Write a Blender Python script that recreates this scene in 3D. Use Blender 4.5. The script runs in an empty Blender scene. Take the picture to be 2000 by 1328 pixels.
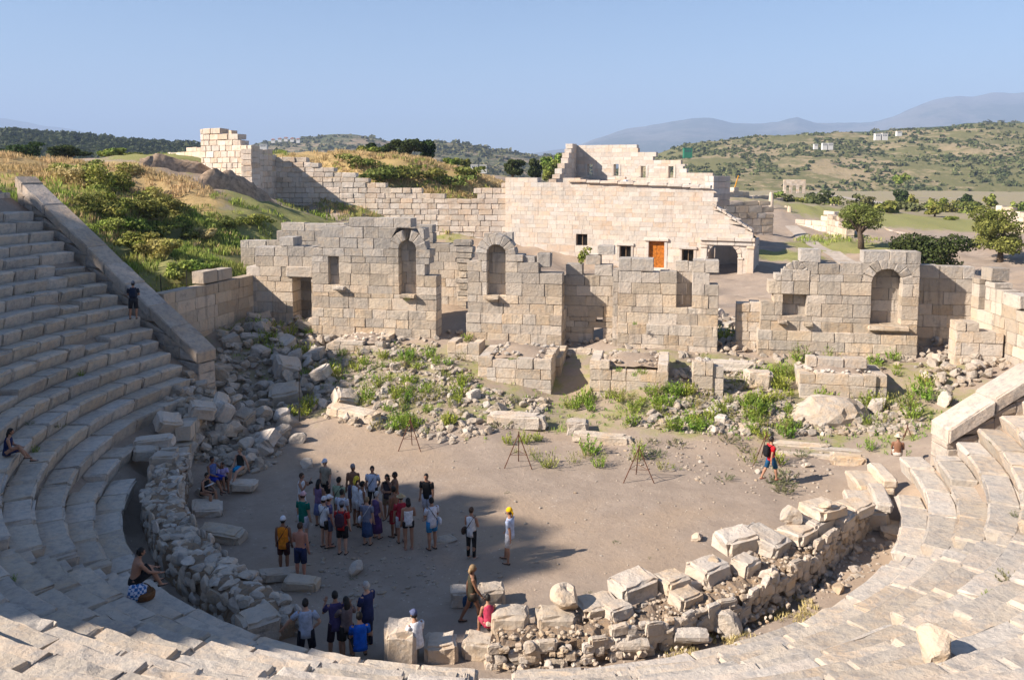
import bpy, math, random
import numpy as np
from mathutils import Vector, Matrix, Euler

R = math.radians
S = bpy.context.scene
COL = S.collection

# ------------------------------------------------------------------ camera
F = 1627.0                      # focal length in pixels of the 2000 px wide photograph
CAM = np.array([5.8, -29.7, 12.13])
YAW, PITCH = R(11.0), R(6.0)
Y0 = 325.0 + F * math.tan(PITCH)
cam_data = bpy.data.cameras.new('camera')
cam = bpy.data.objects.new('camera', cam_data)
COL.objects.link(cam)
cam.location = CAM
cam.rotation_euler = (R(90) - PITCH, 0, YAW)
cam_data.sensor_width = 36.0
cam_data.lens = 36.0 * F / 2000.0
cam_data.shift_y = (Y0 - 664.0) / 2000.0
cam_data.clip_start = 0.1
cam_data.clip_end = 60000.0
S.camera = cam

# ------------------------------------------------------------------ sky, sun, exposure
SUN_AZ, SUN_EL = R(30.0), R(34.0)      # shadows run along (cos az, sin az)
world = bpy.data.worlds.new('World')
S.world = world
world.use_nodes = True
wn = world.node_tree
for n in list(wn.nodes):
    wn.nodes.remove(n)
sky = wn.nodes.new('ShaderNodeTexSky')
sky.sky_type = 'NISHITA'
sky.sun_disc = False
sky.sun_elevation = SUN_EL
sky.sun_rotation = math.atan2(-math.cos(SUN_AZ), -math.sin(SUN_AZ))
sky.altitude = 50
sky.air_density = 1.0
sky.dust_density = 0.2
sky.ozone_density = 4.5
bg = wn.nodes.new('ShaderNodeBackground')
bg.inputs['Strength'].default_value = 0.057
wo = wn.nodes.new('ShaderNodeOutputWorld')
wn.links.new(sky.outputs[0], bg.inputs['Color'])
wn.links.new(bg.outputs[0], wo.inputs['Surface'])

sun_data = bpy.data.lights.new('sun', 'SUN')
sun_data.energy = 5.0
sun_data.angle = R(0.53)
sun_data.color = (1.0, 0.885, 0.765)
sun = bpy.data.objects.new('sun', sun_data)
COL.objects.link(sun)
sdir = Vector((math.cos(SUN_AZ) * math.cos(SUN_EL), math.sin(SUN_AZ) * math.cos(SUN_EL), -math.sin(SUN_EL)))
sun.rotation_euler = sdir.to_track_quat('-Z', 'Y').to_euler()

S.render.engine = 'CYCLES'
S.view_settings.view_transform = 'Standard'
S.view_settings.look = 'None'
S.view_settings.exposure = 1.28
S.view_settings.gamma = 1.0
S.view_settings.use_curve_mapping = False
S.cycles.use_denoising = True
S.cycles.max_bounces = 6
S.cycles.diffuse_bounces = 3
S.cycles.volume_bounces = 0
S.cycles.transparent_max_bounces = 8

# ------------------------------------------------------------------ helpers
rng = np.random.default_rng(7)
rnd = random.Random(11)
_fw = np.array([-math.sin(YAW) * math.cos(PITCH), math.cos(YAW) * math.cos(PITCH), -math.sin(PITCH)])
_rt = np.array([math.cos(YAW), math.sin(YAW), 0.0])
_up = np.cross(_rt, _fw)
_hf = np.array([-math.sin(YAW), math.cos(YAW), 0.0])

def ray(x, y):
    return _fw + (x - 1000.0) / F * _rt - (y - Y0) / F * _up

def at_z(x, y, z=0.0):            # the point of level z that the photograph shows at x, y
    d = ray(x, y)
    return CAM + d * (z - CAM[2]) / d[2]

def at_d(x, y, dep):              # the point at a given distance from the camera's plane
    d = ray(x, y)
    return CAM + d * dep / (d @ _hf)

def at_y(x, y, Y):                # the point of the vertical plane y = Y
    d = ray(x, y)
    return CAM + d * (Y - CAM[1]) / d[1]

def at_line(x, y, A, B):          # the point of the vertical plane through A and B (2D)
    d = ray(x, y)
    n = np.array([-(B[1] - A[1]), B[0] - A[0]])
    t = ((A[0] - CAM[0]) * n[0] + (A[1] - CAM[1]) * n[1]) / (d[0] * n[0] + d[1] * n[1])
    return CAM + d * t

def px_of(p):
    v = np.asarray(p, float) - CAM
    z = v @ _fw
    if z < 0.3:
        return None
    return 1000 + F * (v @ _rt) / z, Y0 - F * (v @ _up) / z

def in_view(p, m=60):
    q = px_of(p)
    return q is not None and -m < q[0] < 2000 + m and -m < q[1] < 1328 + m

def sstep(a, b, x):
    t = np.clip((np.asarray(x, float) - a) / (b - a), 0, 1)
    return t * t * (3 - 2 * t)

_ph = rng.uniform(0, 6.28, (6, 8, 3))
_dr = rng.normal(size=(6, 8, 3))
_dr /= np.linalg.norm(_dr, axis=2, keepdims=True)
def noise3(p, scale=1.0, k=0):    # cheap smooth noise, about -1..1
    p = np.atleast_2d(p) * scale
    s = np.zeros(len(p))
    for i in range(8):
        f = 1.0 + 0.45 * i
        s += np.sin(p @ _dr[k % 6, i] * f * 3.1 + _ph[k % 6, i, 0] + 1.7 * np.sin(p @ _dr[(k + 1) % 6, i] * f * 1.9 + _ph[k % 6, i, 1])) / (1 + 0.5 * i)
    return s / 2.6
def noise2(x, y, scale=1.0, k=0):
    x = np.asarray(x, float); y = np.asarray(y, float)
    return noise3(np.stack([x.ravel(), y.ravel(), np.zeros(x.size)], 1), scale, k).reshape(x.shape)

def mesh(name, v, f, mat=None, smooth=False):
    me = bpy.data.meshes.new(name)
    me.from_pydata([tuple(p) for p in v] if not isinstance(v, np.ndarray) else v.tolist(), [], f)
    if mat is not None:
        for m in (mat if isinstance(mat, (list, tuple)) else [mat]):
            me.materials.append(m)
    if smooth:
        me.polygons.foreach_set('use_smooth', [True] * len(me.polygons))
    return me

def fast_mesh(name, v, f, mat=None, smooth=False):   # v (N,3), f (M,k) arrays: for large meshes
    me = bpy.data.meshes.new(name)
    v = np.ascontiguousarray(v, np.float32); f = np.ascontiguousarray(f, np.int32)
    me.vertices.add(len(v)); me.vertices.foreach_set('co', v.ravel())
    k = f.shape[1]
    me.loops.add(f.size); me.loops.foreach_set('vertex_index', f.ravel())
    me.polygons.add(len(f)); me.polygons.foreach_set('loop_start', np.arange(0, f.size, k, dtype=np.int32))
    if smooth:
        me.polygons.foreach_set('use_smooth', np.ones(len(f), bool))
    me.update(calc_edges=True)
    if mat is not None:
        me.materials.append(mat)
    return me

def link(name, me, parent=None, loc=None, rot=None, scale=None):
    o = bpy.data.objects.new(name, me)
    COL.objects.link(o)
    if parent is not None:
        o.parent = parent
    if loc is not None:
        o.location = loc
    if rot is not None:
        o.rotation_euler = rot
    if scale is not None:
        o.scale = scale if hasattr(scale, '__len__') else (scale, scale, scale)
    return o

def tag(o, label=None, cat=None, group=None, kind=None):
    if label: o['label'] = label
    if cat: o['category'] = cat
    if group: o['group'] = group
    if kind: o['kind'] = kind
    return o

def thing(name, label, cat, loc=(0, 0, 0), rotz=0.0, group=None):
    o = bpy.data.objects.new(name, None)
    o.empty_display_size = 0.3
    COL.objects.link(o)
    o.location = loc
    o.rotation_euler = (0, 0, rotz)
    return tag(o, label, cat, group)

def struct(name, me, **k):
    o = link(name, me, **k)
    o['kind'] = 'structure'
    return o

class Bag:                         # collects pieces that are joined into one mesh
    def __init__(s): s.v = []; s.f = []; s.n = 0
    def add(s, v, f):
        v = np.asarray(v, float)
        s.v.append(v); s.f += [tuple(i + s.n for i in q) for q in f]; s.n += len(v)
    def mesh(s, name, mat, smooth=False):
        if not s.v: return None
        return mesh(name, np.concatenate(s.v), s.f, mat, smooth)

# rough blocks: the surface of a small grid whose edge vertices are worn away
_T = {}
def _template(n):
    if n in _T: return _T[n]
    nx, ny, nz = n
    idx = {}; pts = []
    def vid(i, j, k):
        if (i, j, k) not in idx:
            idx[(i, j, k)] = len(pts); pts.append((i, j, k))
        return idx[(i, j, k)]
    fs = []
    for j in range(ny - 1):
        for k in range(nz - 1):
            fs.append((vid(0, j, k), vid(0, j, k + 1), vid(0, j + 1, k + 1), vid(0, j + 1, k)))
            m = nx - 1
            fs.append((vid(m, j, k), vid(m, j + 1, k), vid(m, j + 1, k + 1), vid(m, j, k + 1)))
    for i in range(nx - 1):
        for k in range(nz - 1):
            fs.append((vid(i, 0, k), vid(i + 1, 0, k), vid(i + 1, 0, k + 1), vid(i, 0, k + 1)))
            m = ny - 1
            fs.append((vid(i, m, k), vid(i, m, k + 1), vid(i + 1, m, k + 1), vid(i + 1, m, k)))
    for i in range(nx - 1):
        for j in range(ny - 1):
            fs.append((vid(i, j, 0), vid(i, j + 1, 0), vid(i + 1, j + 1, 0), vid(i + 1, j, 0)))
            m = nz - 1
            fs.append((vid(i, j, m), vid(i + 1, j, m), vid(i + 1, j + 1, m), vid(i, j + 1, m)))
    P = np.array(pts)
    ext = np.stack([(P[:, a] == 0) | (P[:, a] == n[a] - 1) for a in range(3)], 1)
    _T[n] = (P, fs, ext)
    return _T[n]

def grid_uvw(n, size, e, chip=1.0, g=None):
    """uvw in 0..1 of a worn block's surface; e is the width of the worn edge in metres"""
    g = g or rng
    P, fs, ext = _template(n)
    out = np.zeros(P.shape)
    cnt = ext.sum(1)
    for a in range(3):
        L = max(size[a], 1e-3)
        ea = min(e / L, 0.3)
        m = n[a]
        if m == 2: ax = np.array([0, 1.0])
        elif m == 3: ax = np.array([0, ea, 1.0])
        else: ax = np.concatenate([[0, ea], np.linspace(ea, 1 - ea, m - 2)[1:-1], [1 - ea, 1]])
        t = ax[P[:, a]]
        pull = ea * g.uniform(0.15, 1.0, len(t)) * (cnt >= 2) * chip
        pull = np.where(g.random(len(t)) < 0.10 * chip, pull * 2.2, pull)
        pull = np.minimum(pull, 0.92 * ea)
        t = np.where(ext[:, a], np.where(P[:, a] == 0, t + pull, t - pull), t)
        out[:, a] = t
    return out, fs

def hexa(corners, n=(4, 3, 4), e=0.04, amp=0.008, chip=1.0):
    """worn block between 8 corners: corners[i][j][k], i along the wall, j into it, k up"""
    c = np.asarray(corners, float)
    size = (np.linalg.norm(c[1, 0, 0] - c[0, 0, 0]), np.linalg.norm(c[0, 1, 0] - c[0, 0, 0]), np.linalg.norm(c[0, 0, 1] - c[0, 0, 0]))
    t, fs = grid_uvw(n, size, e, chip)
    u, v, w = t[:, 0:1], t[:, 1:2], t[:, 2:3]
    p = ((1 - u) * (1 - v) * (1 - w) * c[0, 0, 0] + u * (1 - v) * (1 - w) * c[1, 0, 0] + (1 - u) * v * (1 - w) * c[0, 1, 0] + u * v * (1 - w) * c[1, 1, 0]
         + (1 - u) * (1 - v) * w * c[0, 0, 1] + u * (1 - v) * w * c[1, 0, 1] + (1 - u) * v * w * c[0, 1, 1] + u * v * w * c[1, 1, 1])
    p = p + rng.normal(size=p.shape) * amp
    return p, fs

def block_lib(n, count, sizes, e=0.05, amp=0.012, chip=1.2):
    out = []
    for i in range(count):
        sx, sy, sz = sizes
        c = np.array([[[(x * sx, y * sy, z * sz) for z in (-.5, .5)] for y in (-.5, .5)] for x in (-.5, .5)])
        c = c + rng.normal(size=c.shape) * 0.035
        out.append(hexa(c, n, e, amp, chip))
    return out

# angular boulders: a sphere cut by random planes
import bmesh
def _ico(sub):
    bm = bmesh.new(); bmesh.ops.create_icosphere(bm, subdivisions=sub, radius=1.0)
    bm.verts.ensure_lookup_table()
    v = np.array([x.co[:] for x in bm.verts]); f = [tuple(q.index for q in t.verts) for t in bm.faces]
    bm.free()
    return v, f
ICO1, ICO2, ICO3 = _ico(1), _ico(2), _ico(3)
def boulder(base=ICO2, cuts=9, lo=0.5, hi=0.85, amp=0.03, flat=1.0):
    v = base[0].copy()
    for i in range(cuts):
        n = rng.normal(size=3); n /= np.linalg.norm(n)
        d = rng.uniform(lo, hi)
        s = v @ n
        v = np.where((s > d)[:, None], v - np.outer(s - d, n), v)
    v += rng.normal(size=v.shape) * amp
    v[:, 2] *= flat
    return v, base[1]

def tube(pts, rad, seg=10, side=(1, 0, 0), caps=True):
    """closed tube along pts; rad is a list of r or (r across side, r along the other axis)"""
    pts = np.asarray(pts, float); n = len(pts)
    V = []; Fc = []
    for i in range(n):
        t = pts[min(i + 1, n - 1)] - pts[max(i - 1, 0)]
        t = t / (np.linalg.norm(t) + 1e-9)
        s = np.asarray(side, float); s = s - t * (s @ t)
        if np.linalg.norm(s) < 1e-3:
            s = np.array([0, 1, 0.01]); s = s - t * (s @ t)
        s /= np.linalg.norm(s); b = np.cross(t, s)
        r = rad[i]; ra, rb = (r if hasattr(r, '__len__') else (r, r))
        for k in range(seg):
            a = 2 * math.pi * k / seg
            V.append(pts[i] + s * ra * math.cos(a) + b * rb * math.sin(a))
    for i in range(n - 1):
        for k in range(seg):
            k2 = (k + 1) % seg
            Fc.append((i * seg + k, i * seg + k2, (i + 1) * seg + k2, (i + 1) * seg + k))
    if caps:
        Fc.append(tuple(range(seg - 1, -1, -1))); Fc.append(tuple((n - 1) * seg + k for k in range(seg)))
    return np.array(V), Fc

def ball(c, r, base=ICO2):
    return np.asarray(c, float) + base[0] * np.asarray(r, float), base[1]

def box(lo, hi):
    x0, y0, z0 = lo; x1, y1, z1 = hi
    v = np.array([(x0, y0, z0), (x1, y0, z0), (x1, y1, z0), (x0, y1, z0), (x0, y0, z1), (x1, y0, z1), (x1, y1, z1), (x0, y1, z1)], float)
    return v, [(0, 3, 2, 1), (4, 5, 6, 7), (0, 1, 5, 4), (1, 2, 6, 5), (2, 3, 7, 6), (3, 0, 4, 7)]

# ------------------------------------------------------------------ materials
def new_mat(name, rough=0.9, spec=0.2):
    m = bpy.data.materials.new(name); m.use_nodes = True
    nt = m.node_tree
    b = nt.nodes['Principled BSDF']
    b.inputs['Roughness'].default_value = rough
    b.inputs['Specular IOR Level'].default_value = spec
    return m, nt, b

def N(nt, typ, **k):
    n = nt.nodes.new(typ)
    for a, v in k.items(): setattr(n, a, v)
    return n

def mixc(nt, fac, a, b, mode='MIX'):
    n = N(nt, 'ShaderNodeMix', data_type='RGBA', blend_type=mode)
    for s, v in ((n.inputs[0], fac), (n.inputs[6], a), (n.inputs[7], b)):
        if hasattr(v, 'is_linked') or isinstance(v, bpy.types.NodeSocket): nt.links.new(v, s)
        elif isinstance(v, (int, float)): s.default_value = v if s == n.inputs[0] else (v, v, v, 1)
        else: s.default_value = (*v, 1)
    return n.outputs[2]

def ramp(nt, sock, a, b, lo=0.0, hi=1.0):
    n = N(nt, 'ShaderNodeMapRange', interpolation_type='SMOOTHSTEP')
    nt.links.new(sock, n.inputs[0])
    n.inputs[1].default_value = a; n.inputs[2].default_value = b
    n.inputs[3].default_value = lo; n.inputs[4].default_value = hi
    return n.outputs[0]

def ntex(nt, vec, scale, detail=4, rough=0.6, typ='ShaderNodeTexNoise'):
    n = N(nt, typ)
    nt.links.new(vec, n.inputs['Vector'])
    n.inputs['Scale'].default_value = scale
    if typ == 'ShaderNodeTexNoise':
        n.inputs['Detail'].default_value = detail; n.inputs['Roughness'].default_value = rough
    return n.outputs[0]

def vmath(nt, op, a, b):
    n = N(nt, 'ShaderNodeVectorMath', operation=op)
    nt.links.new(a, n.inputs[0])
    if isinstance(b, bpy.types.NodeSocket): nt.links.new(b, n.inputs[1])
    else: n.inputs[1].default_value = b
    return n.outputs[0]

def fmath(nt, op, a, b=None, c=None):
    n = N(nt, 'ShaderNodeMath', operation=op)
    for s, v in zip(n.inputs, (a, b, c)):
        if v is None: continue
        if isinstance(v, bpy.types.NodeSocket): nt.links.new(v, s)
        else: s.default_value = v
    return n.outputs[0]

def stone_mat(name, base, warm, grey, grey_amt=0.35, bump=0.5, scale=1.0, zgrey=None, var=0.25, pits=0.5, streak=0.0, lichen=0.35):
    """limestone: large warm and grey patches, lichen, pits; zgrey = (z0, z1) where the grey weathering crust of the upper courses starts and is full"""
    m, nt, b = new_mat(name, 0.92, 0.15)
    geo = N(nt, 'ShaderNodeNewGeometry'); oi = N(nt, 'ShaderNodeObjectInfo')
    sc = N(nt, 'ShaderNodeVectorMath', operation='SCALE'); sc.inputs[0].default_value = (37, 91, 53)
    nt.links.new(oi.outputs['Random'], sc.inputs[3])
    pos = vmath(nt, 'ADD', geo.outputs['Position'], sc.outputs[0])
    n1 = ntex(nt, pos, 0.9 * scale, 5, 0.65)
    n2 = ntex(nt, pos, 4.5 * scale, 6, 0.7)
    n3 = ntex(nt, pos, 26 * scale, 6, 0.75)
    c = mixc(nt, ramp(nt, n1, 0.40, 0.68), base, warm)
    g = ramp(nt, n2, 0.50 - 0.18 * grey_amt, 0.78 - 0.22 * grey_amt, 0, min(1, grey_amt * 1.6))
    if zgrey:
        sep = N(nt, 'ShaderNodeSeparateXYZ'); nt.links.new(geo.outputs['Position'], sep.inputs[0])
        zz = fmath(nt, 'ADD', sep.outputs[2], fmath(nt, 'MULTIPLY', fmath(nt, 'SUBTRACT', n1, 0.5), 5.0))
        zf = ramp(nt, zz, zgrey[0], zgrey[1])
        big = fmath(nt, 'MULTIPLY', zf, ramp(nt, n2, 0.25, 0.62, 0.35, 1.0))
        g = fmath(nt, 'MAXIMUM', g, big)
    c = mixc(nt, g, c, grey)
    if streak:       # water stains that run down the face
        mp = N(nt, 'ShaderNodeMapping'); mp.inputs['Scale'].default_value = (3.2, 3.2, 0.35); nt.links.new(geo.outputs['Position'], mp.inputs['Vector'])
        ns = ntex(nt, mp.outputs[0], 1.0, 5, 0.65)
        c = mixc(nt, ramp(nt, ns, 0.53, 0.68, 0, streak), c, tuple(x * 0.42 for x in grey))
    nl = ntex(nt, geo.outputs['Position'], 1.9, 8, 0.72)      # dark lichen
    c = mixc(nt, ramp(nt, nl, 0.55, 0.66, 0, lichen), c, tuple(x * 0.55 for x in grey))
    # per block tone
    hv = N(nt, 'ShaderNodeHueSaturation')
    nt.links.new(c, hv.inputs['Color'])
    nt.links.new(ramp(nt, oi.outputs['Random'], 0, 1, 1 - var, 1 + var * 0.55), hv.inputs['Value'])
    r2 = fmath(nt, 'FRACT', fmath(nt, 'MULTIPLY', oi.outputs['Random'], 17.3))
    nt.links.new(ramp(nt, r2, 0, 1, 0.78, 1.15), hv.inputs['Saturation'])
    c = hv.outputs['Color']
    # pits and dark specks
    vor = N(nt, 'ShaderNodeTexVoronoi'); nt.links.new(pos, vor.inputs['Vector']); vor.inputs['Scale'].default_value = 9 * scale
    speck = fmath(nt, 'MULTIPLY', ramp(nt, n3, 0.62, 0.80), pits)
    c = mixc(nt, speck, c, tuple(x * 0.35 for x in grey))
    nt.links.new(c, b.inputs['Base Color'])
    hsum = fmath(nt, 'ADD', fmath(nt, 'MULTIPLY', n2, 0.9), fmath(nt, 'ADD', fmath(nt, 'MULTIPLY', n3, 0.45), fmath(nt, 'MULTIPLY', vor.outputs['Distance'], 0.25)))
    bp = N(nt, 'ShaderNodeBump'); bp.inputs['Strength'].default_value = bump; bp.inputs['Distance'].default_value = 0.06 / scale
    nt.links.new(hsum, bp.inputs['Height']); nt.links.new(bp.outputs[0], b.inputs['Normal'])
    return m

def flat_mat(name, col, rough=0.8, var=0.0, spec=0.2, nscale=8.0, bump=0.0):
    m, nt, b = new_mat(name, rough, spec)
    geo = N(nt, 'ShaderNodeNewGeometry')
    n1 = ntex(nt, geo.outputs['Position'], nscale, 4, 0.6)
    f = ramp(nt, n1, 0.25, 0.75, 1 - var, 1 + var * 0.6)
    c = mixc(nt, 1.0, col, f, 'MULTIPLY')
    nt.links.new(c, b.inputs['Base Color'])
    if bump:
        bp = N(nt, 'ShaderNodeBump'); bp.inputs['Strength'].default_value = bump; bp.inputs['Distance'].default_value = 0.02
        nt.links.new(n1, bp.inputs['Height']); nt.links.new(bp.outputs[0], b.inputs['Normal'])
    return m

def leaf_mat(name, a, bcol, scale=1.5, var=0.4):
    m, nt, b = new_mat(name, 0.75, 0.2)
    geo = N(nt, 'ShaderNodeNewGeometry'); oi = N(nt, 'ShaderNodeObjectInfo')
    n1 = ntex(nt, geo.outputs['Position'], scale, 3, 0.6)
    c = mixc(nt, ramp(nt, n1, 0.35, 0.65), a, bcol)
    isl = geo.outputs['Random Per Island']
    hv = N(nt, 'ShaderNodeHueSaturation'); nt.links.new(c, hv.inputs['Color'])
    nt.links.new(ramp(nt, isl, 0, 1, 1 - var, 1 + var), hv.inputs['Value'])
    nt.links.new(ramp(nt, oi.outputs['Random'], 0, 1, 0.475, 0.525), hv.inputs['Hue'])
    nt.links.new(hv.outputs[0], b.inputs['Base Color'])
    tr = N(nt, 'ShaderNodeBsdfTranslucent'); nt.links.new(hv.outputs[0], tr.inputs['Color'])
    mx = N(nt, 'ShaderNodeMixShader'); mx.inputs[0].default_value = 0.3
    out = nt.nodes['Material Output']
    nt.links.new(b.outputs[0], mx.inputs[1]); nt.links.new(tr.outputs[0], mx.inputs[2]); nt.links.new(mx.outputs[0], out.inputs['Surface'])
    return m

M = {}
M['seat'] = stone_mat('seat_limestone', (0.51, 0.45, 0.375), (0.53, 0.43, 0.33), (0.34, 0.32, 0.30), 0.50, 0.75, 1.0, var=0.15, pits=0.75)
M['stage'] = stone_mat('stage_limestone', (0.52, 0.445, 0.355), (0.55, 0.43, 0.31), (0.365, 0.34, 0.31), 0.32, 0.8, 0.8, zgrey=(4.4, 7.6), var=0.22, streak=0.45, lichen=0.45)
M['boul'] = stone_mat('restored_limestone', (0.56, 0.505, 0.44), (0.56, 0.44, 0.34), (0.45, 0.425, 0.40), 0.36, 0.4, 0.45, var=0.12, pits=0.3, streak=0.28, lichen=0.22)
M['city'] = stone_mat('city_wall_limestone', (0.64, 0.56, 0.47), (0.62, 0.48, 0.36), (0.45, 0.41, 0.365), 0.28, 0.5, 0.6, var=0.15, pits=0.3, streak=0.3, lichen=0.3)
M['rock'] = stone_mat('rubble_limestone', (0.54, 0.475, 0.40), (0.53, 0.42, 0.31), (0.37, 0.35, 0.325), 0.48, 1.1, 1.2, var=0.24, pits=.8)
M['warm'] = stone_mat('quarried_limestone', (0.53, 0.46, 0.38), (0.56, 0.43, 0.30), (0.40, 0.37, 0.335), 0.36, 0.9, 1.0, var=0.14)
M['parapet'] = stone_mat('parapet_limestone', (0.50, 0.42, 0.34), (0.50, 0.39, 0.29), (0.28, 0.265, 0.25), 0.45, 0.7, 1.0, var=0.13)
M['ruin'] = stone_mat('far_ruin_limestone', (0.56, 0.47, 0.37), (0.54, 0.42, 0.31), (0.38, 0.345, 0.31), 0.35, 0.5, 0.3, var=0.16)
M['core'] = stone_mat('rubble_core', (0.27, 0.20, 0.145), (0.36, 0.26, 0.17), (0.22, 0.19, 0.16), 0.5, 1.6, 2.2, var=0.1)
M['leaf_weed'] = leaf_mat('weed_leaves', (0.19, 0.29, 0.035), (0.30, 0.36, 0.07), 1.2, 0.45)
M['leaf_dark'] = leaf_mat('dark_leaves', (0.035, 0.06, 0.016), (0.06, 0.085, 0.022), 0.6, 0.5)
M['leaf_olive'] = leaf_mat('olive_leaves', (0.15, 0.175, 0.04), (0.23, 0.235, 0.06), 0.6, 0.45)
M['leaf_mid'] = leaf_mat('shrub_leaves', (0.16, 0.22, 0.04), (0.29, 0.29, 0.07), 0.5, 0.5)
M['grass'] = leaf_mat('green_grass', (0.24, 0.31, 0.06), (0.38, 0.37, 0.11), 0.35, 0.4)
M['straw'] = leaf_mat('dry_grass', (0.56, 0.44, 0.23), (0.46, 0.38, 0.17), 0.35, 0.35)
M['maquis'] = leaf_mat('maquis_leaves', (0.10, 0.115, 0.045), (0.165, 0.165, 0.07), 0.05, 0.45)
M['wood'] = leaf_mat('pine_wood_leaves', (0.035, 0.055, 0.018), (0.055, 0.075, 0.025), 0.05, 0.4)
M['earth'] = flat_mat('cut_earth', (0.36, 0.265, 0.185), .95, .45, nscale=2.5, bump=1.0)
M['leaf_weed2'] = leaf_mat('dull_weed_leaves', (0.20, 0.24, 0.06), (0.34, 0.33, 0.11), 1.2, 0.45)
M['bark'] = flat_mat('bark', (0.11, 0.08, 0.055), 0.95, 0.5, nscale=6, bump=0.6)
M['rust'] = flat_mat('rusty_iron', (0.12, 0.055, 0.035), 0.85, 0.4, nscale=14)
M['iron'] = flat_mat('dark_iron', (0.03, 0.028, 0.028), 0.6, 0.2)
# ------------------------------------------------------------------ the lie of the land
R1, ROW_D, Z1 = 13.23, 0.744, 1.33
LA, LB = np.array([-15.5, 4.4]), np.array([-27.6, 7.8])     # left end wall of the seating, on plan
RA, RB = np.array([15.35, 1.0]), np.array([27.5, 4.2])       # right end wall

def rise(th):                      # seat rise; the middle of the seating has settled
    t = np.degrees(th)
    return np.interp(t, [-60, -28, 40, 75, 95], [0.476, 0.40, 0.40, 0.44, 0.47])

def row_z(k, th):
    return Z1 + (k - 1) * rise(th)

def line_y(x):
    return np.where(x < 0, LA[1] + (LA[0] - x) * 0.281, RA[1] + (x - RA[0]) * 0.2634)

def seat_surface(x, y):
    Rr = np.hypot(x, y); th = np.arctan2(x, -y)
    z = Z1 + (Rr - R1) / ROW_D * rise(th) - 0.62
    return np.where(Rr < R1 + 0.3, np.interp(Rr, [10.5, 11.6, R1 + .3], [0.0, 0.22, 0.34]), z)

CTRL = []
def ctl(px, py, dep): CTRL.append(tuple(at_d(px, py, dep)))
for x in (-11, -5, 1, 7, 13):
    for y in (-9, -4, 1, 4.5): CTRL.append((x, y, 0.0))
for x in (-16, -9, -3, 3, 9, 15):
    for y, z in ((7, 0.35), (9.5, 0.8), (12, 1.35), (15.5, 2.0)): CTRL.append((x, y, z))
CTRL += [(1.3, 11.5, 0.5), (-17, 10, 1.6), (-18.5, 14, 2.3), (-15, 4.5, 0.9), (-23, 11.5, 2.6), (-20, 17.5, 3.0),
         (-8, 20, 2.9), (-8, 24, 2.9), (1, 18.4, 2.0), (1, 22, 2.1), (8, 19, 2.3), (9.5, 17, 2.0), (14, 20, 2.4), (18, 15, 2.0), (21, 14, 2.3), (20, 9, 1.7),
         (17, 5, 1.2), (25, 9, 3.6), (32, 10, 6.5), (28, 18, 4.2), (40, 25, 5.0), (8, 30, 2.2), (14, 36, 2.2), (22, 28, 2.6)]
for a in ((340, 520, 50), (480, 545, 54), (300, 530, 50), (250, 480, 55), (420, 485, 60), (520, 452, 66), (300, 400, 66), (200, 400, 58), (150, 372, 60), (60, 312, 70),
          (250, 305, 88), (330, 312, 86), (490, 362, 81), (470, 368, 80), (560, 415, 84), (690, 421, 83), (620, 430, 78), (400, 372, 70), (430, 405, 66), (760, 456, 84), (830, 470, 84), (900, 474, 84), (960, 478, 83), (840, 482, 74), (1150, 520, 79), (1410, 540, 75),
          (1450, 582, 64), (1600, 560, 66), (1750, 476, 95), (1640, 482, 95), (1560, 443, 115), (1700, 402, 180), (1850, 425, 150), (1900, 520, 80), (1990, 500, 85),
          (650, 311, 96), (830, 322, 112), (975, 352, 108), (860, 378, 90), (720, 345, 90), (700, 312, 150), (900, 334, 150), (450, 318, 140), (20, 309, 115), (200, 312, 115), (60, 315, 80), (60, 314, 93), (-60, 316, 82), (200, 316, 84), (200, 315, 96), (-150, 310, 100),
          (1000, 355, 180), (1250, 395, 130), (1420, 395, 130)):
    ctl(*a)
for a in np.radians(np.arange(-60, 75, 12)):
    q = np.array([5.8, -29.7]) + 260 * np.array([math.sin(a), math.cos(a)]); CTRL.append((q[0], q[1], 1.5 + 9 * (a < -0.45)))
for q in ((-60, -20, 14), (-45, 0, 12), (-45, 15, 11.5), (60, 0, 8), (60, -40, 10), (0, -70, 16), (-60, -70, 18), (-40, 22, 11)): CTRL.append(q)
CTRL = np.array(CTRL)
def _tps(P, Q):
    r2 = ((P[:, None, :] - Q[None, :, :]) ** 2).sum(2)
    return 0.5 * r2 * np.log(r2 + 1e-9)
_n = len(CTRL)
_K = np.zeros((_n + 3, _n + 3)); _K[:_n, :_n] = _tps(CTRL[:, :2], CTRL[:, :2]) + np.eye(_n) * 1.5
_K[:_n, _n] = 1; _K[:_n, _n + 1:] = CTRL[:, :2]; _K[_n, :_n] = 1; _K[_n + 1:, :_n] = CTRL[:, :2].T
_W = np.linalg.solve(_K, np.concatenate([CTRL[:, 2], np.zeros(3)]))
def tps(x, y):
    P = np.stack([x, y], 1); out = np.zeros(len(P))
    for i in range(0, len(P), 20000):
        Q = P[i:i + 20000]
        out[i:i + 20000] = _tps(Q, CTRL[:, :2]) @ _W[:_n] + _W[_n] + Q @ _W[_n + 1:]
    return out

SH = np.array([math.cos(SUN_AZ), math.sin(SUN_AZ)]); SN = np.array([-SH[1], SH[0]])
def crest(u):                      # height of the hill the seating leans on, seen from the sun
    return np.interp(u, [-60, -30, -20, -14, -11.5, -8.5, -1, 2, 8, 16, 24, 34, 60], [5, 12, 18.5, 22.0, 29.8, 32.0, 32.0, 31.0, 29.8, 31.6, 32, 27, 16])

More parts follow.
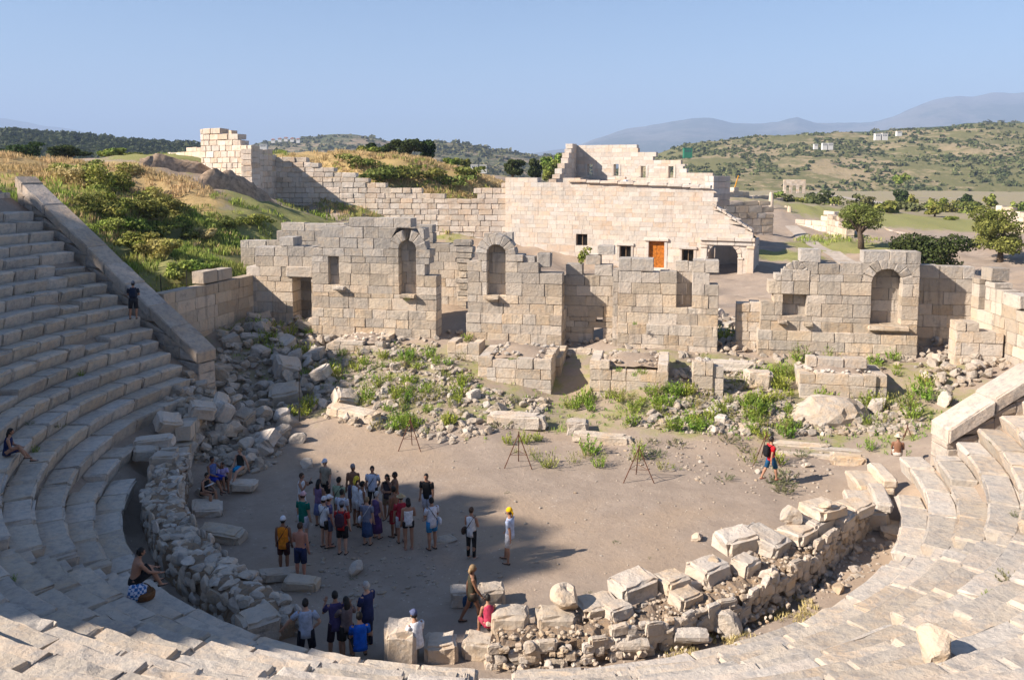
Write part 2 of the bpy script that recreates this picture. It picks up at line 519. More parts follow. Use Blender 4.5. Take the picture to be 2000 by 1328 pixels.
def height(x, y):
    x = np.asarray(x, float).ravel(); y = np.asarray(y, float).ravel()
    d = np.hypot(x - 5.8, y + 29.7)
    far = sstep(170, 250, d)
    z = tps(np.clip(x, -260, 260), np.clip(y, -120, 300))
    z = np.where(d > 251, 0, z)
    plain = np.interp(d, [150, 250, 350, 480, 700, 15000], [2.2, 0.3, -1.4, -3.2, -4.6, -4.6])
    z = z * (1 - far) + plain * far
    z = np.clip(z, -5, 40)
    inner = (np.hypot(x, y) < 13.5) & (y < 5)
    z = z + noise2(x, y, 0.9, 1) * 0.03 + np.where(inner, 0, noise2(x, y, 0.35, 2) * np.clip((d - 30) / 60, 0.05, 0.35))
    z = np.where((np.hypot(x, y) < 10.0) & (y < 3), np.clip(z, -0.05, 0.06), z)
    Rr = np.hypot(x, y)
    cav = (y < line_y(x)) & (Rr > 11.5)
    zs = seat_surface(x, y)
    s = x * SH[0] + y * SH[1]; u = x * SN[0] + y * SN[1]
    hill = np.minimum(zs, 17.0) + sstep(40, 52, -s) * (crest(u) - 17.0)
    top = 12.0 + np.minimum(zs - 12, 8)
    zc = np.where(Rr < 29.5, zs, np.where(-s > 30, np.maximum(hill, 0), np.minimum(zs, 10.9 + 0.02 * (Rr - 29))))
    return np.where(cav, zc, z)

def h1(x, y): return float(height([x], [y])[0])

def axis(lo, hi, step, far, g=1.16):
    a = list(np.arange(lo, hi + step / 2, step)); s = step
    while a[-1] < far: s *= g; a.append(a[-1] + s)
    s = step; b = []; c = lo
    while c > -far: s *= g; c -= s; b.append(c)
    return np.array(b[::-1] + a)
gx = axis(-36, 36, 0.6, 13500); gy = axis(-34, 62, 0.6, 13500)
GX, GY = np.meshgrid(gx, gy)
GZ = height(GX, GY).reshape(GX.shape)
nx_, ny_ = len(gx), len(gy)
ii = np.arange(nx_ * ny_).reshape(ny_, nx_)
quads = np.stack([ii[:-1, :-1], ii[:-1, 1:], ii[1:, 1:], ii[1:, :-1]], -1).reshape(-1, 4)
gme = fast_mesh('ground', np.stack([GX.ravel(), GY.ravel(), GZ.ravel()], 1), quads, None, True)

def hgrid(x, y):
    i = int(np.clip(np.searchsorted(gx, x) - 1, 0, nx_ - 2)); j = int(np.clip(np.searchsorted(gy, y) - 1, 0, ny_ - 2))
    a = (x - gx[i]) / (gx[i + 1] - gx[i]); b = (y - gy[j]) / (gy[j + 1] - gy[j])
    return float((1 - a) * (1 - b) * GZ[j, i] + a * (1 - b) * GZ[j, i + 1] + (1 - a) * b * GZ[j + 1, i] + a * b * GZ[j + 1, i + 1])
def ground_at(px, py, tmin=12.0):      # where the line of sight through a pixel meets the ground
    d = ray(px, py); d = d / np.linalg.norm(d); t = tmin; prev = t
    while t < 1500:
        p = CAM + d * t
        if p[2] < hgrid(p[0], p[1]):
            lo, hi = prev, t
            for _ in range(12):
                m = (lo + hi) / 2; q = CAM + d * m
                if q[2] < hgrid(q[0], q[1]): hi = m
                else: lo = m
            q = CAM + d * hi
            return np.array([q[0], q[1], hgrid(q[0], q[1])])
        prev = t; t += 0.12 + t * 0.004
    return CAM + d * 1500

# what grows where: green and dry grass cover as the amount of growth per vertex
xx, yy = GX.ravel(), GY.ravel()
dd = np.hypot(xx - 5.8, yy + 29.7)
def blob(cx, cy, r, soft=0.5):
    return 1 - sstep(r * (1 - soft), r * (1 + soft), np.hypot(xx - cx, yy - cy))
def pts_px(lst): return [at_d(*a) for a in lst]
green = np.zeros(len(xx)); dry = np.zeros(len(xx))
for p, r in zip(pts_px([(330, 505, 52), (440, 500, 57), (470, 455, 62), (380, 450, 60), (240, 430, 58), (180, 370, 60), (640, 428, 72), (1640, 468, 95), (1540, 470, 88), (1700, 425, 130), (1850, 440, 130), (430, 300, 92), (860, 375, 92), (760, 370, 92)]), (6, 6, 6, 6, 8, 8, 9, 6, 4, 14, 20, 12, 8, 8)):
    green = np.maximum(green, blob(p[0], p[1], r))
for p, r in zip(pts_px([(130, 325, 66), (230, 350, 66), (60, 315, 72), (750, 325, 100), (900, 335, 105), (660, 315, 97), (840, 340, 98)]), (9, 8, 10, 12, 14, 8, 10)):
    dry = np.maximum(dry, blob(p[0], p[1], r))
stagezone = sstep(4.2, 7.5, yy) * (1 - sstep(15.5, 16.5, yy)) * (np.abs(xx) < 21)
green = np.maximum(green, stagezone * 0.5)
green = np.clip(np.maximum(green, (dd > 140) * 0.52), 0, 1)
for nm, arr in (('green', green), ('dry', dry)):
    at = gme.attributes.new(nm, 'FLOAT', 'POINT'); at.data.foreach_set('value', arr.astype(np.float32))

def ground_mat():
    m, nt, b = new_mat('dusty_ground', 0.95, 0.1)
    geo = N(nt, 'ShaderNodeNewGeometry'); P = geo.outputs['Position']
    n0 = ntex(nt, P, 0.12, 5, 0.6); n1 = ntex(nt, P, 0.8, 6, 0.65); n2 = ntex(nt, P, 6, 6, 0.7); n3 = ntex(nt, P, 45, 4, 0.7)
    c = mixc(nt, ramp(nt, n1, 0.35, 0.7), (0.285, 0.23, 0.185), (0.35, 0.285, 0.23))
    c = mixc(nt, ramp(nt, n0, 0.45, 0.65, 0, 0.85), c, (0.36, 0.275, 0.20))
    c = mixc(nt, ramp(nt, n2, 0.52, 0.72, 0, 0.5), c, (0.21, 0.16, 0.125))
    # scattered small pale chips
    v = N(nt, 'ShaderNodeTexVoronoi'); nt.links.new(P, v.inputs['Vector']); v.inputs['Scale'].default_value = 5.0
    chip = fmath(nt, 'MULTIPLY', ramp(nt, v.outputs['Distance'], 0.10, 0.16, 1, 0), ramp(nt, n1, 0.48, 0.60))
    c = mixc(nt, chip, c, (0.50, 0.43, 0.35))
    ag = N(nt, 'ShaderNodeAttribute', attribute_name='green'); ad = N(nt, 'ShaderNodeAttribute', attribute_name='dry')
    gm = ramp(nt, fmath(nt, 'ADD', ag.outputs['Fac'], fmath(nt, 'MULTIPLY', fmath(nt, 'SUBTRACT', n1, 0.5), 1.4)), 0.35, 0.75, 0, 0.85)
    c = mixc(nt, gm, c, mixc(nt, ramp(nt, n2, 0.35, 0.65), (0.17, 0.21, 0.055), (0.28, 0.25, 0.09)))
    dm = ramp(nt, fmath(nt, 'ADD', ad.outputs['Fac'], fmath(nt, 'MULTIPLY', fmath(nt, 'SUBTRACT', n1, 0.5), 1.2)), 0.3, 0.7, 0, 0.9)
    c = mixc(nt, dm, c, mixc(nt, ramp(nt, n2, 0.35, 0.65), (0.44, 0.31, 0.15), (0.33, 0.24, 0.10)))
    nt.links.new(c, b.inputs['Base Color'])
    bp = N(nt, 'ShaderNodeBump'); bp.inputs['Strength'].default_value = 0.6; bp.inputs['Distance'].default_value = 0.05
    nt.links.new(fmath(nt, 'ADD', fmath(nt, 'MULTIPLY', n1, 2.2), fmath(nt, 'ADD', fmath(nt, 'MULTIPLY', n2, 1.0), fmath(nt, 'MULTIPLY', n3, 0.5))), bp.inputs['Height']); nt.links.new(bp.outputs[0], b.inputs['Normal'])
    return m
M['ground'] = ground_mat()
gme.materials.append(M['ground'])
struct('ground', gme)

# ------------------------------------------------------------------ hills and mountains
def hill_mat(name, soil, scrub, rockc, scale, cover=0.5):
    m, nt, b = new_mat(name, 0.95, 0.05)
    geo = N(nt, 'ShaderNodeNewGeometry'); P = geo.outputs['Position']
    n1 = ntex(nt, P, 0.012 * scale, 5, 0.6); n2 = ntex(nt, P, 0.09 * scale, 6, 0.7); n3 = ntex(nt, P, 0.5 * scale, 3, 0.7)
    f = fmath(nt, 'ADD', fmath(nt, 'MULTIPLY', n1, 0.6), fmath(nt, 'MULTIPLY', n2, 0.5))
    c = mixc(nt, ramp(nt, n3, 0.5, 0.7, 0, 0.7), soil, rockc)
    c = mixc(nt, ramp(nt, f, 0.66 - 0.3 * cover, 0.76 - 0.3 * cover), c, scrub)
    nt.links.new(c, b.inputs['Base Color'])
    bp = N(nt, 'ShaderNodeBump'); bp.inputs['Strength'].default_value = 0.7; bp.inputs['Distance'].default_value = 3.0 / scale
    nt.links.new(n2, bp.inputs['Height']); nt.links.new(bp.outputs[0], b.inputs['Normal'])
    return m

HILLS = {}
def hill(name, sky_pts, d_base, d_top, base_y, mat, rows=26, cols=150, rough=0.06, label=None, pw=1.0, depth_back=1.3):
    """ridge whose skyline, at distance d_top, stands as high as the photograph shows"""
    xs = np.linspace(sky_pts[0][0], sky_pts[-1][0], cols)
    ys = np.interp(xs, [p[0] for p in sky_pts], [p[1] for p in sky_pts])
    V = np.zeros((rows, cols, 3))
    for i in range(rows):
        t = i / (rows - 1)
        for_t = t / 0.72
        d = d_base + (d_top - d_base) * min(for_t, 1) if for_t <= 1 else d_top * (1 + (depth_back - 1) * (for_t - 1) / 0.39)
        for j, x in enumerate(xs):
            top = at_d(x, ys[j], d_top)
            p = at_d(x, 325, d)
            k = min(for_t, 1) if for_t <= 1 else max(0, 1 - (for_t - 1) / 0.39)
            hgt = max(top[2] - base_y, 0.5)
            k = k ** pw if for_t <= 1 else k
            V[i, j] = (p[0], p[1], base_y - 0.8 + (hgt + 0.8) * k)
    n = noise2(V[..., 0], V[..., 1], 9.0 / d_top, 3) + 0.6 * noise2(V[..., 0], V[..., 1], 26.0 / d_top, 4)
    rel = (V[..., 2] - base_y) / max(1, (V[..., 2] - base_y).max())
    V[..., 2] += n * rough * np.sqrt(np.clip(rel, 0, 1)) * (V[..., 2].max() - base_y)
    # put the skyline back where it belongs
    istar = int(round(0.72 * (rows - 1)))
    idx = np.arange(rows * cols).reshape(rows, cols)
    q = np.stack([idx[:-1, :-1], idx[:-1, 1:], idx[1:, 1:], idx[1:, :-1]], -1).reshape(-1, 4)
    me = fast_mesh(name, V.reshape(-1, 3), q, mat, True)
    o = struct(name, me)
    if label: o['label'] = label
    HILLS[name] = V
    return o

hm_r = hill_mat('scrub_hillside', (0.29, 0.23, 0.135), (0.15, 0.145, 0.065), (0.40, 0.33, 0.24), 1.0, 0.62)
hm_m = hill_mat('bare_hillside', (0.26, 0.20, 0.13), (0.09, 0.10, 0.05), (0.36, 0.30, 0.23), 0.8, 0.6)
hm_w = hill_mat('wooded_hillside', (0.10, 0.10, 0.04), (0.05, 0.07, 0.025), (0.14, 0.12, 0.06), 0.8, 0.9)
hm_mt = hill_mat('mountain_slope', (0.16, 0.15, 0.12), (0.08, 0.09, 0.06), (0.30, 0.28, 0.25), 0.08, 0.6)
hill('hillside', [(1180, 342), (1240, 318), (1275, 302), (1330, 285), (1410, 273), (1500, 266), (1600, 259), (1720, 258), (1800, 250), (1880, 240), (2000, 239), (2150, 236), (2350, 240)], 540, 900, -5.0, hm_r, 40, 220, 0.05, pw=0.9)
hill('far_ridge', [(1560, 262), (1700, 252), (1800, 243), (1880, 234), (1960, 235), (2080, 230), (2300, 238)], 1150, 1500, -5.0, hm_w, 20, 120, 0.03)
hill('dome_hill', [(460, 290), (520, 278), (580, 270), (640, 265), (690, 264), (730, 270), (790, 282), (850, 292), (900, 305)], 1000, 1500, -5.0, hm_m, 26, 120, 0.04)
hill('bare_hill', [(760, 300), (800, 284), (850, 276), (900, 280), (950, 288), (1000, 297), (1035, 306), (1100, 322)], 900, 1250, -5.0, hm_m, 26, 120, 0.04)
hill('knoll', [(1020, 312), (1060, 303), (1100, 299), (1140, 303), (1190, 312)], 1100, 1300, -5.0, hm_m, 16, 60, 0.05)
hill('wooded_ridge', [(-300, 250), (-100, 252), (0, 256), (100, 262), (200, 270), (300, 279), (400, 284), (480, 292), (560, 302)], 420, 750, 4.0, hm_w, 26, 120, 0.03)
mts = [(940, 318), (1000, 305), (1060, 296), (1110, 288), (1160, 268), (1220, 250), (1290, 242), (1340, 233), (1385, 231), (1430, 240), (1480, 241), (1520, 238), (1552, 229), (1590, 238), (1650, 241), (1700, 236), (1740, 222), (1790, 199), (1830, 187), (1862, 181), (1890, 184), (1930, 181), (1965, 183), (2020, 178), (2100, 186), (2250, 200), (2500, 230)]
hill('mountain_range', mts, 5200, 8600, -5.0, hm_mt, 34, 240, 0.035)
hill('distant_mountain', [(-400, 230), (-200, 215), (-60, 222), (20, 230), (80, 241), (140, 250), (200, 262), (260, 276), (330, 290)], 9000, 11500, -5.0, hm_mt, 20, 90, 0.03)

# ------------------------------------------------------------------ haze: one closed box of pale air round everything
hv, hf = box((-14500, -14000, -9.0), (14500, 14600, 1000.0))
hz = link('haze', mesh('haze', hv, hf))
hz['kind'] = 'stuff'
hmz = bpy.data.materials.new('haze_air'); hmz.use_nodes = True
nt = hmz.node_tree
nt.nodes.remove(nt.nodes['Principled BSDF'])
pv = nt.nodes.new('ShaderNodeVolumePrincipled')
pv.inputs['Color'].default_value = (0.50, 0.675, 1.0, 1)
pv.inputs['Density'].default_value = 1.6e-4
pv.inputs['Anisotropy'].default_value = 0.0
nt.links.new(pv.outputs[0], nt.nodes['Material Output'].inputs['Volume'])
hz.data.materials.append(hmz)
try: hmz.cycles.homogeneous_volume = True
except Exception: pass
# ------------------------------------------------------------------ the stone seating
SEAT_T = {}
def polar_block(t0, t1, r0, r1, zb, k_or_z, n=(5, 4, 4), e=0.05, amp=0.010, chip=1.0, nose=0.07, tilt=0.0, drop=0.0):
    """seat block between two angles and two radii; top follows the row's level"""
    L = (t1 - t0) * (r0 + r1) / 2
    tm = (t0 + t1) / 2
    z1 = k_or_z
    t, fs = grid_uvw(n, (L, r1 - r0, z1 - zb), e, chip)
    th = t0 + t[:, 0] * (t1 - t0)
    rr = r0 + t[:, 1] * (r1 - r0)
    z = zb + t[:, 2] * (z1 - zb)
    front = (1 - np.clip(t[:, 1] * 4, 0, 1))
    rr = rr + front * nose * np.clip((0.72 - t[:, 2]) * 2.2, 0, 1)
    z = z + (t[:, 0] - 0.5) * tilt * t[:, 2] - drop * t[:, 2]
    p = np.stack([rr * np.sin(th), -rr * np.cos(th), z], 1) + rng.normal(size=(len(th), 3)) * amp
    # worn hollows on the tread
    p[:, 2] -= np.clip(noise3(p, 1.7, 2), 0, 1) * 0.03 * (t[:, 2] > 0.9)
    return p, fs

def end_angle(Rr, A, B, sgn):
    # angle at which the circle of radius Rr meets the end wall
    s = np.linspace(-0.4, 2.2, 4000)
    P = A[None] + s[:, None] * (B - A)[None]
    i = np.argmin(np.abs(np.hypot(P[:, 0], P[:, 1]) - Rr))
    return math.atan2(P[i, 0], -P[i, 1])

ORD = ['lowest', 'second', 'third', 'fourth', 'fifth', 'sixth', 'seventh', 'eighth', 'ninth', 'tenth', 'eleventh', 'twelfth', 'thirteenth', 'fourteenth',
       'fifteenth', 'sixteenth', 'seventeenth', 'eighteenth', 'nineteenth', 'twentieth', 'twenty-first', 'twenty-second']
# stairways, given as angles: narrow flights that cut every seat into two steps
STAIRS = [R(-38.5), R(62.0), R(8.0)]
SEAT_ROWS = []
for k in range(1, 23):
    r0 = R1 + (k - 1) * ROW_D
    r1 = r0 + ROW_D + (0.10 if k < 22 else 0.6)
    ta = end_angle(r0 + 0.3, LA, LB, -1) + 0.45 / r0
    tb = end_angle(r0 + 0.3, RA, RB, 1) - 0.45 / r0
    if k == 1: ta, tb = R(-70), R(86)      # the end of the lowest row is lost
    if k == 2: ta, tb = R(-82), R(96)
    if k == 3: ta = R(-98)
    if k == 4: ta = R(-102)
    if 5 <= k <= 7: ta += 0.3 / r0
    if k > 19: ta = R(-50)
    lab = ('lowest curved row of stone seats, beside the ditch round the orchestra' if k == 1 else
           ORD[k - 1] + ' curved row of stone seats counted up from the ditch')
    row = thing('seat_row', lab, 'seat row', group='curved rows of theatre seats')
    SEAT_ROWS.append(row)
    hidden = Bag()
    th = ta; offs = rnd.uniform(0, .5)
    while th < tb - 0.25 / r0:
        L = rnd.uniform(0.9, 1.95) if th < R(-48) else rnd.uniform(1.1, 2.5)
        t1 = min(th + L / r0, tb)
        if tb - t1 < 0.35 / r0: t1 = tb
        st = [s for s in STAIRS if th < s < t1]
        if st: t1 = max(st[0], th + 0.3 / r0)
        stair = any(abs(th - s) < 1e-4 or (s <= th < s + 0.5 / r0) for s in STAIRS)
        if stair: t1 = th + 0.75 / r0
        tm = (th + t1) / 2
        zt = float(row_z(k, tm)); zb = zt - 0.62
        g = 0.010 / r0 * rnd.uniform(0.5, 2.5)
        pc = np.array([(r0 + .3) * math.sin(tm), -(r0 + .3) * math.cos(tm), zt])
        vis = in_view(pc, 160)
        dist = np.linalg.norm(pc - CAM)
        chip = rnd.choice([0.8, 1.0, 1.2, 1.6, 2.4])
        wild = 1.0 if tm < R(-48) else 0.9
        if stair and k < 20:
            # two narrow steps
            b = Bag()
            for q in range(2):
                p, f = polar_block(th + g, t1 - g, r0 + 0.37 * q - 0.02, r0 + 0.37 * (q + 1) + 0.04, zb, zt - 0.235 * (1 - q), (3, 3, 3), 0.035, 0.008, 1.2, 0.02)
                b.add(p, f)
            if vis: link('stair_step', b.mesh('stair_step', M['seat']), row)
            else: hidden.add(np.concatenate(b.v), b.f)
        else:
            e = rnd.choice([0.05, 0.065, 0.09])
            gone = (rnd.random() < 0.03 and vis and k < 16)
            drop = rnd.choice([0, 0, 0.008, 0.015, 0.025]) + (0.20 if gone else 0)
            n = (7, 5, 4) if (vis and dist < 24) else ((5, 4, 4) if vis else (3, 3, 3))
            p, f = polar_block(th + g, t1 - g, r0 + rnd.uniform(-0.022, 0.018) * wild, r1, zb, zt, n, e, 0.015, chip, 0.14, rnd.uniform(-.014, .014), drop * wild)
            if vis: link('seat_block', mesh('seat_block', p, f, M['seat']), row)
            else: hidden.add(p, f)
        th = t1
    me = hidden.mesh('seat_blocks', M['seat'])
    if me:
        o = link('seat_block', me, row); o['kind'] = 'stuff'

# ------------------------------------------------------------------ generic ashlar wall
def ashlar(par, A, B, zb, top, mat, hs=(0.5, 0.7), ls=(0.8, 1.6), thick=0.8, opens=(), name='stone_block', n=(4, 3, 4), e=0.024, amp=0.007, proud=0.012,
           ragged=0.10, maxparts=280, gap=0.0035, seed=None, chip=1.0, minlen=0.3, levels=None, skip=0.0, rake=None):
    """wall of coursed blocks on the plan line A-B (front face on the viewer's side, wall body behind it).
    top: list of (u, z) giving the stepped top; opens: functions z -> (u0, u1) or None"""
    A = np.array(A[:2], float); B = np.array(B[:2], float)
    L = np.linalg.norm(B - A); dx = (B - A) / L; nrm = np.array([-dx[1], dx[0]])
    if nrm @ (A - CAM[:2]) < 0: nrm = -nrm
    rr = random.Random(seed if seed is not None else int(abs(A[0] * 131 + A[1] * 37 + zb * 17)))
    tu = [p[0] for p in top]; tz = [p[1] for p in top]
    def ztop(u): return float(np.interp(u, tu, tz))
    zmax = max(tz); z = zb; blocks = []
    breaks = [b for fn in opens for b in getattr(fn, 'brk', ())]
    li = 0
    while z < zmax - 0.08:
        h = rr.uniform(*hs) if levels is None else levels[li % len(levels)]
        li += 1
        for b in breaks:
            if z + 0.12 < b < z + h + 0.2: h = b - z
        z1 = z + h
        zm = z + h * 0.5
        def cuts(zq):
            c = []
            for fn in opens:
                r = fn(zq)
                if r: c.append(r)
            return sorted(c)
        cm = cuts(zm)
        iv = []; cur = 0.0
        for c0, c1 in cm:
            if c0 > cur: iv.append((cur, min(c0, L)))
            cur = max(cur, c1)
        if cur < L: iv.append((cur, L))
        for a, bnd in iv:
            if bnd - a < 0.06: continue
            u = a; first = True
            while u < bnd - 1e-6:
                l = rr.uniform(*ls) * (rr.uniform(.4, .8) if first else 1); first = False
                u1 = u + l
                if bnd - u1 < minlen: u1 = bnd
                um = (u + u1) / 2
                tt = ztop(um)
                raked = rake is not None and um > rake
                if (max(ztop(u), ztop(u1)) > z + .08 if raked else zm < tt + rr.uniform(-ragged, ragged)) and rr.random() >= skip:
                    # exact edges next to an opening
                    ua0 = ua1 = u; ub0 = ub1 = u1
                    if abs(u - a) < 1e-6 and a > 1e-6:
                        for zq, w in ((z + 0.02, 0), (z1 - 0.02, 1)):
                            for c0, c1 in cuts(zq):
                                if abs(c1 - u) < 0.7:
                                    if w == 0: ua0 = c1
                                    else: ua1 = c1
                    if abs(u1 - bnd) < 1e-6 and bnd < L - 1e-6:
                        for zq, w in ((z + 0.02, 0), (z1 - 0.02, 1)):
                            for c0, c1 in cuts(zq):
                                if abs(c0 - u1) < 0.7:
                                    if w == 0: ub0 = c0
                                    else: ub1 = c0
                    ch_ = rr.choice([.7, 1, 1, 1.3, 1.8]) * chip; zc1 = z1; wp = rr.uniform(-proud, proud)
                    if zm + h > tt and ragged > .04 and not raked: zc1 = z1 - rr.uniform(0, .5) * ragged * 2; ch_ *= 1.8; wp *= 2.5
                    blocks.append((ua0, ub0, ua1, ub1, z, zc1, wp, ch_))
                u = u1
        z = z1
    blocks.sort(key=lambda q: -(q[1] - q[0]) * (q[5] - q[4]))
    rest = Bag()
    for i, (a0, b0, a1, b1, za, zc, pr, ch) in enumerate(blocks):
        c = np.zeros((2, 2, 2, 3))
        for (ci, uu) in ((0, (a0, a1)), (1, (b0, b1))):
            for ck, zz in ((0, za), (1, zc if rake is None or (a0 + b0) / 2 < rake else max(za + .03, min(zc, ztop(uu[0]))))):
                for cj, dep in ((0, pr), (1, thick + pr * 0.5)):
                    gg = gap if ci == 0 else -gap
                    q = A + dx * (uu[ck] + gg) + nrm * dep
                    c[ci, cj, ck] = (q[0], q[1], zz + (gap * .6 if ck == 0 else -gap * .6))
        p, f = hexa(c, n, e, amp, ch)
        if i < maxparts: link(name, mesh(name, p, f, mat), par)
        else: rest.add(p, f)
    me = rest.mesh(name, mat)
    if me:
        o = link(name, me, par); o['kind'] = 'stuff'
    return blocks

def one_block(par, corners, mat, name='stone_block', n=(4, 3, 4), e=0.04, amp=0.008, chip=1.0):
    p, f = hexa(corners, n, e, amp, chip)
    return link(name, mesh(name, p, f, mat), par)

def slab(A, B, nrm_d, z0, z1, u0=None, u1=None, y0=0.0):
    """8 corners of a box on plan line A-B from u0 to u1, depth y0..y0+nrm_d"""
    A = np.array(A[:2], float); B = np.array(B[:2], float)
    L = np.linalg.norm(B - A); dx = (B - A) / L; nr = np.array([-dx[1], dx[0]])
    if nr @ (A - CAM[:2]) < 0: nr = -nr
    u0 = 0 if u0 is None else u0; u1 = L if u1 is None else u1
    c = np.zeros((2, 2, 2, 3))
    for i, u in enumerate((u0, u1)):
        for j, d in enumerate((y0, y0 + nrm_d)):
            for k, z in enumerate((z0, z1)):
                q = A + dx * u + nr * d; c[i, j, k] = (q[0], q[1], z)
    return c

# ------------------------------------------------------------------ end walls of the seating, with sloping coping
def end_wall(name, label, A, B, z_lo, z_hi, body_lo, joints, mat, width=0.95):
    """A low end, B high end (plan); sloping coping slabs on a coursed face"""
    w = thing(name, label, 'wall')
    A = np.array(A, float); B = np.array(B, float)
    L = np.linalg.norm(B - A); dx = (B - A) / L; nr = np.array([-dx[1], dx[0]])
    if nr[1] < 0: nr = -nr                    # outer side, towards the stage
    zc = lambda u: z_lo + (z_hi - z_lo) * u / L
    us = [0.0]
    while us[-1] < L: us.append(us[-1] + rnd.uniform(*joints))
    us[-1] = L
    for u0, u1 in zip(us[:-1], us[1:]):
        c = np.zeros((2, 2, 2, 3)); pr = rnd.uniform(-.03, .03); dz = rnd.uniform(-.03, .02)
        for i, u in enumerate((u0 + .012, u1 - .012)):
            for j, d in enumerate((-0.08 + pr, width + pr)):
                for k, t in enumerate((-0.55, 0.0)):
                    q = A + dx * u + nr * d; c[i, j, k] = (q[0], q[1], zc(u) + t + dz)
        one_block(w, c, mat, 'coping_stone', (6, 4, 4), 0.05, 0.010, 1.3)
    # body below: courses stepping up
    rest = 0
    z = body_lo
    while z < z_hi - 0.5:
        h = rnd.uniform(0.5, 0.62)
        # course spans where its top stays below the coping
        ustart = max(0.0, L * (z + h + 0.1 - z_lo) / (z_hi - z_lo) + 0.0)
        u = 0.0 if z + h < z_lo - 0.5 else max(0.0, (z + 0.56 - z_lo) / (z_hi - z_lo) * L)
        while u < L - 0.05:
            l = rnd.uniform(0.9, 1.6); u1 = min(u + l, L)
            if L - u1 < 0.3: u1 = L
            zt0 = min(z + h, zc(u) - 0.55); zt1 = min(z + h, zc(u1) - 0.55)
            if max(zt0, zt1) > z + 0.05:
                c = np.zeros((2, 2, 2, 3)); pr = rnd.uniform(-.015, .02)
                for i, uu in enumerate((u + .006, u1 - .006)):
                    for j, d in enumerate((pr, width - 0.1)):
                        q = A + dx * uu + nr * d
                        c[i, j, 0] = (q[0], q[1], z + .004); c[i, j, 1] = (q[0], q[1], max(z + .03, (zt0, zt1)[i]) - .004)
                one_block(w, c, mat, 'stone_block', (4, 3, 4), 0.03, 0.007, 1.0)
            u = u1
        z += h
    return w
# where the end walls stand: from the photograph's edges on the vertical plane of each wall line
LEFT_WALL = end_wall('end_wall', 'long sloping end wall of the seating with pale coping, behind the backpacker', (-15.5, 4.4), (-27.6, 7.8), 3.62, 11.62, 0.9, (1.1, 1.9), M['parapet'], 1.08)
RIGHT_WALL = end_wall('end_wall', 'short sloping end wall with grey coping beside the right-hand seats', (15.35, 1.0), (27.5, 4.2), 3.03, 10.9, 0.6, (1.3, 2.2), M['parapet'], 1.1)

# ------------------------------------------------------------------ the ring wall round the orchestra
def prof0(A, B, pts):
    d = (np.array(B) - A) / np.linalg.norm(np.array(B) - A); out = []
    for x, y in pts:
        p = at_line(x, y, A, B); out.append((float((p[:2] - A) @ d), float(p[2])))
    return out
ROCKS = [mesh('boulder', *boulder(ICO3, rnd.randint(10, 17), 0.42, 0.85, 0.016), M['rock']) for _ in range(16)]
ROCKS_W = [mesh('boulder', *boulder(ICO3, rnd.randint(9, 15), 0.45, 0.85, 0.016), M['warm']) for _ in range(8)]
BLOCKS = [mesh('cut_block', *b, M['rock']) for b in block_lib((5, 5, 5), 10, (1, 1, 1), 0.11, 0.022, 1.6)]
BLOCKS_W = [mesh('cut_block', *b, M['warm']) for b in block_lib((6, 5, 5), 10, (1, 1, 1), 0.11, 0.020, 1.5)]
def small(mesh_lib, name, par, p, s, rot=None, parent_inv=False):
    o = link(name, rnd.choice(mesh_lib), par, p, rot if rot is not None else (rnd.uniform(0, 6.3), rnd.uniform(0, 6.3), rnd.uniform(0, 6.3)), s)
    return o

def pol(th, r, z=0.0):
    t = R(th); return np.array([r * math.sin(t), -r * math.cos(t), z])

ringL = thing('rubble_wall', 'curved wall of rough mortared rubble along the shaded side of the orchestra', 'wall')
def ring_line(pts, step):
    P = np.array(pts, float); d = np.concatenate([[0], np.cumsum(np.linalg.norm(np.diff(P[:, :2], axis=0), axis=1))])
    s = np.arange(0, d[-1], step)
    return np.stack([np.interp(s, d, P[:, i]) for i in range(P.shape[1])], 1)
# centre line (plan) with top height and half width
LINE_L = [at_z(338, 890, 1.45), at_z(312, 960, 1.4), at_z(345, 1035, 1.35), at_z(405, 1095, 1.3), at_z(475, 1148, 1.2), at_z(540, 1190, 1.05), at_z(560, 1215, 0.75)]
LL = ring_line(LINE_L, 0.5)
for i in range(len(LL)):
    t = LL[min(i + 1, len(LL) - 1)] - LL[max(i - 1, 0)]; t[2] = 0; t /= np.linalg.norm(t)
    nn = np.array([-t[1], t[0], 0])
    top = LL[i][2]
    for side in (-1, 1):
        z = 0.0
        while z < top - 0.1:
            s = rnd.choice([.12, .16, .20, .26])
            p = LL[i] + nn * side * (0.53 + rnd.uniform(-.03, .03)) + t * rnd.uniform(-.16, .16); p[2] = z + s * 0.7
            small(ROCKS, 'wall_stone', ringL, p, (s * rnd.uniform(1.1, 1.6), .11, s * rnd.uniform(.8, 1.1)), (rnd.uniform(-.15, .15), rnd.uniform(-.3, .3), math.atan2(t[1], t[0]) + rnd.uniform(-.15, .15)))
            z += s * rnd.uniform(1.2, 1.6)
    for q in range(9):
        s = rnd.choice([.08, .12, .17, .24])
        p = LL[i] + nn * rnd.uniform(-.45, .45) + t * rnd.uniform(-.25, .25); p[2] = top - .02 + rnd.uniform(-.03, .03)
        small(ROCKS, 'wall_stone', ringL, p, (s * rnd.uniform(1, 1.6), s, .12), (rnd.uniform(-.2, .2), rnd.uniform(-.2, .2), rnd.uniform(0, 6.3)))
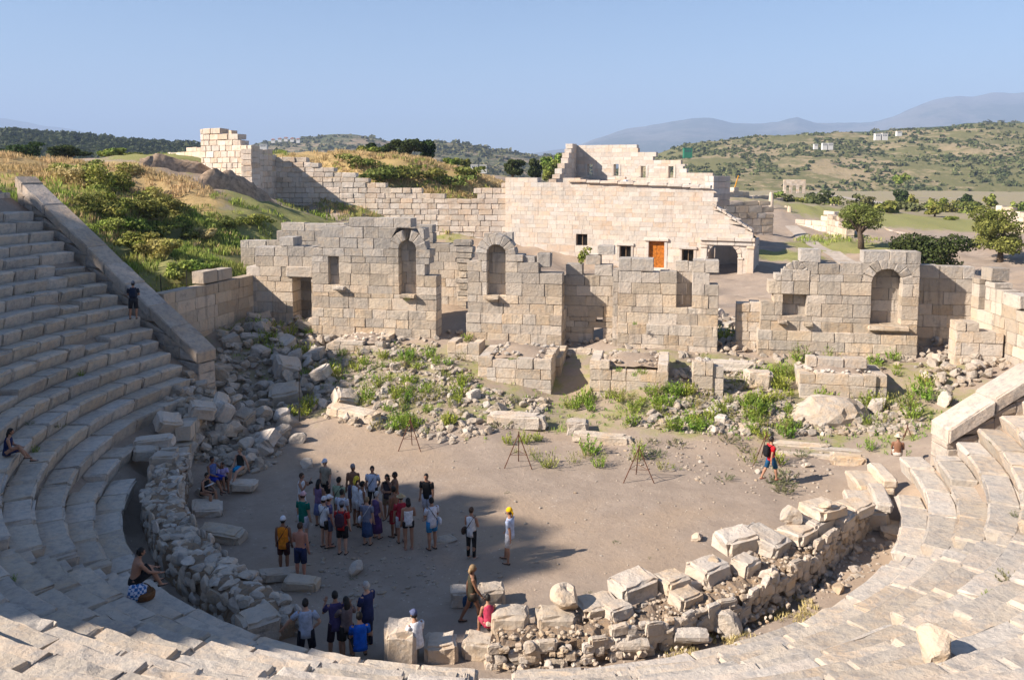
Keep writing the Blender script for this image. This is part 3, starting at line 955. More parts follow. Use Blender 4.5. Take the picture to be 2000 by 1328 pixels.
# mortared core between the two faces
def core_strip(line, half, drop):
    line = ring_line(line, .16); V = []; Fq = []; m = 11
    for i in range(len(line)):
        t = line[min(i + 1, len(line) - 1)] - line[max(i - 1, 0)]; t = t * np.array([1, 1, 0]); t /= np.linalg.norm(t)
        nn = np.array([-t[1], t[0], 0]); p = line[i] * np.array([1, 1, 0]); zt = line[i][2] - drop
        for a, z in ((-1.15, -.1), (-1.08, zt * .3), (-1.02, zt * .65), (-.92, zt * .92), (-.6, zt), (0, zt + .03), (.6, zt), (.92, zt * .92), (1.02, zt * .65), (1.08, zt * .3), (1.15, -.1)):
            V.append(p + nn * a * half + np.array([0, 0, z]))
    V = np.array(V); V += np.stack([noise3(V, 2.2, 1), noise3(V, 2.2, 2), noise3(V, 2.2, 3)], 1) * .07 + rng.normal(size=V.shape) * .035
    for i in range(len(line) - 1):
        for k in range(m - 1):
            a = i * m + k; Fq.append((a, a + 1, a + m + 1, a + m))
    Fq.append(tuple(range(m))); q = (len(line) - 1) * m; Fq.append(tuple(q + k for k in range(m - 1, -1, -1)))
    return V, Fq
v, f = core_strip(LL, 0.52, 0.02)
link('wall_core', mesh('wall_core', v, f, M['core']), ringL)

# right side: a ragged core with large cut blocks lying on it
LINE_R = [pol(9, 10.75, 0.75), pol(20, 10.75, 0.8), pol(32, 10.65, 0.85), pol(44, 10.65, 0.95), pol(56, 10.7, 1.1), pol(66, 10.9, 1.25), pol(76, 11.4, 1.3), pol(84, 12.0, 1.1)]
LR = ring_line(LINE_R, 0.45)
ringR = thing('rubble_wall', 'sunlit broken wall with exposed earthy core along the right of the orchestra', 'wall')
v, f = core_strip(LR, 0.44, 0.12)
link('wall_core', mesh('wall_core', v, f, M['core']), ringR)
for i in range(len(LR)):
    t = LR[min(i + 1, len(LR) - 1)] - LR[max(i - 1, 0)]; t[2] = 0; t /= np.linalg.norm(t)
    nn = np.array([-t[1], t[0], 0])
    if nn @ LR[i] < 0: nn = -nn                     # outwards, to the ditch
    z = 0.1
    while z < LR[i][2] - 0.12:
        for side in (1, -1, 1, 1):
            s = rnd.choice([.06, .08, .11, .14, .2])
            p = LR[i] + nn * side * (0.54 + rnd.uniform(-.04, .04)) + t * rnd.uniform(-.24, .24); p[2] = z + rnd.uniform(0, .12)
            if rnd.random() < .5: small(BLOCKS_W, 'wall_stone', ringR, p, (s * rnd.uniform(2, 3), .16, s * rnd.uniform(1.3, 1.8)), (rnd.uniform(-.1, .1), rnd.uniform(-.15, .15), math.atan2(t[1], t[0]) + rnd.uniform(-.15, .15)))
            else: small(ROCKS_W, 'wall_stone', ringR, p, (s * rnd.uniform(1, 1.6), .5 * s + .04, s * rnd.uniform(.7, 1.0)), (rnd.uniform(-.3, .3), rnd.uniform(-.4, .4), math.atan2(t[1], t[0]) + rnd.uniform(-.3, .3)))
        z += .20
    for q in range(4):
        s = rnd.choice([.04, .05, .07, .11])
        p = LR[i] + nn * (0.62 + abs(rnd.gauss(0, .3))) + t * rnd.uniform(-.25, .25); p[2] = 0.23 + s * .3
        small(ROCKS_W, 'wall_stone', ringR, p, (s * 1.3, s, s * .8))
for th0, th1, z0, z1 in ((66, 82, 0.2, 0.85),):     # upright slabs still in place at the far end
    a = th0
    while a < th1:
        d = rnd.uniform(3.0, 4.6); c = np.zeros((2, 2, 2, 3))
        rr_ = np.interp(a, [66, 82], [10.9, 11.8]) + 0.5
        for i, t in enumerate((a + .1, a + d - .1)):
            for j, r in enumerate((rr_ + .12, rr_ - .25)):
                for k, z in enumerate((z0, z1 + rnd.uniform(-.05, .05))): c[i, j, k] = pol(t, r, z)
        one_block(ringR, c, M['warm'], 'upright_slab', (4, 3, 4), 0.05, 0.01, 1.4); a += d

cs = Bag()
for i in range(520):
    q = LR[rnd.randrange(len(LR))]; a = rnd.uniform(0, 6.28); s = rnd.choice([.02, .03, .04, .06])
    rad = q[:2] / np.linalg.norm(q[:2]); tan = np.array([-rad[1], rad[0]]); side = rnd.uniform(-.52, .52)
    zt = q[2] - .08 if abs(side) < .42 else rnd.uniform(.15, q[2] - .1)
    c_ = q[:2] + rad * side * 1.02 + tan * rnd.uniform(-.3, .3)
    v, f = boulder(ICO1, 3, .6, .9, .08); cs.add(v * np.array([s * 1.4, s * 1.2, s]) + np.array([c_[0], c_[1], zt]), f)
o = link('core_stone', cs.mesh('core_stone', M['warm']), ringR); o['kind'] = 'stuff'
# big blocks on and beside the ring wall: pixel of the block's foot centre, level there, size, heading, label
BIGS = [
    ((998, 1235), .32, (.98, .80, .62), 1, 'large pale cut block, first of the pair behind the seated girl in red', (0, 0)),
    ((1089, 1235), .32, (1.04, .80, .60), 2, 'large pale cut block of the pair, carrying the hollowed stone', (0, 0)),
    ((784, 1292), .05, (.84, .80, 1.02), 4, 'tall squared pale pedestal stone standing beside the man in blue', (0, 0)),
    ((862, 1284), .05, (.82, .7, .52), 4, 'shaded squared block just right of the tall pedestal stone', (0, 0)),
    ((935, 1278), .05, (.72, .6, .50), -6, 'shaded worn block next to the large pale pair', (.06, .1)),
    ((902, 1178), .0, (.62, .55, .45), 4, 'pale block left of the pair behind the walking woman', (0, .05)),
    ((962, 1176), .0, (.72, .6, .5), 12, 'pale block with broken corner right behind the walking woman', (.1, 0)),
    ((1165, 1190), .74, (1.05, .85, .26), 22, 'flat shaded slab capping the broken wall right of the hollowed stone', (.02, .03)),
    ((1205, 1200), .70, (.8, .6, .3), 30, 'rough capping slab under the long cream block', (-.04, .05)),
    ((1340, 1178), .72, (.9, .55, .34), 36, 'brown squared block set in the face of the broken wall', (.05, .06)),
    ((1236, 1160), .78, (1.15, .85, .52), 28, 'long cream block at the end of the broken wall, edge facing the orchestra', (.03, -.05)),
    ((1312, 1148), .80, (.95, .8, .38), 34, 'flat cream slab lying on the broken wall below a split block', (-.03, .04)),
    ((1385, 1125), .85, (1.15, .8, .42), 36, 'flat cream slab with a small stone lying on it', (.05, .02)),
    ((1455, 1118), .82, (.75, .6, .45), 42, 'warm squared block wedged into the side of the broken wall', (.05, .1)),
    ((1437, 1072), 1.0, (1.15, .95, .52), 20, 'thick squared cream block tilted over the broken wall', (.02, -.06)),
    ((1492, 1070), 1.0, (1.0, 1.15, .50), 45, 'long block with dark broken end over the earthy core', (.12, -.04)),
    ((1555, 1055), 1.05, (1.15, .95, .40), 44, 'rough split slab under the grey boulder on the wall', (-.06, .06)),
    ((1590, 1035), 1.1, (1.0, .8, .45), 40, 'broken slab carrying the flat cream block on the wall', (.0, .04)),
    ((1640, 1025), 1.1, (.9, .7, .42), 50, 'weathered block set in the wall below the right cream slab', (.04, .04)),
    ((1608, 1003), 1.5, (1.25, 1.0, .34), 30, 'flat cream block topmost on the broken wall, a brick on it', (-.04, .03)),
    ((1668, 1000), 1.2, (1.1, .85, .34), 38, 'cream slab lying between the topmost block and the carved seat', (.02, .03)),
    ((1690, 950), .5, (.7, .6, .55), 60, 'squared block beside the carved seats', (.05, .05)),
    ((1745, 1040), .6, (1.1, .8, .3), 70, 'brown flat slab lying in the ditch below the carved seats', (.03, -.04)),
    ((1790, 1035), .75, (.8, .55, .28), 80, 'thick yellow slab tilted against the lowest seats at the right', (.1, .05)),
    ((1010, 830), .75, (2.7, .8, .62), -12, 'long moulded white cornice block lying before the podium', (0, .0)),
    ((1178, 862), .4, (2.6, .6, .42), -12, 'long white architrave beam lying left of the orchestra weeds', (.0, .03)),
    ((1128, 846), .5, (.95, .75, .68), -10, 'upright cream block at the end of the white beam', (0, 0)),
    ((690, 812), .7, (2.9, .8, .42), -28, 'long broken column block lying across the rubble', (.08, .03)),
    ((676, 790), .9, (1.2, .95, .72), 30, 'brown wedge shaped block leaning on the long broken column', (.5, .3)),
    ((560, 735), 1.3, (1.3, 1.15, 1.05), 30, 'grey squared block tipped on its corner in the rubble', (.35, .25)),
    ((558, 780), 1.0, (1.6, 1.3, .75), 15, 'big pale block with flat sunlit top in the rubble heap', (.25, -.1)),
    ((425, 732), 2.0, (1.45, .75, .65), 60, 'pale squared block lying at the foot of the sloping end wall', (.1, .25)),
    ((405, 1000), .0, (1.0, .75, .3), 20, 'shaded flat block tipped towards the sitting readers', (.2, .15)),
    ((435, 1050), .0, (1.45, .65, .34), -12, 'shaded long flat block lying beside the rubble wall', (.1, .1)),
    ((475, 955), .05, (.95, .6, .32), 5, 'shaded flat block before the seated woman in black top', (.03, .05)),
    ((545, 1130), .0, (1.1, .45, .28), 22, 'shaded long narrow block behind the man in orange', (.05, .1)),
    ((590, 1148), .0, (1.0, .5, .3), -5, 'shaded narrow block at the feet of the sunburnt man', (.08, .05)),
    ((505, 1240), .75, (.9, .8, .6), 35, 'shaded squared block at the foot of the rubble wall', (.05, .05)),
    ((1655, 905), .10, (1.3, .6, .45), -16, 'pale squared block lying before the weeds right of the red shirt', (0, .02)),
    ((1580, 890), .12, (2.6, .35, .16), -14, 'long thin white paving strip in the ground by the red shirt', (0, 0)),
    ((1640, 880), .16, (2.4, .35, .16), -14, 'long thin white kerb strip left of the crouching sitter', (0, 0)),
    ((1560, 868), .22, (2.2, .4, .16), -14, 'weathered white kerb strip behind the red shirt', (0, 0)),
    ((1480, 755), 1.1, (1.3, .8, .9), -10, 'small pale pier block with weeds on top before the stage wall', (0, 0)),
    ((1420, 720), 1.5, (2.6, .7, .5), -12, 'long pale threshold block below the gap in the stage wall', (0, 0)),
]
def place_block(px, z, size, ang, lab, tilt, lib=None, group=None):
    p = at_z(px[0], px[1], z)
    if z < 3.0 and not (7.5 < np.hypot(p[0], p[1]) < 13 and p[1] < 0.5):
        p = ground_at(px[0], px[1]); z = p[2] - 0.06
    b = link('cut_block', rnd.choice(lib or BLOCKS_W), None, (p[0], p[1], z + size[2] * 0.46), (tilt[0], tilt[1], R(ang) + YAW), size)
    return tag(b, lab, 'stone block', group)
for px, z, size, ang, lab, tilt in BIGS:
    place_block(px, z, size, ang, lab, tilt)

# hollowed stone on the pair
def hollow_stone():
    v, f = boulder(ICO3, 8, 0.62, 0.85, 0.012)
    v = v.copy()
    r = np.hypot(v[:, 0] - .05, v[:, 1] - .1)
    m = (v[:, 2] > 0.3) & (r < 0.40)
    v[m, 2] -= 0.45 * (1 - r[m] / 0.40)
    return mesh('hollowed_stone', v, f, M['warm'])
p = at_z(1104, 1182, .95)
o = link('hollowed_stone', hollow_stone(), None, (p[0], p[1], 1.18), (0.1, 0.12, 0.4), (.42, .42, .33))
tag(o, 'round hollowed pale stone standing on the right block of the pair', 'stone')
def bould(px, z, s, lab, lib=None, sq=(1, 1, 1), cat='boulder', rot=None, sink=0.25):
    p = at_z(px[0], px[1], z)
    if z < 1.35 and not (7.5 < np.hypot(p[0], p[1]) < 13 and p[1] < 0.5):
        p = ground_at(px[0], px[1]); z = p[2] - 0.04
    o = link('boulder', rnd.choice(lib or ROCKS_W), None, (p[0], p[1], z + s * sq[2] * (0.75 - sink)), rot if rot else (rnd.uniform(-.3, .3), rnd.uniform(-.3, .3), rnd.uniform(0, 6.3)), (s * sq[0], s * sq[1], s * sq[2]))
    return tag(o, lab, cat)
bould((1545, 1018), 1.45, .42, 'grey weathered boulder on the slabs of the broken wall', ROCKS, (1.2, 1, .8))
bould((1395, 1098), 1.2, .17, 'small stone lying on the flat cream slab', None, (1.3, 1, .7))
bould((1362, 1052), 0, .24, 'lone pale stone on the sand before the broken wall', None, (1.3, 1, .7))
bould((1610, 990), 1.85, .22, 'flat broken brick on the topmost cream block', None, (1.3, .9, .5))
bould((1415, 1228), .25, .48, 'rough grey boulder in the ditch under the broken wall', ROCKS, (1.1, .8, 1.0))
bould((1360, 1215), .3, .40, 'brown pointed boulder in the ditch beside a taller grey one', None, (.9, .7, 1.1))
bould((1640, 1155), .25, .22, 'pale stone lying in the ditch by the lowest seats', None, (1.3, 1, .8))
bould((1500, 1145), .6, .46, 'broken brown boulder set low in the wall core', None, (1.0, .7, 1.0))
bould((1845, 790+0), 1.3, .5, 'grey boulder under the tip of the right end wall', ROCKS)
v = ICO3[0] * np.array([1.75, 1.2, .95]); v += np.stack([noise3(v, 1.6, 1), noise3(v, 1.6, 2), noise3(v, 1.8, 3)], 1) * .12 + rng.normal(size=v.shape) * .03
p = ground_at(1625, 822)
tag(link('mound', mesh('mound', v, ICO3[1], M['rock']), None, (p[0], p[1] + .6, p[2] + .05), (0, 0, YAW)), 'huge mound of pale grey concrete rubble before the right stage', 'mound')
bould((1715, 800), .8, .62, 'rounded pale boulder right of the grey rubble mound', ROCKS, (1, .8, .9))
bould((698, 1118), 0, .30, 'lone white stone beside a weed on the shaded sand', ROCKS, (1.1, .8, .8))
bould((585, 862), .1, .45, 'pale rounded boulder at the edge of the sand', ROCKS, (1.3, .8, .7))
bould((602, 930-20), 0, .35, 'sunlit pale stone left of the standing group', None, (1.1, .9, .8))
bould((865, 1055), 0, .45, 'flat dusty stone half buried behind the man with white bag', ROCKS, (1.3, .9, .3))
# the large stone on the near seats
bould((1825, 1292), 4.12, .40, 'large cream boulder lying on the near right seats', None, (1.35, 1.0, .9), sink=0.1)
# drain pipes of stone
for px, lab in (((1232, 1262), 'short broken stone column drum in the ditch, nearest the pale pair'), ((1348, 1245), 'smaller broken column drum in the ditch below the earthy core')):
    p = at_z(px[0], px[1], .35)
    v, f = tube([(-.42, 0, 0), (-.2, 0, .0), (.2, 0, 0), (.42, 0, .0)], [.17, .19, .19, .17], 14, (0, 0, 1))
    v = v + rng.normal(size=v.shape) * .008
    o = link('column_drum', mesh('column_drum', v, f, M['rock']), None, (p[0], p[1], .42), (0, .05, .25))
    tag(o, lab, 'column drum')
# carved seats of honour at the right end of the lowest row
for t0, t1, r0, lab in ((91.5, 99.5, 12.35, 'high backed cream stone seat nearest the right end wall'), (81.5, 90.5, 11.75, 'broad cream stone seat with moulded front below the high backed seat')):
    s = thing('carved_seat', lab, 'stone seat', pol((t0 + t1) / 2, r0 + .5, .2))
    org = np.array(s.location)
    p, f = polar_block(R(t0), R(t1), r0, r0 + 1.25, .25, .95, (7, 6, 5), .09, .014, 1.0, .16); link('seat_slab', mesh('seat_slab', p - org, f, M['warm']), s)
    p, f = polar_block(R(t0 + .3), R(t1 - .3), r0 + .80, r0 + 1.34, .9, 1.26, (7, 4, 4), .08, .014, 1.0, .02); link('seat_back', mesh('seat_back', p - org, f, M['warm']), s)
# short wall of upright courses where the seats meet the heap, and the blocks lying on it
Aw = at_z(350, 965, .0)[:2]; Bw = at_z(424, 800, .7)[:2]
SW = thing('retaining_wall', 'short shaded wall of tall blocks between the seat ends and the seated readers', 'wall')
ashlar(SW, Aw, Bw, -.1, prof0(Aw, Bw, [(350, 880), (372, 850), (390, 800), (424, 745)]), M['warm'], (.55, .7), (.55, .95), .6, seed=171, ragged=.15, chip=1.6)
for px, z, size, ang, lab, tilt in [((322, 900), 1.45, (.85, .7, .55), 5, 'pale block with sunlit top at the end of the rubble wall', (.0, .05)), ((302, 862), 1.75, (1.35, .6, .38), 8, 'long pale column block lying over the seat ends', (.05, -.04)),
                                    ((330, 826), 1.9, (1.0, .8, .6), 40, 'pointed pale block topmost where the seats meet the heap', (.4, .3)), ((285, 885), 1.5, (.9, .6, .4), 20, 'shaded block lying on the ends of the two lowest rows', (.1, .1)), ((395, 800), 1.9, (1.0, .8, .55), 30, 'brown block tilted over the short shaded wall', (.2, .3))]:
    p = at_z(px[0], px[1], z); b = link('cut_block', rnd.choice(BLOCKS_W), None, (p[0], p[1], z), (tilt[0], tilt[1], R(ang) + YAW), size); tag(b, lab, 'stone block')
# grey back wall above the topmost left seats
BW = thing('back_wall', 'low dark wall behind the topmost shaded seats at the upper left corner', 'wall')
a0, a1 = pol(-105.0, 28.6)[:2], pol(-92, 28.6)[:2]
ashlar(BW, a1, a0, 9.6, [(0, 10.9), (20, 10.9)], M['seat'], (.55, .7), (.8, 1.6), .8, seed=172, ragged=.3, chip=1.6)
for px, z, s_, lab in (((470, 925), .0, .42, 'stone under the sunlit woman in black top'), ((400, 972), .0, .36, 'stone under the woman reading a book'), ((416, 945), .1, .5, 'dark mossy stone under the blue tank top'), ((436, 946), .0, .3, 'small stone under the violet top')):
    bould(px, z, s_, lab, ROCKS, (1.1, 1, .85))
# ------------------------------------------------------------------ the stage building
def prof(A, B, pts):
    """stepped top from photograph pixels on the wall plane: list of (u, z)"""
    A = np.array(A[:2], float); B = np.array(B[:2], float); d = (B - A) / np.linalg.norm(B - A)
    out = []
    for x, y in pts:
        p = at_line(x, y, A, B); out.append((float((p[:2] - A) @ d), float(p[2])))
    return out
def upx(x, y, A, B):
    p = at_line(x, y, A, B); A = np.array(A[:2], float); B = np.array(B[:2], float)
    return float((p[:2] - A) @ (B - A) / np.linalg.norm(B - A)), float(p[2])

def rect_open(u0, u1, z0, z1):
    def fn(z): return (u0, u1) if z0 < z < z1 else None
    fn.brk = (z0, z1)
    return fn
def arch_open(uc, hw, z0, zs, r_out):
    """opening with an arch: hw half width of the jambs, zs springing level, r_out outer radius of the arch ring"""
    def fn(z):
        if z <= z0: return None
        if z < zs: return (uc - hw, uc + hw)
        h = z - zs
        if h < r_out:
            w = math.sqrt(r_out * r_out - h * h); return (uc - w, uc + w)
        return None
    fn.brk = (z0, zs)
    return fn
def arch_ring(par, A, B, uc, zs, r_in, r_out, n, mat, thick=0.55, proud=0.02, a0=0.0, a1=math.pi, name='arch_stone', skip=()):
    A = np.array(A[:2], float); B = np.array(B[:2], float); L = np.linalg.norm(B - A); dx = (B - A) / L; nr = np.array([-dx[1], dx[0]])
    if nr @ (A - CAM[:2]) < 0: nr = -nr
    for i in range(n):
        if i in skip: continue
        t0 = a0 + (a1 - a0) * i / n + .012; t1 = a0 + (a1 - a0) * (i + 1) / n - .012
        c = np.zeros((2, 2, 2, 3)); pr = -proud + rnd.uniform(-.012, .012); ro = r_out * rnd.uniform(.97, 1.06)
        for a, t in enumerate((math.pi - t0, math.pi - t1)):
            for b, d in enumerate((pr, thick)):
                for k, r in enumerate((r_in, ro)):
                    q = A + dx * (uc + r * math.cos(t)) + nr * d; c[a, b, k] = (q[0], q[1], zs + r * math.sin(t))
        one_block(par, c, mat, name, (3, 3, 4), .035, .007, 1.2)

YF = 16.3
def wl(x, y, Y=YF): p = at_y(x, y, Y); return np.array([p[0], p[1]])

# --- first section: from the left corner to the doorway, one arched niche and one slim niche
A, B = wl(611, 600), wl(853, 600)
W1 = thing('stage_wall', 'grey and tan stage wall piece with one arched niche, left of the open doorway', 'wall', group='standing pieces of the stage wall')
top = prof(A, B, [(611, 487), (620, 480), (638, 478), (639, 447), (693, 446), (694, 424), (760, 421), (761, 424), (770, 430), (815, 428), (816, 432), (837, 470), (838, 545), (839, 546), (853, 546)])
uc, zt = upx(795, 470, A, B); zs = zt - .52; ra = .52
z0n = upx(795, 576, A, B)[1]
us, zst = upx(651, 500, A, B); zsb = upx(651, 556, A, B)[1]
zb1 = 3.75
ashlar(W1, A, B, zb1, top, M['stage'], (0.58, 0.74), (0.8, 1.7), 1.1, [arch_open(uc, .52, z0n, zs, 1.12), rect_open(us - .33, us + .33, zsb, zst)], seed=5, ragged=.08, chip=1.3)
arch_ring(W1, A, B, uc, zs, .53, 1.12, 7, M['stage'], .9, skip=(3,))
ashlar(W1, A + [uc - .8, .55], A + [uc + .8, .55], z0n - .05, [(0, zs + 1.0), (1.6, zs + 1.0)], M['stage'], (.6, .7), (.7, 1.0), .45, seed=8, name='niche_stone')
ashlar(W1, A + [us - .5, .35], A + [us + .5, .35], zsb - .1, [(0, zst + .2), (1, zst + .2)], M['stage'], (.6, .7), (.5, 1.0), .4, seed=9, name='niche_stone')
ashlar(W1, A - [0.02, .16], B - [0, .16], 1.7, [(0, zb1 + .02), (9, zb1 + .02)], M['stage'], levels=[.5, .5, .52, .53], ls=(.7, 1.5), thick=1.25, seed=10, ragged=.0, proud=.02, name='plinth_stone')
for px, w in (((798, 578), .95), ((664, 562), .75)):      # console shelves under the niches
    p = at_y(px[0], px[1], YF); c = [[[(p[0] + x, YF + y, p[2] + z) for z in (-.12 if y < 0 else -.16, .10)] for y in (-.32, .3)] for x in (-w / 2, w / 2)]
    one_block(W1, c, M['stage'], 'niche_shelf', (5, 4, 4), .05, .012, 1.6)

# --- second section: between the doorway and the recessed middle, one arched niche
A, B = wl(913, 600), wl(1098, 600)
W2 = thing('stage_wall', 'grey and tan stage wall piece whose lone arched niche rises above it, right of the open doorway', 'wall', group='standing pieces of the stage wall')
top = prof(A, B, [(913, 600), (914, 545), (920, 542), (921, 516), (934, 514), (935, 478), (950, 466), (968, 462), (990, 466), (1012, 486), (1018, 500), (1019, 522), (1060, 523), (1061, 543), (1098, 543)])
uc, zt = upx(969, 478, A, B); zs = zt - .55; z0n = upx(969, 577, A, B)[1]
ashlar(W2, A, B, zb1, top, M['stage'], (0.58, 0.74), (0.8, 1.6), 1.1, [arch_open(uc, .54, z0n, zs, 1.15)], seed=21, ragged=.08, chip=1.4)
arch_ring(W2, A, B, uc, zs, .55, 1.15, 8, M['stage'], .95)
ashlar(W2, A + [uc - .85, .6], A + [uc + .85, .6], z0n - .05, [(0, zs + 1.0), (1.7, zs + 1.0)], M['stage'], (.55, .65), (.6, 1.0), .45, seed=23, name='niche_stone')
ashlar(W2, A - [.05, .16], B - [0, .16], 1.55, [(0, zb1 + .02), (9, zb1 + .02)], M['stage'], levels=[.55, .55, .55, .57], ls=(.7, 1.4), thick=1.25, seed=25, ragged=.0, proud=.02, name='plinth_stone')
p = at_y(966, 580, YF); c = [[[(p[0] + x, YF + y, p[2] + z) for z in (-.14, .10)] for y in (-.34, .3)] for x in (-.6, .3)]
one_block(W2, c, M['stage'], 'niche_shelf', (5, 4, 4), .05, .012, 1.8)
# side of this piece towards the recessed middle
ashlar(W2, B + [0.0, .05], B + [.05, 1.35], 1.55, [(0, upx(1098, 600, A, B)[1]), (2, upx(1098, 595, A, B)[1])], M['stage'], (.55, .7), (.6, 1.3), .3, seed=27)
# loose blocks standing on the broken top
for px0, px1, y0, y1 in ((1020, 1046, 521, 500), (1049, 1076, 523, 494)):
    a, b = at_y(px0, y0, YF + .2), at_y(px1, y1, YF + .2)
    one_block(W2, [[[(x, YF + y, z) for z in (a[2], b[2])] for y in (.15, .95)] for x in (a[0], b[0])], M['stage'], 'stone_block', (4, 3, 4), .06, .012, 2)

# --- recessed middle
YM = 17.7
A, B = wl(1082, 600, YM), wl(1212, 600, YM)
W3 = thing('stage_wall', 'recessed middle piece of the stage wall with notched top and a hole near its foot', 'wall', group='standing pieces of the stage wall')
top = prof(A, B, [(1082, 531), (1096, 531), (1097, 498), (1125, 497), (1126, 526), (1128, 527), (1129, 530), (1153, 530), (1154, 494), (1166, 486), (1184, 486), (1185, 527), (1186, 532), (1198, 532), (1199, 542), (1212, 542)])
h0, hz = upx(1158, 640, A, B); h1_, hz1 = upx(1178, 618, A, B)
ashlar(W3, A, B, 1.4, top, M['stage'], (.55, .68), (.65, 1.4), .9, [rect_open(h0, h1_, hz - .9, hz), rect_open(h0 + .15, h0 + .55, hz + .35, hz + .62)], seed=31, ragged=.06, chip=1.2)

# --- fourth section: tall plain front with a slim recess and a broken pier at its right end
A, B = wl(1207, 600), wl(1403, 600)
W4 = thing('stage_wall', 'plain grey and tan stage wall piece with dark slim recess and broken pier, right of the recessed middle', 'wall', group='standing pieces of the stage wall')
top = prof(A, B, [(1207, 512), (1267, 512), (1268, 534), (1300, 534), (1301, 510), (1320, 494), (1328, 505), (1329, 520), (1352, 520), (1353, 512), (1391, 512), (1392, 578), (1403, 578)])
r0u, rz1 = upx(1323, 510, A, B); r1u, rz0 = upx(1351, 602, A, B)
ashlar(W4, A, B, 3.45, top, M['stage'], (.58, .74), (.85, 1.7), 1.1, [rect_open(r0u, r1u, rz0, rz1 + 1)], seed=41, ragged=.07, chip=1.2)
ashlar(W4, A + [r0u - .1, .7], A + [r1u + .1, .7], rz0 - .05, [(0, rz1 - .1), (2, rz1 - .1)], M['stage'], (.6, .7), (.8, 1.0), .4, seed=42, name='niche_stone')
ashlar(W4, A - [0, .14], B - [0, .14], 1.3, [(0, 3.47), (9, 3.47)], M['stage'], levels=[.52, .53, .55, .57], ls=(.7, 1.5), thick=1.25, seed=43, ragged=.0, proud=.02, name='plinth_stone')
ashlar(W4, A + [0.0, 0.05], A + [-.04, 1.3], 1.3, [(0, rz1 - .6), (2, rz1 - .9)], M['stage'], (.55, .7), (.6, 1.3), .3, seed=44)

# --- fifth section, right of the wide gap: filled arch and a deep arched niche
A, B = wl(1486, 600), wl(1794, 600)
W5 = thing('stage_wall', 'long grey stage wall piece with one filled and one deep arched niche, right of the wide gap', 'wall', group='standing pieces of the stage wall')
top = prof(A, B, [(1486, 591), (1509, 590), (1510, 530), (1523, 529), (1524, 497), (1600, 498), (1601, 512), (1653, 513), (1654, 502), (1706, 503), (1720, 503), (1745, 506), (1752, 507), (1753, 491), (1794, 491)])
uc, zt = upx(1734, 527, A, B); zs = zt - .72; z0n = upx(1734, 634, A, B)[1]
uf, zf = upx(1555, 511, A, B); zfs = zf - .66
fr0, frz1 = upx(1530, 574, A, B); fr1, frz0 = upx(1574, 618, A, B)
ashlar(W5, A, B, 3.35, top, M['stage'], (.6, .76), (.8, 1.6), 1.1, [arch_open(uc, .74, z0n, zs, 1.28), rect_open(fr0, fr1, frz0, frz1), arch_open(uf, .72, frz1, zfs, .70)], seed=51, ragged=.08, chip=1.5)
arch_ring(W5, A, B, uc, zs, .75, 1.28, 8, M['stage'], .95)
arch_ring(W5, A, B, uf, zfs, .03, .70, 5, M['stage'], .5, .03)
ashlar(W5, A + [uf - .72, -.04], A + [uf + .72, -.04], frz1, [(0, zfs), (2, zfs)], M['stage'], (.55, .7), (.9, 1.5), .6, seed=52, ragged=0)
ashlar(W5, A + [fr0 - .1, .5], A + [fr1 + .1, .5], frz0 - .1, [(0, frz1 + .1), (2, frz1 + .1)], M['stage'], (.6, .7), (.8, 1.5), .4, seed=53, name='niche_stone')
ashlar(W5, A + [uc - 1.1, .7], A + [uc + 1.1, .7], z0n - .05, [(0, zs + 1.2), (2.2, zs + 1.2)], M['stage'], (.55, .65), (.7, 1.2), .4, seed=54, name='niche_stone')
ashlar(W5, A - [.12, .14], B - [0, .14], 1.35, [(0, 3.37), (19, 3.37)], M['stage'], levels=[.48, .5, .52, .53], ls=(.7, 1.5), thick=1.25, seed=55, ragged=.04, proud=.02, name='plinth_stone')
for px, w in (((1734, 640), 2.0), ((1528, 627), .5), ((1578, 632), .5)):
    p = at_y(px[0], px[1], YF); c = [[[(p[0] + x, YF + y, p[2] + z) for z in (-.14, .10)] for y in (-.32, .3)] for x in (-w / 2, w / 2)]
    one_block(W5, c, M['stage'], 'niche_shelf', (5, 4, 4), .05, .012, 1.6)

# --- right recess and the side wall that comes forward
YR = 17.9
A, B = wl(1760, 600, YR), wl(1900, 600, YR)
W6 = thing('stage_wall', 'smooth tan wall set back at the right end of the stage', 'wall', group='standing pieces of the stage wall')
ashlar(W6, A, B, 1.6, prof(A, B, [(1760, 492), (1817, 492), (1818, 514), (1864, 515), (1865, 530), (1900, 531)]), M['stage'], (.55, .72), (.9, 1.6), .9, seed=61, ragged=.05)
C0 = wl(1896, 600, YR); C1 = np.array([C0[0] + 1.6, 9.3])
W7 = thing('side_wall', 'grey side wall with a tall slot, coming forward at the right edge of the stage', 'wall')
L7 = float(np.linalg.norm(C1 - C0))
s0 = upx(1914, 540, C0, C1)[0]; 
ashlar(W7, C0, C1, 1.6, prof(C0, C1, [(1896, 528), (1930, 533), (1931, 545), (1953, 548), (1954, 575), (1985, 590), (2010, 600), (2060, 640)]), M['stage'], (.55, .72), (.8, 1.5), .9, [rect_open(s0, s0 + .55, 4.7, 6.3)], seed=62, ragged=.12, chip=1.6)
A, B = wl(1868, 640, 14.6), wl(1962, 640, 14.6)
W8 = thing('broken_pier', 'low broken pier of tan blocks before the right side wall', 'wall')
ashlar(W8, A, B, 1.6, prof(A, B, [(1868, 622), (1900, 626), (1901, 632), (1944, 640), (1962, 670)]), M['warm'], (.5, .65), (.6, 1.2), 1.1, seed=63, ragged=.12, chip=2)

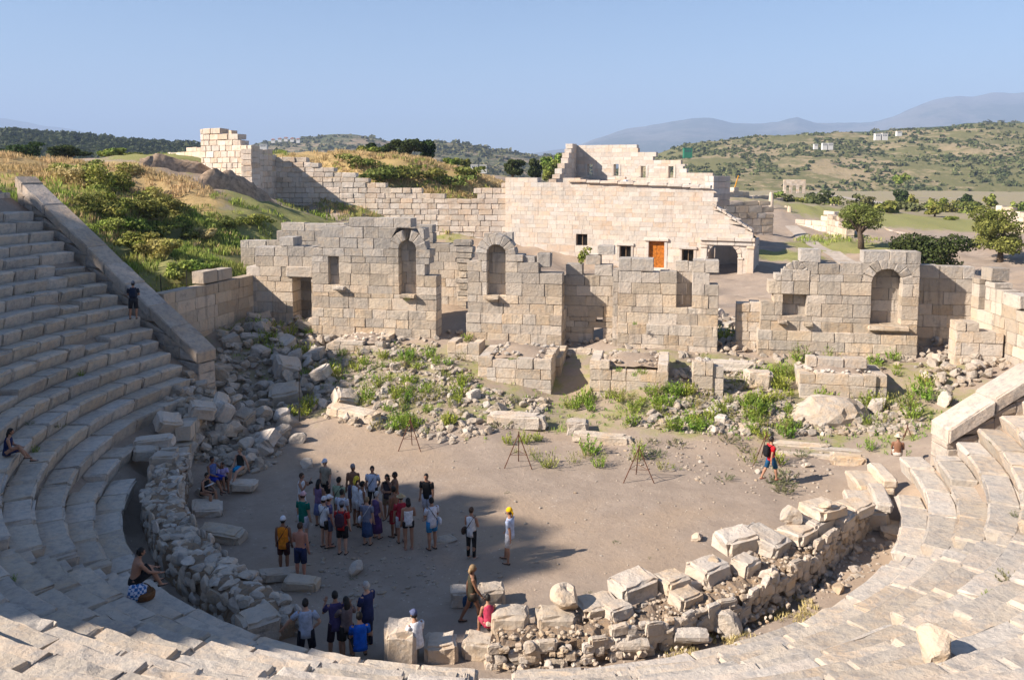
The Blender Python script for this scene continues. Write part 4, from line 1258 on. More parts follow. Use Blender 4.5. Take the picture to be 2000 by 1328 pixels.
# --- left end: corner with a lintelled door, and the gray wall behind
YL = 17.4
A, B = wl(482, 560, YL), wl(613, 560, YL)
W9 = thing('stage_wall', 'shaded left end of the stage building with a dark lintelled door', 'wall', group='standing pieces of the stage wall')
d0, dzt = upx(571, 541, A, B); d1, dzb = upx(609, 605, A, B)
ashlar(W9, A, B, 1.9, prof(A, B, [(482, 540), (492, 515), (504, 500), (505, 486), (531, 485), (532, 472), (560, 470), (598, 471), (613, 480)]), M['stage'], (.55, .7), (.75, 1.5), 1.2, [rect_open(d0, d1, dzb - .9, dzt)], seed=71, ragged=.12, chip=1.7)
p0, p1 = at_y(560, 541, YL), at_y(613, 521, YL)
one_block(W9, [[[(x, YL + y, z) for z in (p0[2], p1[2])] for y in (-.12, .9)] for x in (p0[0], p1[0] - .05)], M['warm'], 'lintel', (5, 4, 4), .06, .012, 1.5)
Ad, Bd = wl(560, 560, YL + 1.9), wl(625, 560, YL + 1.9)
ashlar(W9, Ad, Bd, 1.9, [(0, 6.2), (4, 6.2)], M['stage'], (.55, .7), (.75, 1.5), .4, seed=72, name='inner_stone')
YB = 22.6
A, B = wl(470, 500, YB), wl(910, 500, YB)
W10 = thing('back_wall', 'grey back wall of the stage building seen behind the left niche and through the doorway', 'wall')
ashlar(W10, A, B, 2.4, prof(A, B, [(470, 470), (556, 470), (557, 441), (585, 432), (640, 432), (700, 432), (760, 433), (835, 434), (836, 466), (893, 466), (894, 480), (895, 508), (910, 512)]), M['stage'], (.55, .7), (.9, 1.7), .9, seed=81, ragged=.06, chip=1.2)
A, B = wl(896, 520, YB - 1.2), wl(913, 520, YB - 1.2)
W11 = thing('broken_pier', 'thin stack of crumbling blocks with dark gaps in the open doorway', 'wall')
zz = at_y(905, 590, YB - 1.2)[2]; ze = at_y(905, 478, YB - 1.2)[2]
i = 0
while zz < ze:
    h = rnd.uniform(.3, .5); w = rnd.uniform(.28, .62)
    xm = (A[0] + B[0]) / 2 + rnd.uniform(-.08, .08)
    one_block(W11, [[[(x, y, z) for z in (zz, zz + h)] for y in (YB - 1.2, YB - .5)] for x in (xm - w, xm + w)], M['stage'], 'stone_block', (4, 4, 4), .06, .012, 2.4)
    zz += h + .01
# retaining wall from the end wall to the stage corner
A = at_z(322, 600, 2.8)[:2]; A = at_d(322, 600, 43.5)[:2]; B = wl(500, 560, YL + .3)
W12 = thing('retaining_wall', 'shaded retaining wall of long blocks between the sloping end wall and the stage', 'wall')
ashlar(W12, A, B, 1.6, prof(A, B, [(322, 572), (385, 566), (386, 556), (440, 545), (474, 538), (500, 520)]), M['stage'], (.6, .72), (1.0, 2.0), .8, seed=91, ragged=.05, chip=1.3)
ashlar(W12, A + (B - A) * .30 + [0, .9], A + (B - A) * .62 + [0, .9], prof(A, B, [(400, 552)])[0][1] - .1, [(0, prof(A, B, [(400, 537)])[0][1]), (9, prof(A, B, [(440, 530)])[0][1])], M['stage'], (.7, .8), (1.6, 2.4), .8, seed=92, name='coping_block', chip=2)
# gap rubble stack beside the fifth section
A, B = wl(1438, 620, YF + .8), wl(1490, 620, YF + .8)
W13 = thing('broken_pier', 'short stack of pale blocks in the wide gap of the stage wall', 'wall')
ashlar(W13, A, B, 2.0, prof(A, B, [(1438, 606), (1440, 595), (1459, 592), (1460, 579), (1490, 577)]), M['warm'], (.5, .6), (.7, 1.3), 1.0, seed=95, ragged=.15, chip=2.4)

# --- remains of the raised stage floor: podium pieces of cut blocks with earth on top
def podium(lab, pxA, pxB, H, depth, seed, top_earth=True, hs=(.48, .6)):
    a = ground_at(*pxA); b = ground_at(*pxB)
    Y = (a[1] + b[1]) / 2; zb = min(a[2], b[2]); zt = max(a[2], b[2]) + H
    A, B = np.array([a[0], Y]), np.array([b[0], Y])
    t = thing('podium_fragment', lab, 'podium', group='pieces of the ruined stage platform')
    L = B[0] - A[0]
    ashlar(t, A, B, zb - .35, [(0, zt), (L, zt)], M['warm'], hs, (.7, 1.5), .55, seed=seed, ragged=.14, chip=1.8)
    ashlar(t, A + [0, .02 + depth], A + [.02, .08], zb - .35, [(0, zt), (depth, zt)], M['warm'], hs, (.7, 1.3), .5, seed=seed + 1, ragged=.12, chip=1.8)
    ashlar(t, B + [-.02, .08], B + [0, depth], zb - .35, [(0, zt), (depth, zt)], M['warm'], hs, (.7, 1.3), .5, seed=seed + 2, ragged=.12, chip=1.8)
    if top_earth:
        nx, ny = 9, 7; V = []
        for j in range(ny):
            for i in range(nx):
                x = A[0] + .3 + (L - .6) * i / (nx - 1); y = Y + .3 + (depth - .4) * j / (ny - 1)
                e = min(i, j, nx - 1 - i, ny - 1 - j)
                V.append((x, y, zt - .12 + .14 * min(e, 2) + rnd.uniform(-.06, .06)))
        Fq = [(j * nx + i, j * nx + i + 1, (j + 1) * nx + i + 1, (j + 1) * nx + i) for j in range(ny - 1) for i in range(nx - 1)]
        me = mesh('earth_fill', V, Fq, M['ground'], True)
        link('earth_fill', me, t)
        sb = Bag()
        for i in range(70):
            v, f = boulder(ICO1, 3, .6, .9, .08); q = rnd.choice([.04, .06, .09, .14])
            sb.add(v * np.array([q * 1.3, q, q * .8]) + np.array([A[0] + .2 + rnd.random() * (L - .4), Y + .3 + rnd.random() * (depth - .4), zt + rnd.uniform(-.02, .1)]), f)
        link('fill_stone', sb.mesh('fill_stone', M['rock']), t)['kind'] = 'stuff'
    return t
podium('podium piece with weedy top left of the pit, nearest the middle', (948, 744), (1078, 766), 1.25, 3.2, 101)
podium('wide podium piece right of the pit with two courses of blocks', (1172, 766), (1305, 774), 1.3, 3.0, 111)
podium('small podium pier with weeds on its left of the wide gap', (1352, 766), (1392, 769), 1.35, 1.0, 121, hs=(.55, .7))
podium('long low podium piece with pale moulded blocks under the filled niche', (1562, 780), (1709, 783), 1.2, 2.4, 131)
podium('low podium piece with big weeds on top under the left niche', (655, 692), (745, 692), .6, 2.2, 141, hs=(.3, .35))
podium('low grey block base with a weed before the open doorway', (888, 702), (938, 702), .7, 1.6, 151, hs=(.6, .65), top_earth=False)
# walls of the pit between the two middle podium pieces
pit = thing('pit_lining', 'dark sunken passage lined with blocks between the two middle podium pieces', 'wall')
a = at_z(1090, 745, 1.0); b = at_z(1150, 745, 1.0)
ashlar(pit, (a[0] + .05, a[1] + 3.6), (a[0] + .05, a[1] + .6), .3, [(0, 2.1), (3, 2.0)], M['stage'], (.55, .7), (.8, 1.3), .4, seed=161)
ashlar(pit, (a[0], a[1] + 3.7), (b[0] + .3, a[1] + 3.7), .3, [(0, 1.9), (3, 1.9)], M['stage'], (.5, .6), (.6, 1.0), .4, seed=162)
# second moulded course on the podium under the filled niche
a = ground_at(1578, 772); b = ground_at(1697, 775)
one = thing('podium_fragment', 'upper course of worn blocks on the moulded podium under the filled niche', 'podium', group='pieces of the ruined stage platform')
ashlar(one, (a[0], a[1] + .8), (b[0], a[1] + .8), a[2] + 1.18, [(0, a[2] + 1.75), (9, a[2] + 1.75)], M['warm'], (.5, .56), (.9, 1.6), .8, seed=181, ragged=.05, chip=2.2, e=.05)
# bare earth banks below the tower
for (x0, y0, x1, y1, d0, d1), hh, lab in (((275, 372, 418, 352, 78, 82), 1.5, 'brown cut earth bank left of the tower foot'), ((390, 402, 530, 398, 72, 77), 2.0, 'eroded grey earth bank below the tower corner')):
    p0, p1 = at_d(x0, y0, d0), at_d(x1, y1, d1); V = []; Fq = []; m, n_ = 26, 7
    for i in range(m):
        t = i / (m - 1); q = p0 * (1 - t) + p1 * t; env = math.sin(math.pi * min(1, .12 + t * .9)) ** .5
        for j in range(n_):
            w = j / (n_ - 1); off = _hf * (w * 4.0 - 1.0); zz = hgrid(q[0] + off[0], q[1] + off[1])
            V.append((q[0] + off[0], q[1] + off[1], max(zz - .3, zz - .3 + (hh * env * min(1, w * 3.2) * (1 - max(0, w - .6) * 1.6)))))
    V = np.array(V); V += np.stack([noise3(V, .7, 1), noise3(V, .7, 2), noise3(V, .9, 3)], 1) * .22
    Fq = [(i * n_ + j, (i + 1) * n_ + j, (i + 1) * n_ + j + 1, i * n_ + j + 1) for i in range(m - 1) for j in range(n_ - 1)]
    struct('earth_bank', mesh('earth_bank', V, Fq, M['earth'], True))['label'] = lab
# ------------------------------------------------------------------ the council house behind the stage
A = at_d(987, 480, 84.0)[:2]; B = at_d(1470, 480, 75.0)[:2]
dB = (B - A) / np.linalg.norm(B - A); nB = np.array([-dB[1], dB[0]])
H = thing('council_house', 'restored pale stone council house with an orange door behind the stage', 'building')
def U(x, y): return upx(x, y, A, B)
opens = []
wins = [(1125, 1147, 457, 484), (1210, 1232, 480, 510), (1332, 1354, 487, 527)]
def win_rect(w):
    u0, z1 = U(w[0], w[2]); u1, z0 = U(w[1], w[3]); return u0, u1, z0, z1
for w in wins: opens.append(rect_open(*win_rect(w)))
dr = win_rect((1267, 1297, 471, 524)); opens.append(rect_open(*dr))
ac, az = U(1412, 475); a_hw = (U(1442, 520)[0] - U(1382, 520)[0]) / 2; azs = az - a_hw; ar_o = a_hw + .40
zbase = U(1466, 543)[1] - .2
opens.append(arch_open(ac, a_hw, zbase - .1, azs, ar_o))
top = prof(A, B, [(987, 346), (1052, 345), (1053, 354), (1110, 355), (1111, 352), (1389, 366), (1390, 402), (1400, 408), (1430, 429), (1469, 455)])
L = float(np.linalg.norm(B - A))
ashlar(H, A, B, zbase, top, M['boul'], (.36, .48), (.6, 1.5), 1.0, opens, seed=201, ragged=.03, e=.014, amp=.003, proud=.006, maxparts=292, gap=.002, n=(4, 3, 4), chip=.8, rake=U(1391, 402)[0])
arch_ring(H, A, B, ac, azs, a_hw, ar_o, 11, M['boul'], .9, .05)
for q_ in (-1, 1):
    u_a, u_b = sorted((ac + q_ * (a_hw - .02), ac + q_ * (a_hw + .42)))
    one_block(H, slab(A, B, .9, zbase, azs + .05, u_a, u_b, -.03), M['boul'], 'arch_jamb', (3, 3, 5), .02, .004)
    one_block(H, slab(A, B, .4, azs - .06, azs + .10, u_a - .03, u_b + .06, -.10), M['boul'], 'arch_impost', (4, 3, 3), .03, .004)
# arched porch passage, in shade behind the arch
P0 = A + dB * (ac - a_hw) ; P1 = A + dB * (ac + a_hw)
def wbox(par, name, u0, u1, d0, d1, z0, z1, mat, n=(3, 3, 3), e=.02, amp=.003):
    c = np.zeros((2, 2, 2, 3))
    for i, u in enumerate((u0, u1)):
        for j, d in enumerate((d0, d1)):
            for k, z in enumerate((z0, z1)):
                q = A + dB * u + nB * d; c[i, j, k] = (q[0], q[1], z)
    return one_block(par, c, mat, name, n, e, amp, 1.0)
wbox(H, 'passage_wall', ac - a_hw - .5, ac - a_hw - .02, 1.02, 4.5, zbase, azs + a_hw + .4, M['boul'])
wbox(H, 'passage_wall', ac + a_hw + .02, L - .02, 1.02, 6.5, zbase, azs + a_hw + .1, M['boul'])
wbox(H, 'passage_back', ac - a_hw - .02, ac + a_hw + .02, 5.0, 5.4, zbase, azs + a_hw + .4, M['boul'])
# cornices
u0, z0 = U(1111, 355); u1, z1 = U(1389, 368)
uu = u0
while uu < u1 - .1:
    l = min(rnd.uniform(1.2, 1.9), u1 - uu); zc = z0 + (z1 - z0) * (uu - u0) / (u1 - u0)
    wbox(H, 'cornice_block', uu + .01, uu + l - .01, -.26, .8, zc - .05, zc + .22, M['boul'], (4, 4, 4), .04, .006); uu += l
u0, z0 = U(1368, 466); u1, z1 = L + .25, z0 - .05
uu = u0
while uu < u1 - .1:
    l = min(rnd.uniform(1.2, 1.9), u1 - uu)
    wbox(H, 'entablature_block', uu + .01, uu + l - .01, -.34, .3, z0 - .15, z0 + .18, M['boul'], (4, 4, 4), .04, .006)
    wbox(H, 'entablature_block', uu + .01, uu + l - .01, -.16, .3, z0 - .55, z0 - .16, M['boul'], (4, 4, 4), .03, .006); uu += l
for uq in (u0 + .35, L - .15):
    wbox(H, 'pilaster', uq - .28, uq + .28, -.14, .3, zbase, z0 - .56, M['boul'], (3, 3, 6), .03, .005)
    wbox(H, 'capital', uq - .36, uq + .36, -.22, .3, z0 - .82, z0 - .565, M['boul'], (4, 4, 4), .05, .006)
# raking roof edge down to the right
ur, zr = U(1391, 401); ue, ze = U(1470, 453)
m_tile = M['boul']
c = np.zeros((2, 2, 2, 3))
for i in range(8):
    for a_, t in enumerate((i / 8, (i + 1) / 8 - .01)):
        u = ur + (ue - ur) * t; z = zr + (ze - zr) * t
        for j, d in enumerate((-.22, .95)):
            for k, dz in enumerate((-.03, .20)):
                q = A + dB * u + nB * d; c[a_, j, k] = (q[0], q[1], z + dz)
    one_block(H, c, m_tile, 'roof_slab', (4, 4, 3), .03, .006, 1)
# end wall of the house on the right, seen edge on
# windows and door
m_frame = flat_mat('window_frame_wood', (0.24, 0.16, 0.10), .6, .2)
m_glass = flat_mat('dark_opening', (0.012, 0.011, 0.010), .3, 0)
m_door = flat_mat('orange_varnished_wood', (0.42, 0.14, 0.02), .5, .45, nscale=5)
for i, w in enumerate(wins):
    a0, a1, b0, b1 = win_rect(w)
    fr = wbox(H, 'window', a0, a1, .38, .46, b0, b1, m_glass, (2, 2, 2), .001, 0)
    for q in ((a0, a0 + .07), (a1 - .07, a1), ((a0 + a1) / 2 - .03, (a0 + a1) / 2 + .03)):
        wbox(fr, 'window_bar', q[0], q[1], .30, .375, b0, b1, m_frame, (2, 2, 2), .002, 0)
    wbox(fr, 'window_rail', a0, a1, .295, .37, b1 - .08, b1, m_frame, (2, 2, 2), .002, 0)
    if i:
        for q in ((a0 - .24, a0 - .004), (a1 + .004, a1 + .24)):
            wbox(H, 'window_surround', q[0], q[1], -.06, .3, b0 - .02, b1 + .01, M['boul'], (3, 3, 4), .03, .004)
        wbox(H, 'window_hood', a0 - .32, a1 + .32, -.14, .3, b1 + .012, b1 + .28, M['boul'], (4, 3, 4), .04, .004)
a0, a1, b0, b1 = dr
door = wbox(H, 'door', a0, a1, .30, .38, b0, b1, m_door, (2, 2, 2), .002, 0)
for lf in range(2):
    w = (a1 - a0) / 2; x0 = a0 + lf * w
    for pz in range(3):
        zz0 = b0 + .1 + pz * (b1 - b0 - .1) / 3
        wbox(door, 'door_panel', x0 + .08, x0 + w - .06, .275, .30, zz0, zz0 + (b1 - b0) / 3 - .2, m_door, (3, 2, 3), .02, 0)
for q in ((a0 - .26, a0 - .004), (a1 + .004, a1 + .26)):
    wbox(H, 'door_jamb', q[0], q[1], -.07, .3, b0 - .02, b1 + .01, M['boul'], (3, 3, 5), .03, .004)
wbox(H, 'door_hood', a0 - .42, a1 + .42, -.20, .3, b1 + .012, b1 + .30, M['boul'], (5, 4, 4), .05, .004)
wbox(H, 'door_step', a0 - .5, a1 + .5, -.5, -.01, b0 - .25, b0 - .02, M['boul'], (4, 3, 3), .03, .004)
# upper rear wall with slit windows, and the stepped end of the side wall
Ar = at_d(1122, 340, 97.0)[:2]; Br = at_d(1392, 350, 90.0)[:2]
ow = []
for x0, x1, y0, y1 in ((1147, 1157, 320, 343), (1199, 1208, 321, 344), (1252, 1261, 323, 346), (1306, 1315, 325, 348)):
    q0, z1 = upx(x0, y0, Ar, Br); q1, z0 = upx(x1, y1, Ar, Br); ow.append((q0, q1, z0, z1))
zr0 = upx(1200, 366, Ar, Br)[1]
ashlar(H, Ar, Br, zr0, prof(Ar, Br, [(1122, 282), (1249, 285), (1250, 293), (1257, 294), (1258, 300), (1277, 301), (1278, 309), (1299, 312), (1335, 319), (1336, 334), (1360, 336), (1374, 340), (1375, 339), (1392, 339)]),
       M['boul'], (.38, .5), (.6, 1.4), .8, [rect_open(*q) for q in ow], seed=205, ragged=.03, e=.014, amp=.003, proud=.006, gap=.002, chip=.8)
for q in ow:
    for a_, b_ in ((q[0] - .25, q[0] - .01), (q[1] + .01, q[1] + .25)):
        one_block(H, slab(Ar, Br, .3, q[2], q[3], a_, b_, -.05), M['boul'], 'slit_jamb', (3, 3, 3), .02, .003)
As = at_d(1086, 352, 85.5)[:2]; Bs = at_d(1126, 352, 97.0)[:2]
ashlar(H, As, Bs, upx(1100, 358, As, Bs)[1], prof(As, Bs, [(1086, 351), (1092, 351), (1093, 340), (1098, 339), (1099, 329), (1104, 328), (1105, 316), (1110, 315), (1111, 303), (1117, 300), (1118, 283), (1126, 282)]), M['boul'], (.5, .62), (.8, 1.6), .8, seed=206, ragged=.05, e=.02, chip=1)
one_block(H, slab(Ar, Br, -5.5, zr0 - .3, zr0 + .02, -.5, float(np.linalg.norm(Br - Ar)), 0), M['boul'], 'terrace_floor', (6, 6, 3), .05, .01)
one_block(H, slab(Ar, Br, -3.0, zr0 + .03, zr0 + .75, .8, 7.4, -.4), M['boul'], 'seat_step', (6, 6, 3), .05, .01)
# the left stepped corner stone of the facade and right end pier with a broken top
Ap = at_d(1376, 380, 80.0)[:2]; Bp = at_d(1393, 380, 79.0)[:2]
ashlar(H, Ap, Bp, upx(1385, 402, Ap, Bp)[1], prof(Ap, Bp, [(1376, 339), (1393, 340)]), M['boul'], (.5, .6), (.5, .9), 2.2, seed=207, ragged=.03)

# ------------------------------------------------------------------ the tall stepped wall running left to the tower
Ac = at_d(540, 400, 86.5)[:2]; Bc = at_d(990, 440, 84.5)[:2]
CW = thing('city_wall', 'long stepped wall of pale rough blocks from the tower to the council house', 'wall')
ctop = [(540, 302), (598, 303), (599, 316), (630, 318), (631, 327), (655, 328), (656, 334), (684, 336), (685, 345), (720, 346), (721, 352), (759, 353), (760, 363), (802, 364), (803, 372), (841, 373), (842, 383), (928, 384), (929, 370), (947, 370), (948, 362), (990, 362)]
ashlar(CW, Ac, Bc, 4.4, prof(Ac, Bc, ctop), M['city'], (.48, .62), (.7, 1.5), 1.2, seed=301, ragged=.05, e=.05, amp=.012, proud=.03, maxparts=295, chip=1.1, n=(4, 3, 4))
# tower
Ta = at_d(393, 330, 84.0)[:2]; Tb = at_d(492, 330, 80.5)[:2]; Tc = at_d(542, 330, 87.0)[:2]
TW = thing('tower', 'ruined square tower of pale blocks at the left end of the stepped wall', 'tower')
ashlar(TW, Ta, Tb, 8.6, prof(Ta, Tb, [(393, 255), (437, 256), (438, 263), (460, 264), (461, 276), (478, 277), (479, 286), (492, 288)]), M['city'], (.48, .62), (.7, 1.4), 1.1, seed=311, ragged=.05, e=.05, amp=.012, proud=.03, chip=1.2)
ashlar(TW, Tb, Tc, 8.2, prof(Tb, Tc, [(492, 286), (540, 298), (542, 298)]), M['city'], (.48, .62), (.7, 1.4), 1.1, seed=312, ragged=.05, e=.05, amp=.012, proud=.03)
T2 = at_d(437, 330, 88.0)[:2]; T3 = at_d(475, 330, 86.5)[:2]
ashlar(TW, T2, T3, 12.0, prof(T2, T3, [(437, 257), (452, 258), (453, 264), (462, 266), (463, 274), (475, 276)]), M['city'], (.5, .62), (.7, 1.3), .8, seed=313, ragged=.1)
Td = at_d(328, 300, 96.0)[:2]; Te = at_d(396, 300, 92.0)[:2]
TW2 = thing('wall_stub', 'low broken wall running left from the ruined tower', 'wall')
ashlar(TW2, Td, Te, 11.6, prof(Td, Te, [(328, 300), (338, 300), (339, 294), (365, 294), (366, 286), (396, 287)]), M['city'], (.48, .6), (.7, 1.4), .9, seed=315, ragged=.08)

# ------------------------------------------------------------------ ruins in the plain on the right
def ruin(name, lab, cat, x0, x1, top_px, dep0, dep1, thick=1.0, hs=(.6, .9), ls=(.9, 2.2), seed=0, zb=None, opens=(), chip=1.5, mat=None):
    a = at_d(x0, 400, dep0)[:2]; b = at_d(x1, 400, dep1)[:2]
    t = thing(name, lab, cat)
    tp = prof(a, b, top_px)
    zb = min(h1(*a), h1(*b), ) - .3 if zb is None else zb
    ashlar(t, a, b, zb, tp, mat or M['ruin'], hs, ls, thick, opens, seed=seed, ragged=.22, e=.06, amp=.015, chip=chip)
    return t, a, b
ruin('ruined_wall', 'long crumbling yellowish wall behind the council house arch', 'wall', 1398, 1512, [(1398, 387), (1500, 391), (1501, 412), (1506, 430), (1512, 438)], 101, 103, seed=401, zb=2.5)
ruin('ruined_wall', 'tan wall with a big pier left of the single leafy tree', 'wall', 1545, 1640, [(1545, 434), (1600, 426), (1617, 418), (1618, 417), (1640, 420)], 118, 108, seed=402, zb=2.5)
ruin('ruined_wall', 'row of tall tan pilasters behind the single leafy tree', 'wall', 1616, 1655, [(1616, 417), (1628, 418), (1629, 426), (1655, 430)], 108, 100, seed=403, zb=2.3)
ruin('ruined_wall', 'low dark wall between the single tree and the big dark shrub', 'wall', 1722, 1760, [(1722, 443), (1750, 447), (1760, 456)], 118, 108, seed=404, zb=2.3)
ruin('ruined_wall', 'low broken wall of the white ruins at the plain behind the big shrub', 'wall', 1745, 1890, [(1745, 446), (1800, 442), (1830, 450), (1890, 454)], 130, 118, seed=405, zb=2.6)
ruin('ruined_wall', 'pale ruined building front beyond the columns, partly overgrown', 'wall', 1548, 1630, [(1548, 408), (1570, 404), (1571, 398), (1600, 400), (1601, 396), (1630, 398)], 175, 165, seed=406, zb=1.8)
ruin('ruined_wall', 'scattered pale ruins just right of the council house roof', 'wall', 1398, 1470, [(1398, 375), (1420, 372), (1430, 378), (1440, 366), (1452, 372), (1470, 382)], 150, 158, seed=407, zb=2.4)
ruin('ruined_wall', 'long low foundation of blocks right of the ruins by the council house roof', 'wall', 1470, 1530, [(1470, 384), (1500, 381), (1530, 386)], 165, 175, seed=408, zb=2)
ruin('ruined_wall', 'grey ruined wall at the right edge behind the olive green tree', 'wall', 1945, 2060, [(1945, 402), (1975, 403), (2000, 410), (2060, 416)], 120, 112, seed=409, zb=2.6)
for i, (x, yt, yb, d) in enumerate(((1520, 412, 424, 140), (1527, 410, 426, 136), (1535, 408, 429, 132), (1541, 409, 434, 126), (1506, 382, 404, 128))):
    p = at_d(x, yb, d); q = at_d(x, yt, d); hgt = q[2] - p[2] + .4
    v, f = tube([(0, 0, -.4), (0, 0, .1), (0, 0, hgt * .5), (0, 0, hgt * .97), (.04, 0, hgt)], [.36, .34, .33, .30, .25], 12)
    o = link('column', mesh('column', v + rng.normal(size=v.shape) * .02, f, M['ruin']), None, p)
    tag(o, 'slim standing stone column by the overgrown street' if i < 4 else 'lone column stump at the end of the yellowish wall', 'column', 'columns along the street' if i < 4 else None)
p = at_d(1581 + 311, 415, 200); 
# triple arched gate far out in the plain
g = thing('triple_arch', 'small far triple arched gate standing alone in the plain', 'gate')
Ga = at_d(1530, 374, 480)[:2]; Gb = at_d(1573, 375, 478)[:2]; Lg = float(np.linalg.norm(Gb - Ga)); zg = at_d(1550, 376, 480)[2] - .5; zgt = at_d(1550, 352, 480)[2]
ashlar(g, Ga, Gb, zg, [(0, zgt - .6), (.8, zgt), (Lg - .6, zgt), (Lg, zgt - .4)], M['ruin'], (1.0, 1.2), (1.2, 2.4), 2.6, [arch_open(Lg * q, 1.15 if q == .5 else .9, zg - 1, zg + (zgt - zg) * .45, 1.15 if q == .5 else .9) for q in (.2, .5, .8)], seed=420, ragged=.02, e=.08, amp=.02)
# ------------------------------------------------------------------ rubble
def poly_in(p, poly):
    x, y = p; c = False; n = len(poly)
    for i in range(n):
        x1, y1 = poly[i]; x2, y2 = poly[(i + 1) % n]
        if (y1 > y) != (y2 > y) and x < (x2 - x1) * (y - y1) / (y2 - y1) + x1: c = not c
    return c
def rand_in(poly):
    xs = [q[0] for q in poly]; ys = [q[1] for q in poly]
    while True:
        p = (rnd.uniform(min(xs), max(xs)), rnd.uniform(min(ys), max(ys)))
        if poly_in(p, poly): return p
HEAP = [(428, 640), (520, 625), (600, 625), (650, 660), (640, 740), (620, 800), (570, 840), (545, 900), (500, 925), (430, 905), (365, 905), (340, 860), (330, 800), (375, 745), (425, 715)]
BAND = [(600, 660), (760, 665), (900, 690), (940, 760), (1080, 780), (1060, 820), (940, 850), (900, 870), (780, 850), (640, 820), (600, 770)]
BANDR = [(1310, 720), (1480, 700), (1560, 790), (1800, 790), (1800, 850), (1640, 850), (1500, 850), (1380, 850), (1220, 830), (1300, 790)]
CORNER = [(1795, 665), (1870, 660), (1890, 700), (1990, 705), (1930, 740), (1850, 780), (1800, 760)]
GAP = [(1402, 610), (1482, 625), (1482, 688), (1402, 690)]
DITCH = [(1420, 1240), (1560, 1160), (1680, 1070), (1760, 1050), (1700, 1120), (1580, 1190), (1480, 1230)]
EDGE = [(1180, 860), (1380, 860), (1500, 850), (1640, 870), (1620, 960), (1560, 990), (1450, 960), (1300, 930), (1180, 900)]
TOPS = [(350, 745), (420, 730), (430, 790), (380, 860), (330, 830), (300, 830)]
LMARK = [(425, 732, 'the end wall foot block'), (560, 728, 'the tipped grey cube block'), (545, 785, 'the big flat topped block'), (590, 822, 'the thin black pole'), (470, 900, 'the woman in blue skirt'), (690, 805, 'the long broken column block'),
         (700, 655, 'the low podium with big weeds'), (912, 685, 'the low grey block base'), (1010, 715, 'the podium left of the pit'), (1230, 725, 'the podium right of the pit'), (1010, 825, 'the moulded cornice block'), (1178, 855, 'the white architrave beam'),
         (802, 850, 'the coiled rusty tripod'), (1013, 885, 'the middle rusty tripod'), (1247, 915, 'the rusty tripod under the beam'), (1370, 735, 'the small podium pier'), (1480, 740, 'the small pale pier block'), (1630, 735, 'the moulded niche podium'), (1625, 815, 'the grey rubble mound'),
         (1715, 795, 'the rounded boulder by the mound'), (1507, 890, 'the man in red tee'), (1655, 900, 'the block by the kerb strips'), (1850, 800, 'the tip of the right end wall'), (1910, 665, 'the pier by the side wall'), (1440, 650, 'the wide gap of the stage wall'), (398, 950, 'the reading woman'),
         (340, 880, 'the short shaded wall'), (1745, 1040, 'the brown slab in the ditch'), (1640, 1155, 'the pale stone in the ditch'), (1450, 1220, 'the rough boulder in the ditch'), (800, 740, 'the wide bright weed'), (585, 862, 'the rounded boulder by the sand')]
def near(px):
    q = min(LMARK, key=lambda m: (m[0] - px[0]) ** 2 + ((m[1] - px[1]) * 1.6) ** 2)
    dx, dy = px[0] - q[0], (px[1] - q[1]) * 1.6
    if abs(dx) > abs(dy): rel = 'left of' if dx < 0 else 'right of'
    else: rel = 'behind' if dy < 0 else 'in front of'
    return rel + ' ' + q[2]
RANK = {}
ORDN = ['', 'second ', 'third ', 'fourth ', 'fifth ', 'sixth ', 'seventh ', 'eighth ', 'ninth ', 'tenth ', 'eleventh ', 'twelfth ', 'thirteenth ', 'fourteenth ', 'fifteenth ', 'sixteenth ', 'seventeenth ', 'eighteenth ', 'nineteenth ', 'twentieth ']
def ranked(o, lab, d): RANK.setdefault(lab, []).append((d, o)); return lab
def near_d(px):
    q = min(LMARK, key=lambda m: (m[0] - px[0]) ** 2 + ((m[1] - px[1]) * 1.6) ** 2); return math.hypot(q[0] - px[0], (q[1] - px[1]) * 1.6)
def settle_ranks():
    for lab, lst in RANK.items():
        if len(lst) < 2: continue
        lst.sort(key=lambda q: q[0])
        for i, (d, o) in enumerate(lst):
            o['label'] = lab + ', ' + (ORDN[i] if i < 20 else 'more distant ') + 'nearest' if i < 20 else lab + ', among the farther ones'
def stone_label(px, s, isb, lab):
    return ' '.join((('small' if s < .2 else 'large' if s > .38 else 'pale') + (' squared block ' if isb else ' angular stone ') + near(px)).split())
def weed_label(px, s, lab, lib):
    kind = 'grey green creeping plant' if lib else 'green weed'
    return ('small ' if s < .75 else 'big ' if s > 1.15 else '') + kind + ' ' + near(px)
pebbles = Bag()
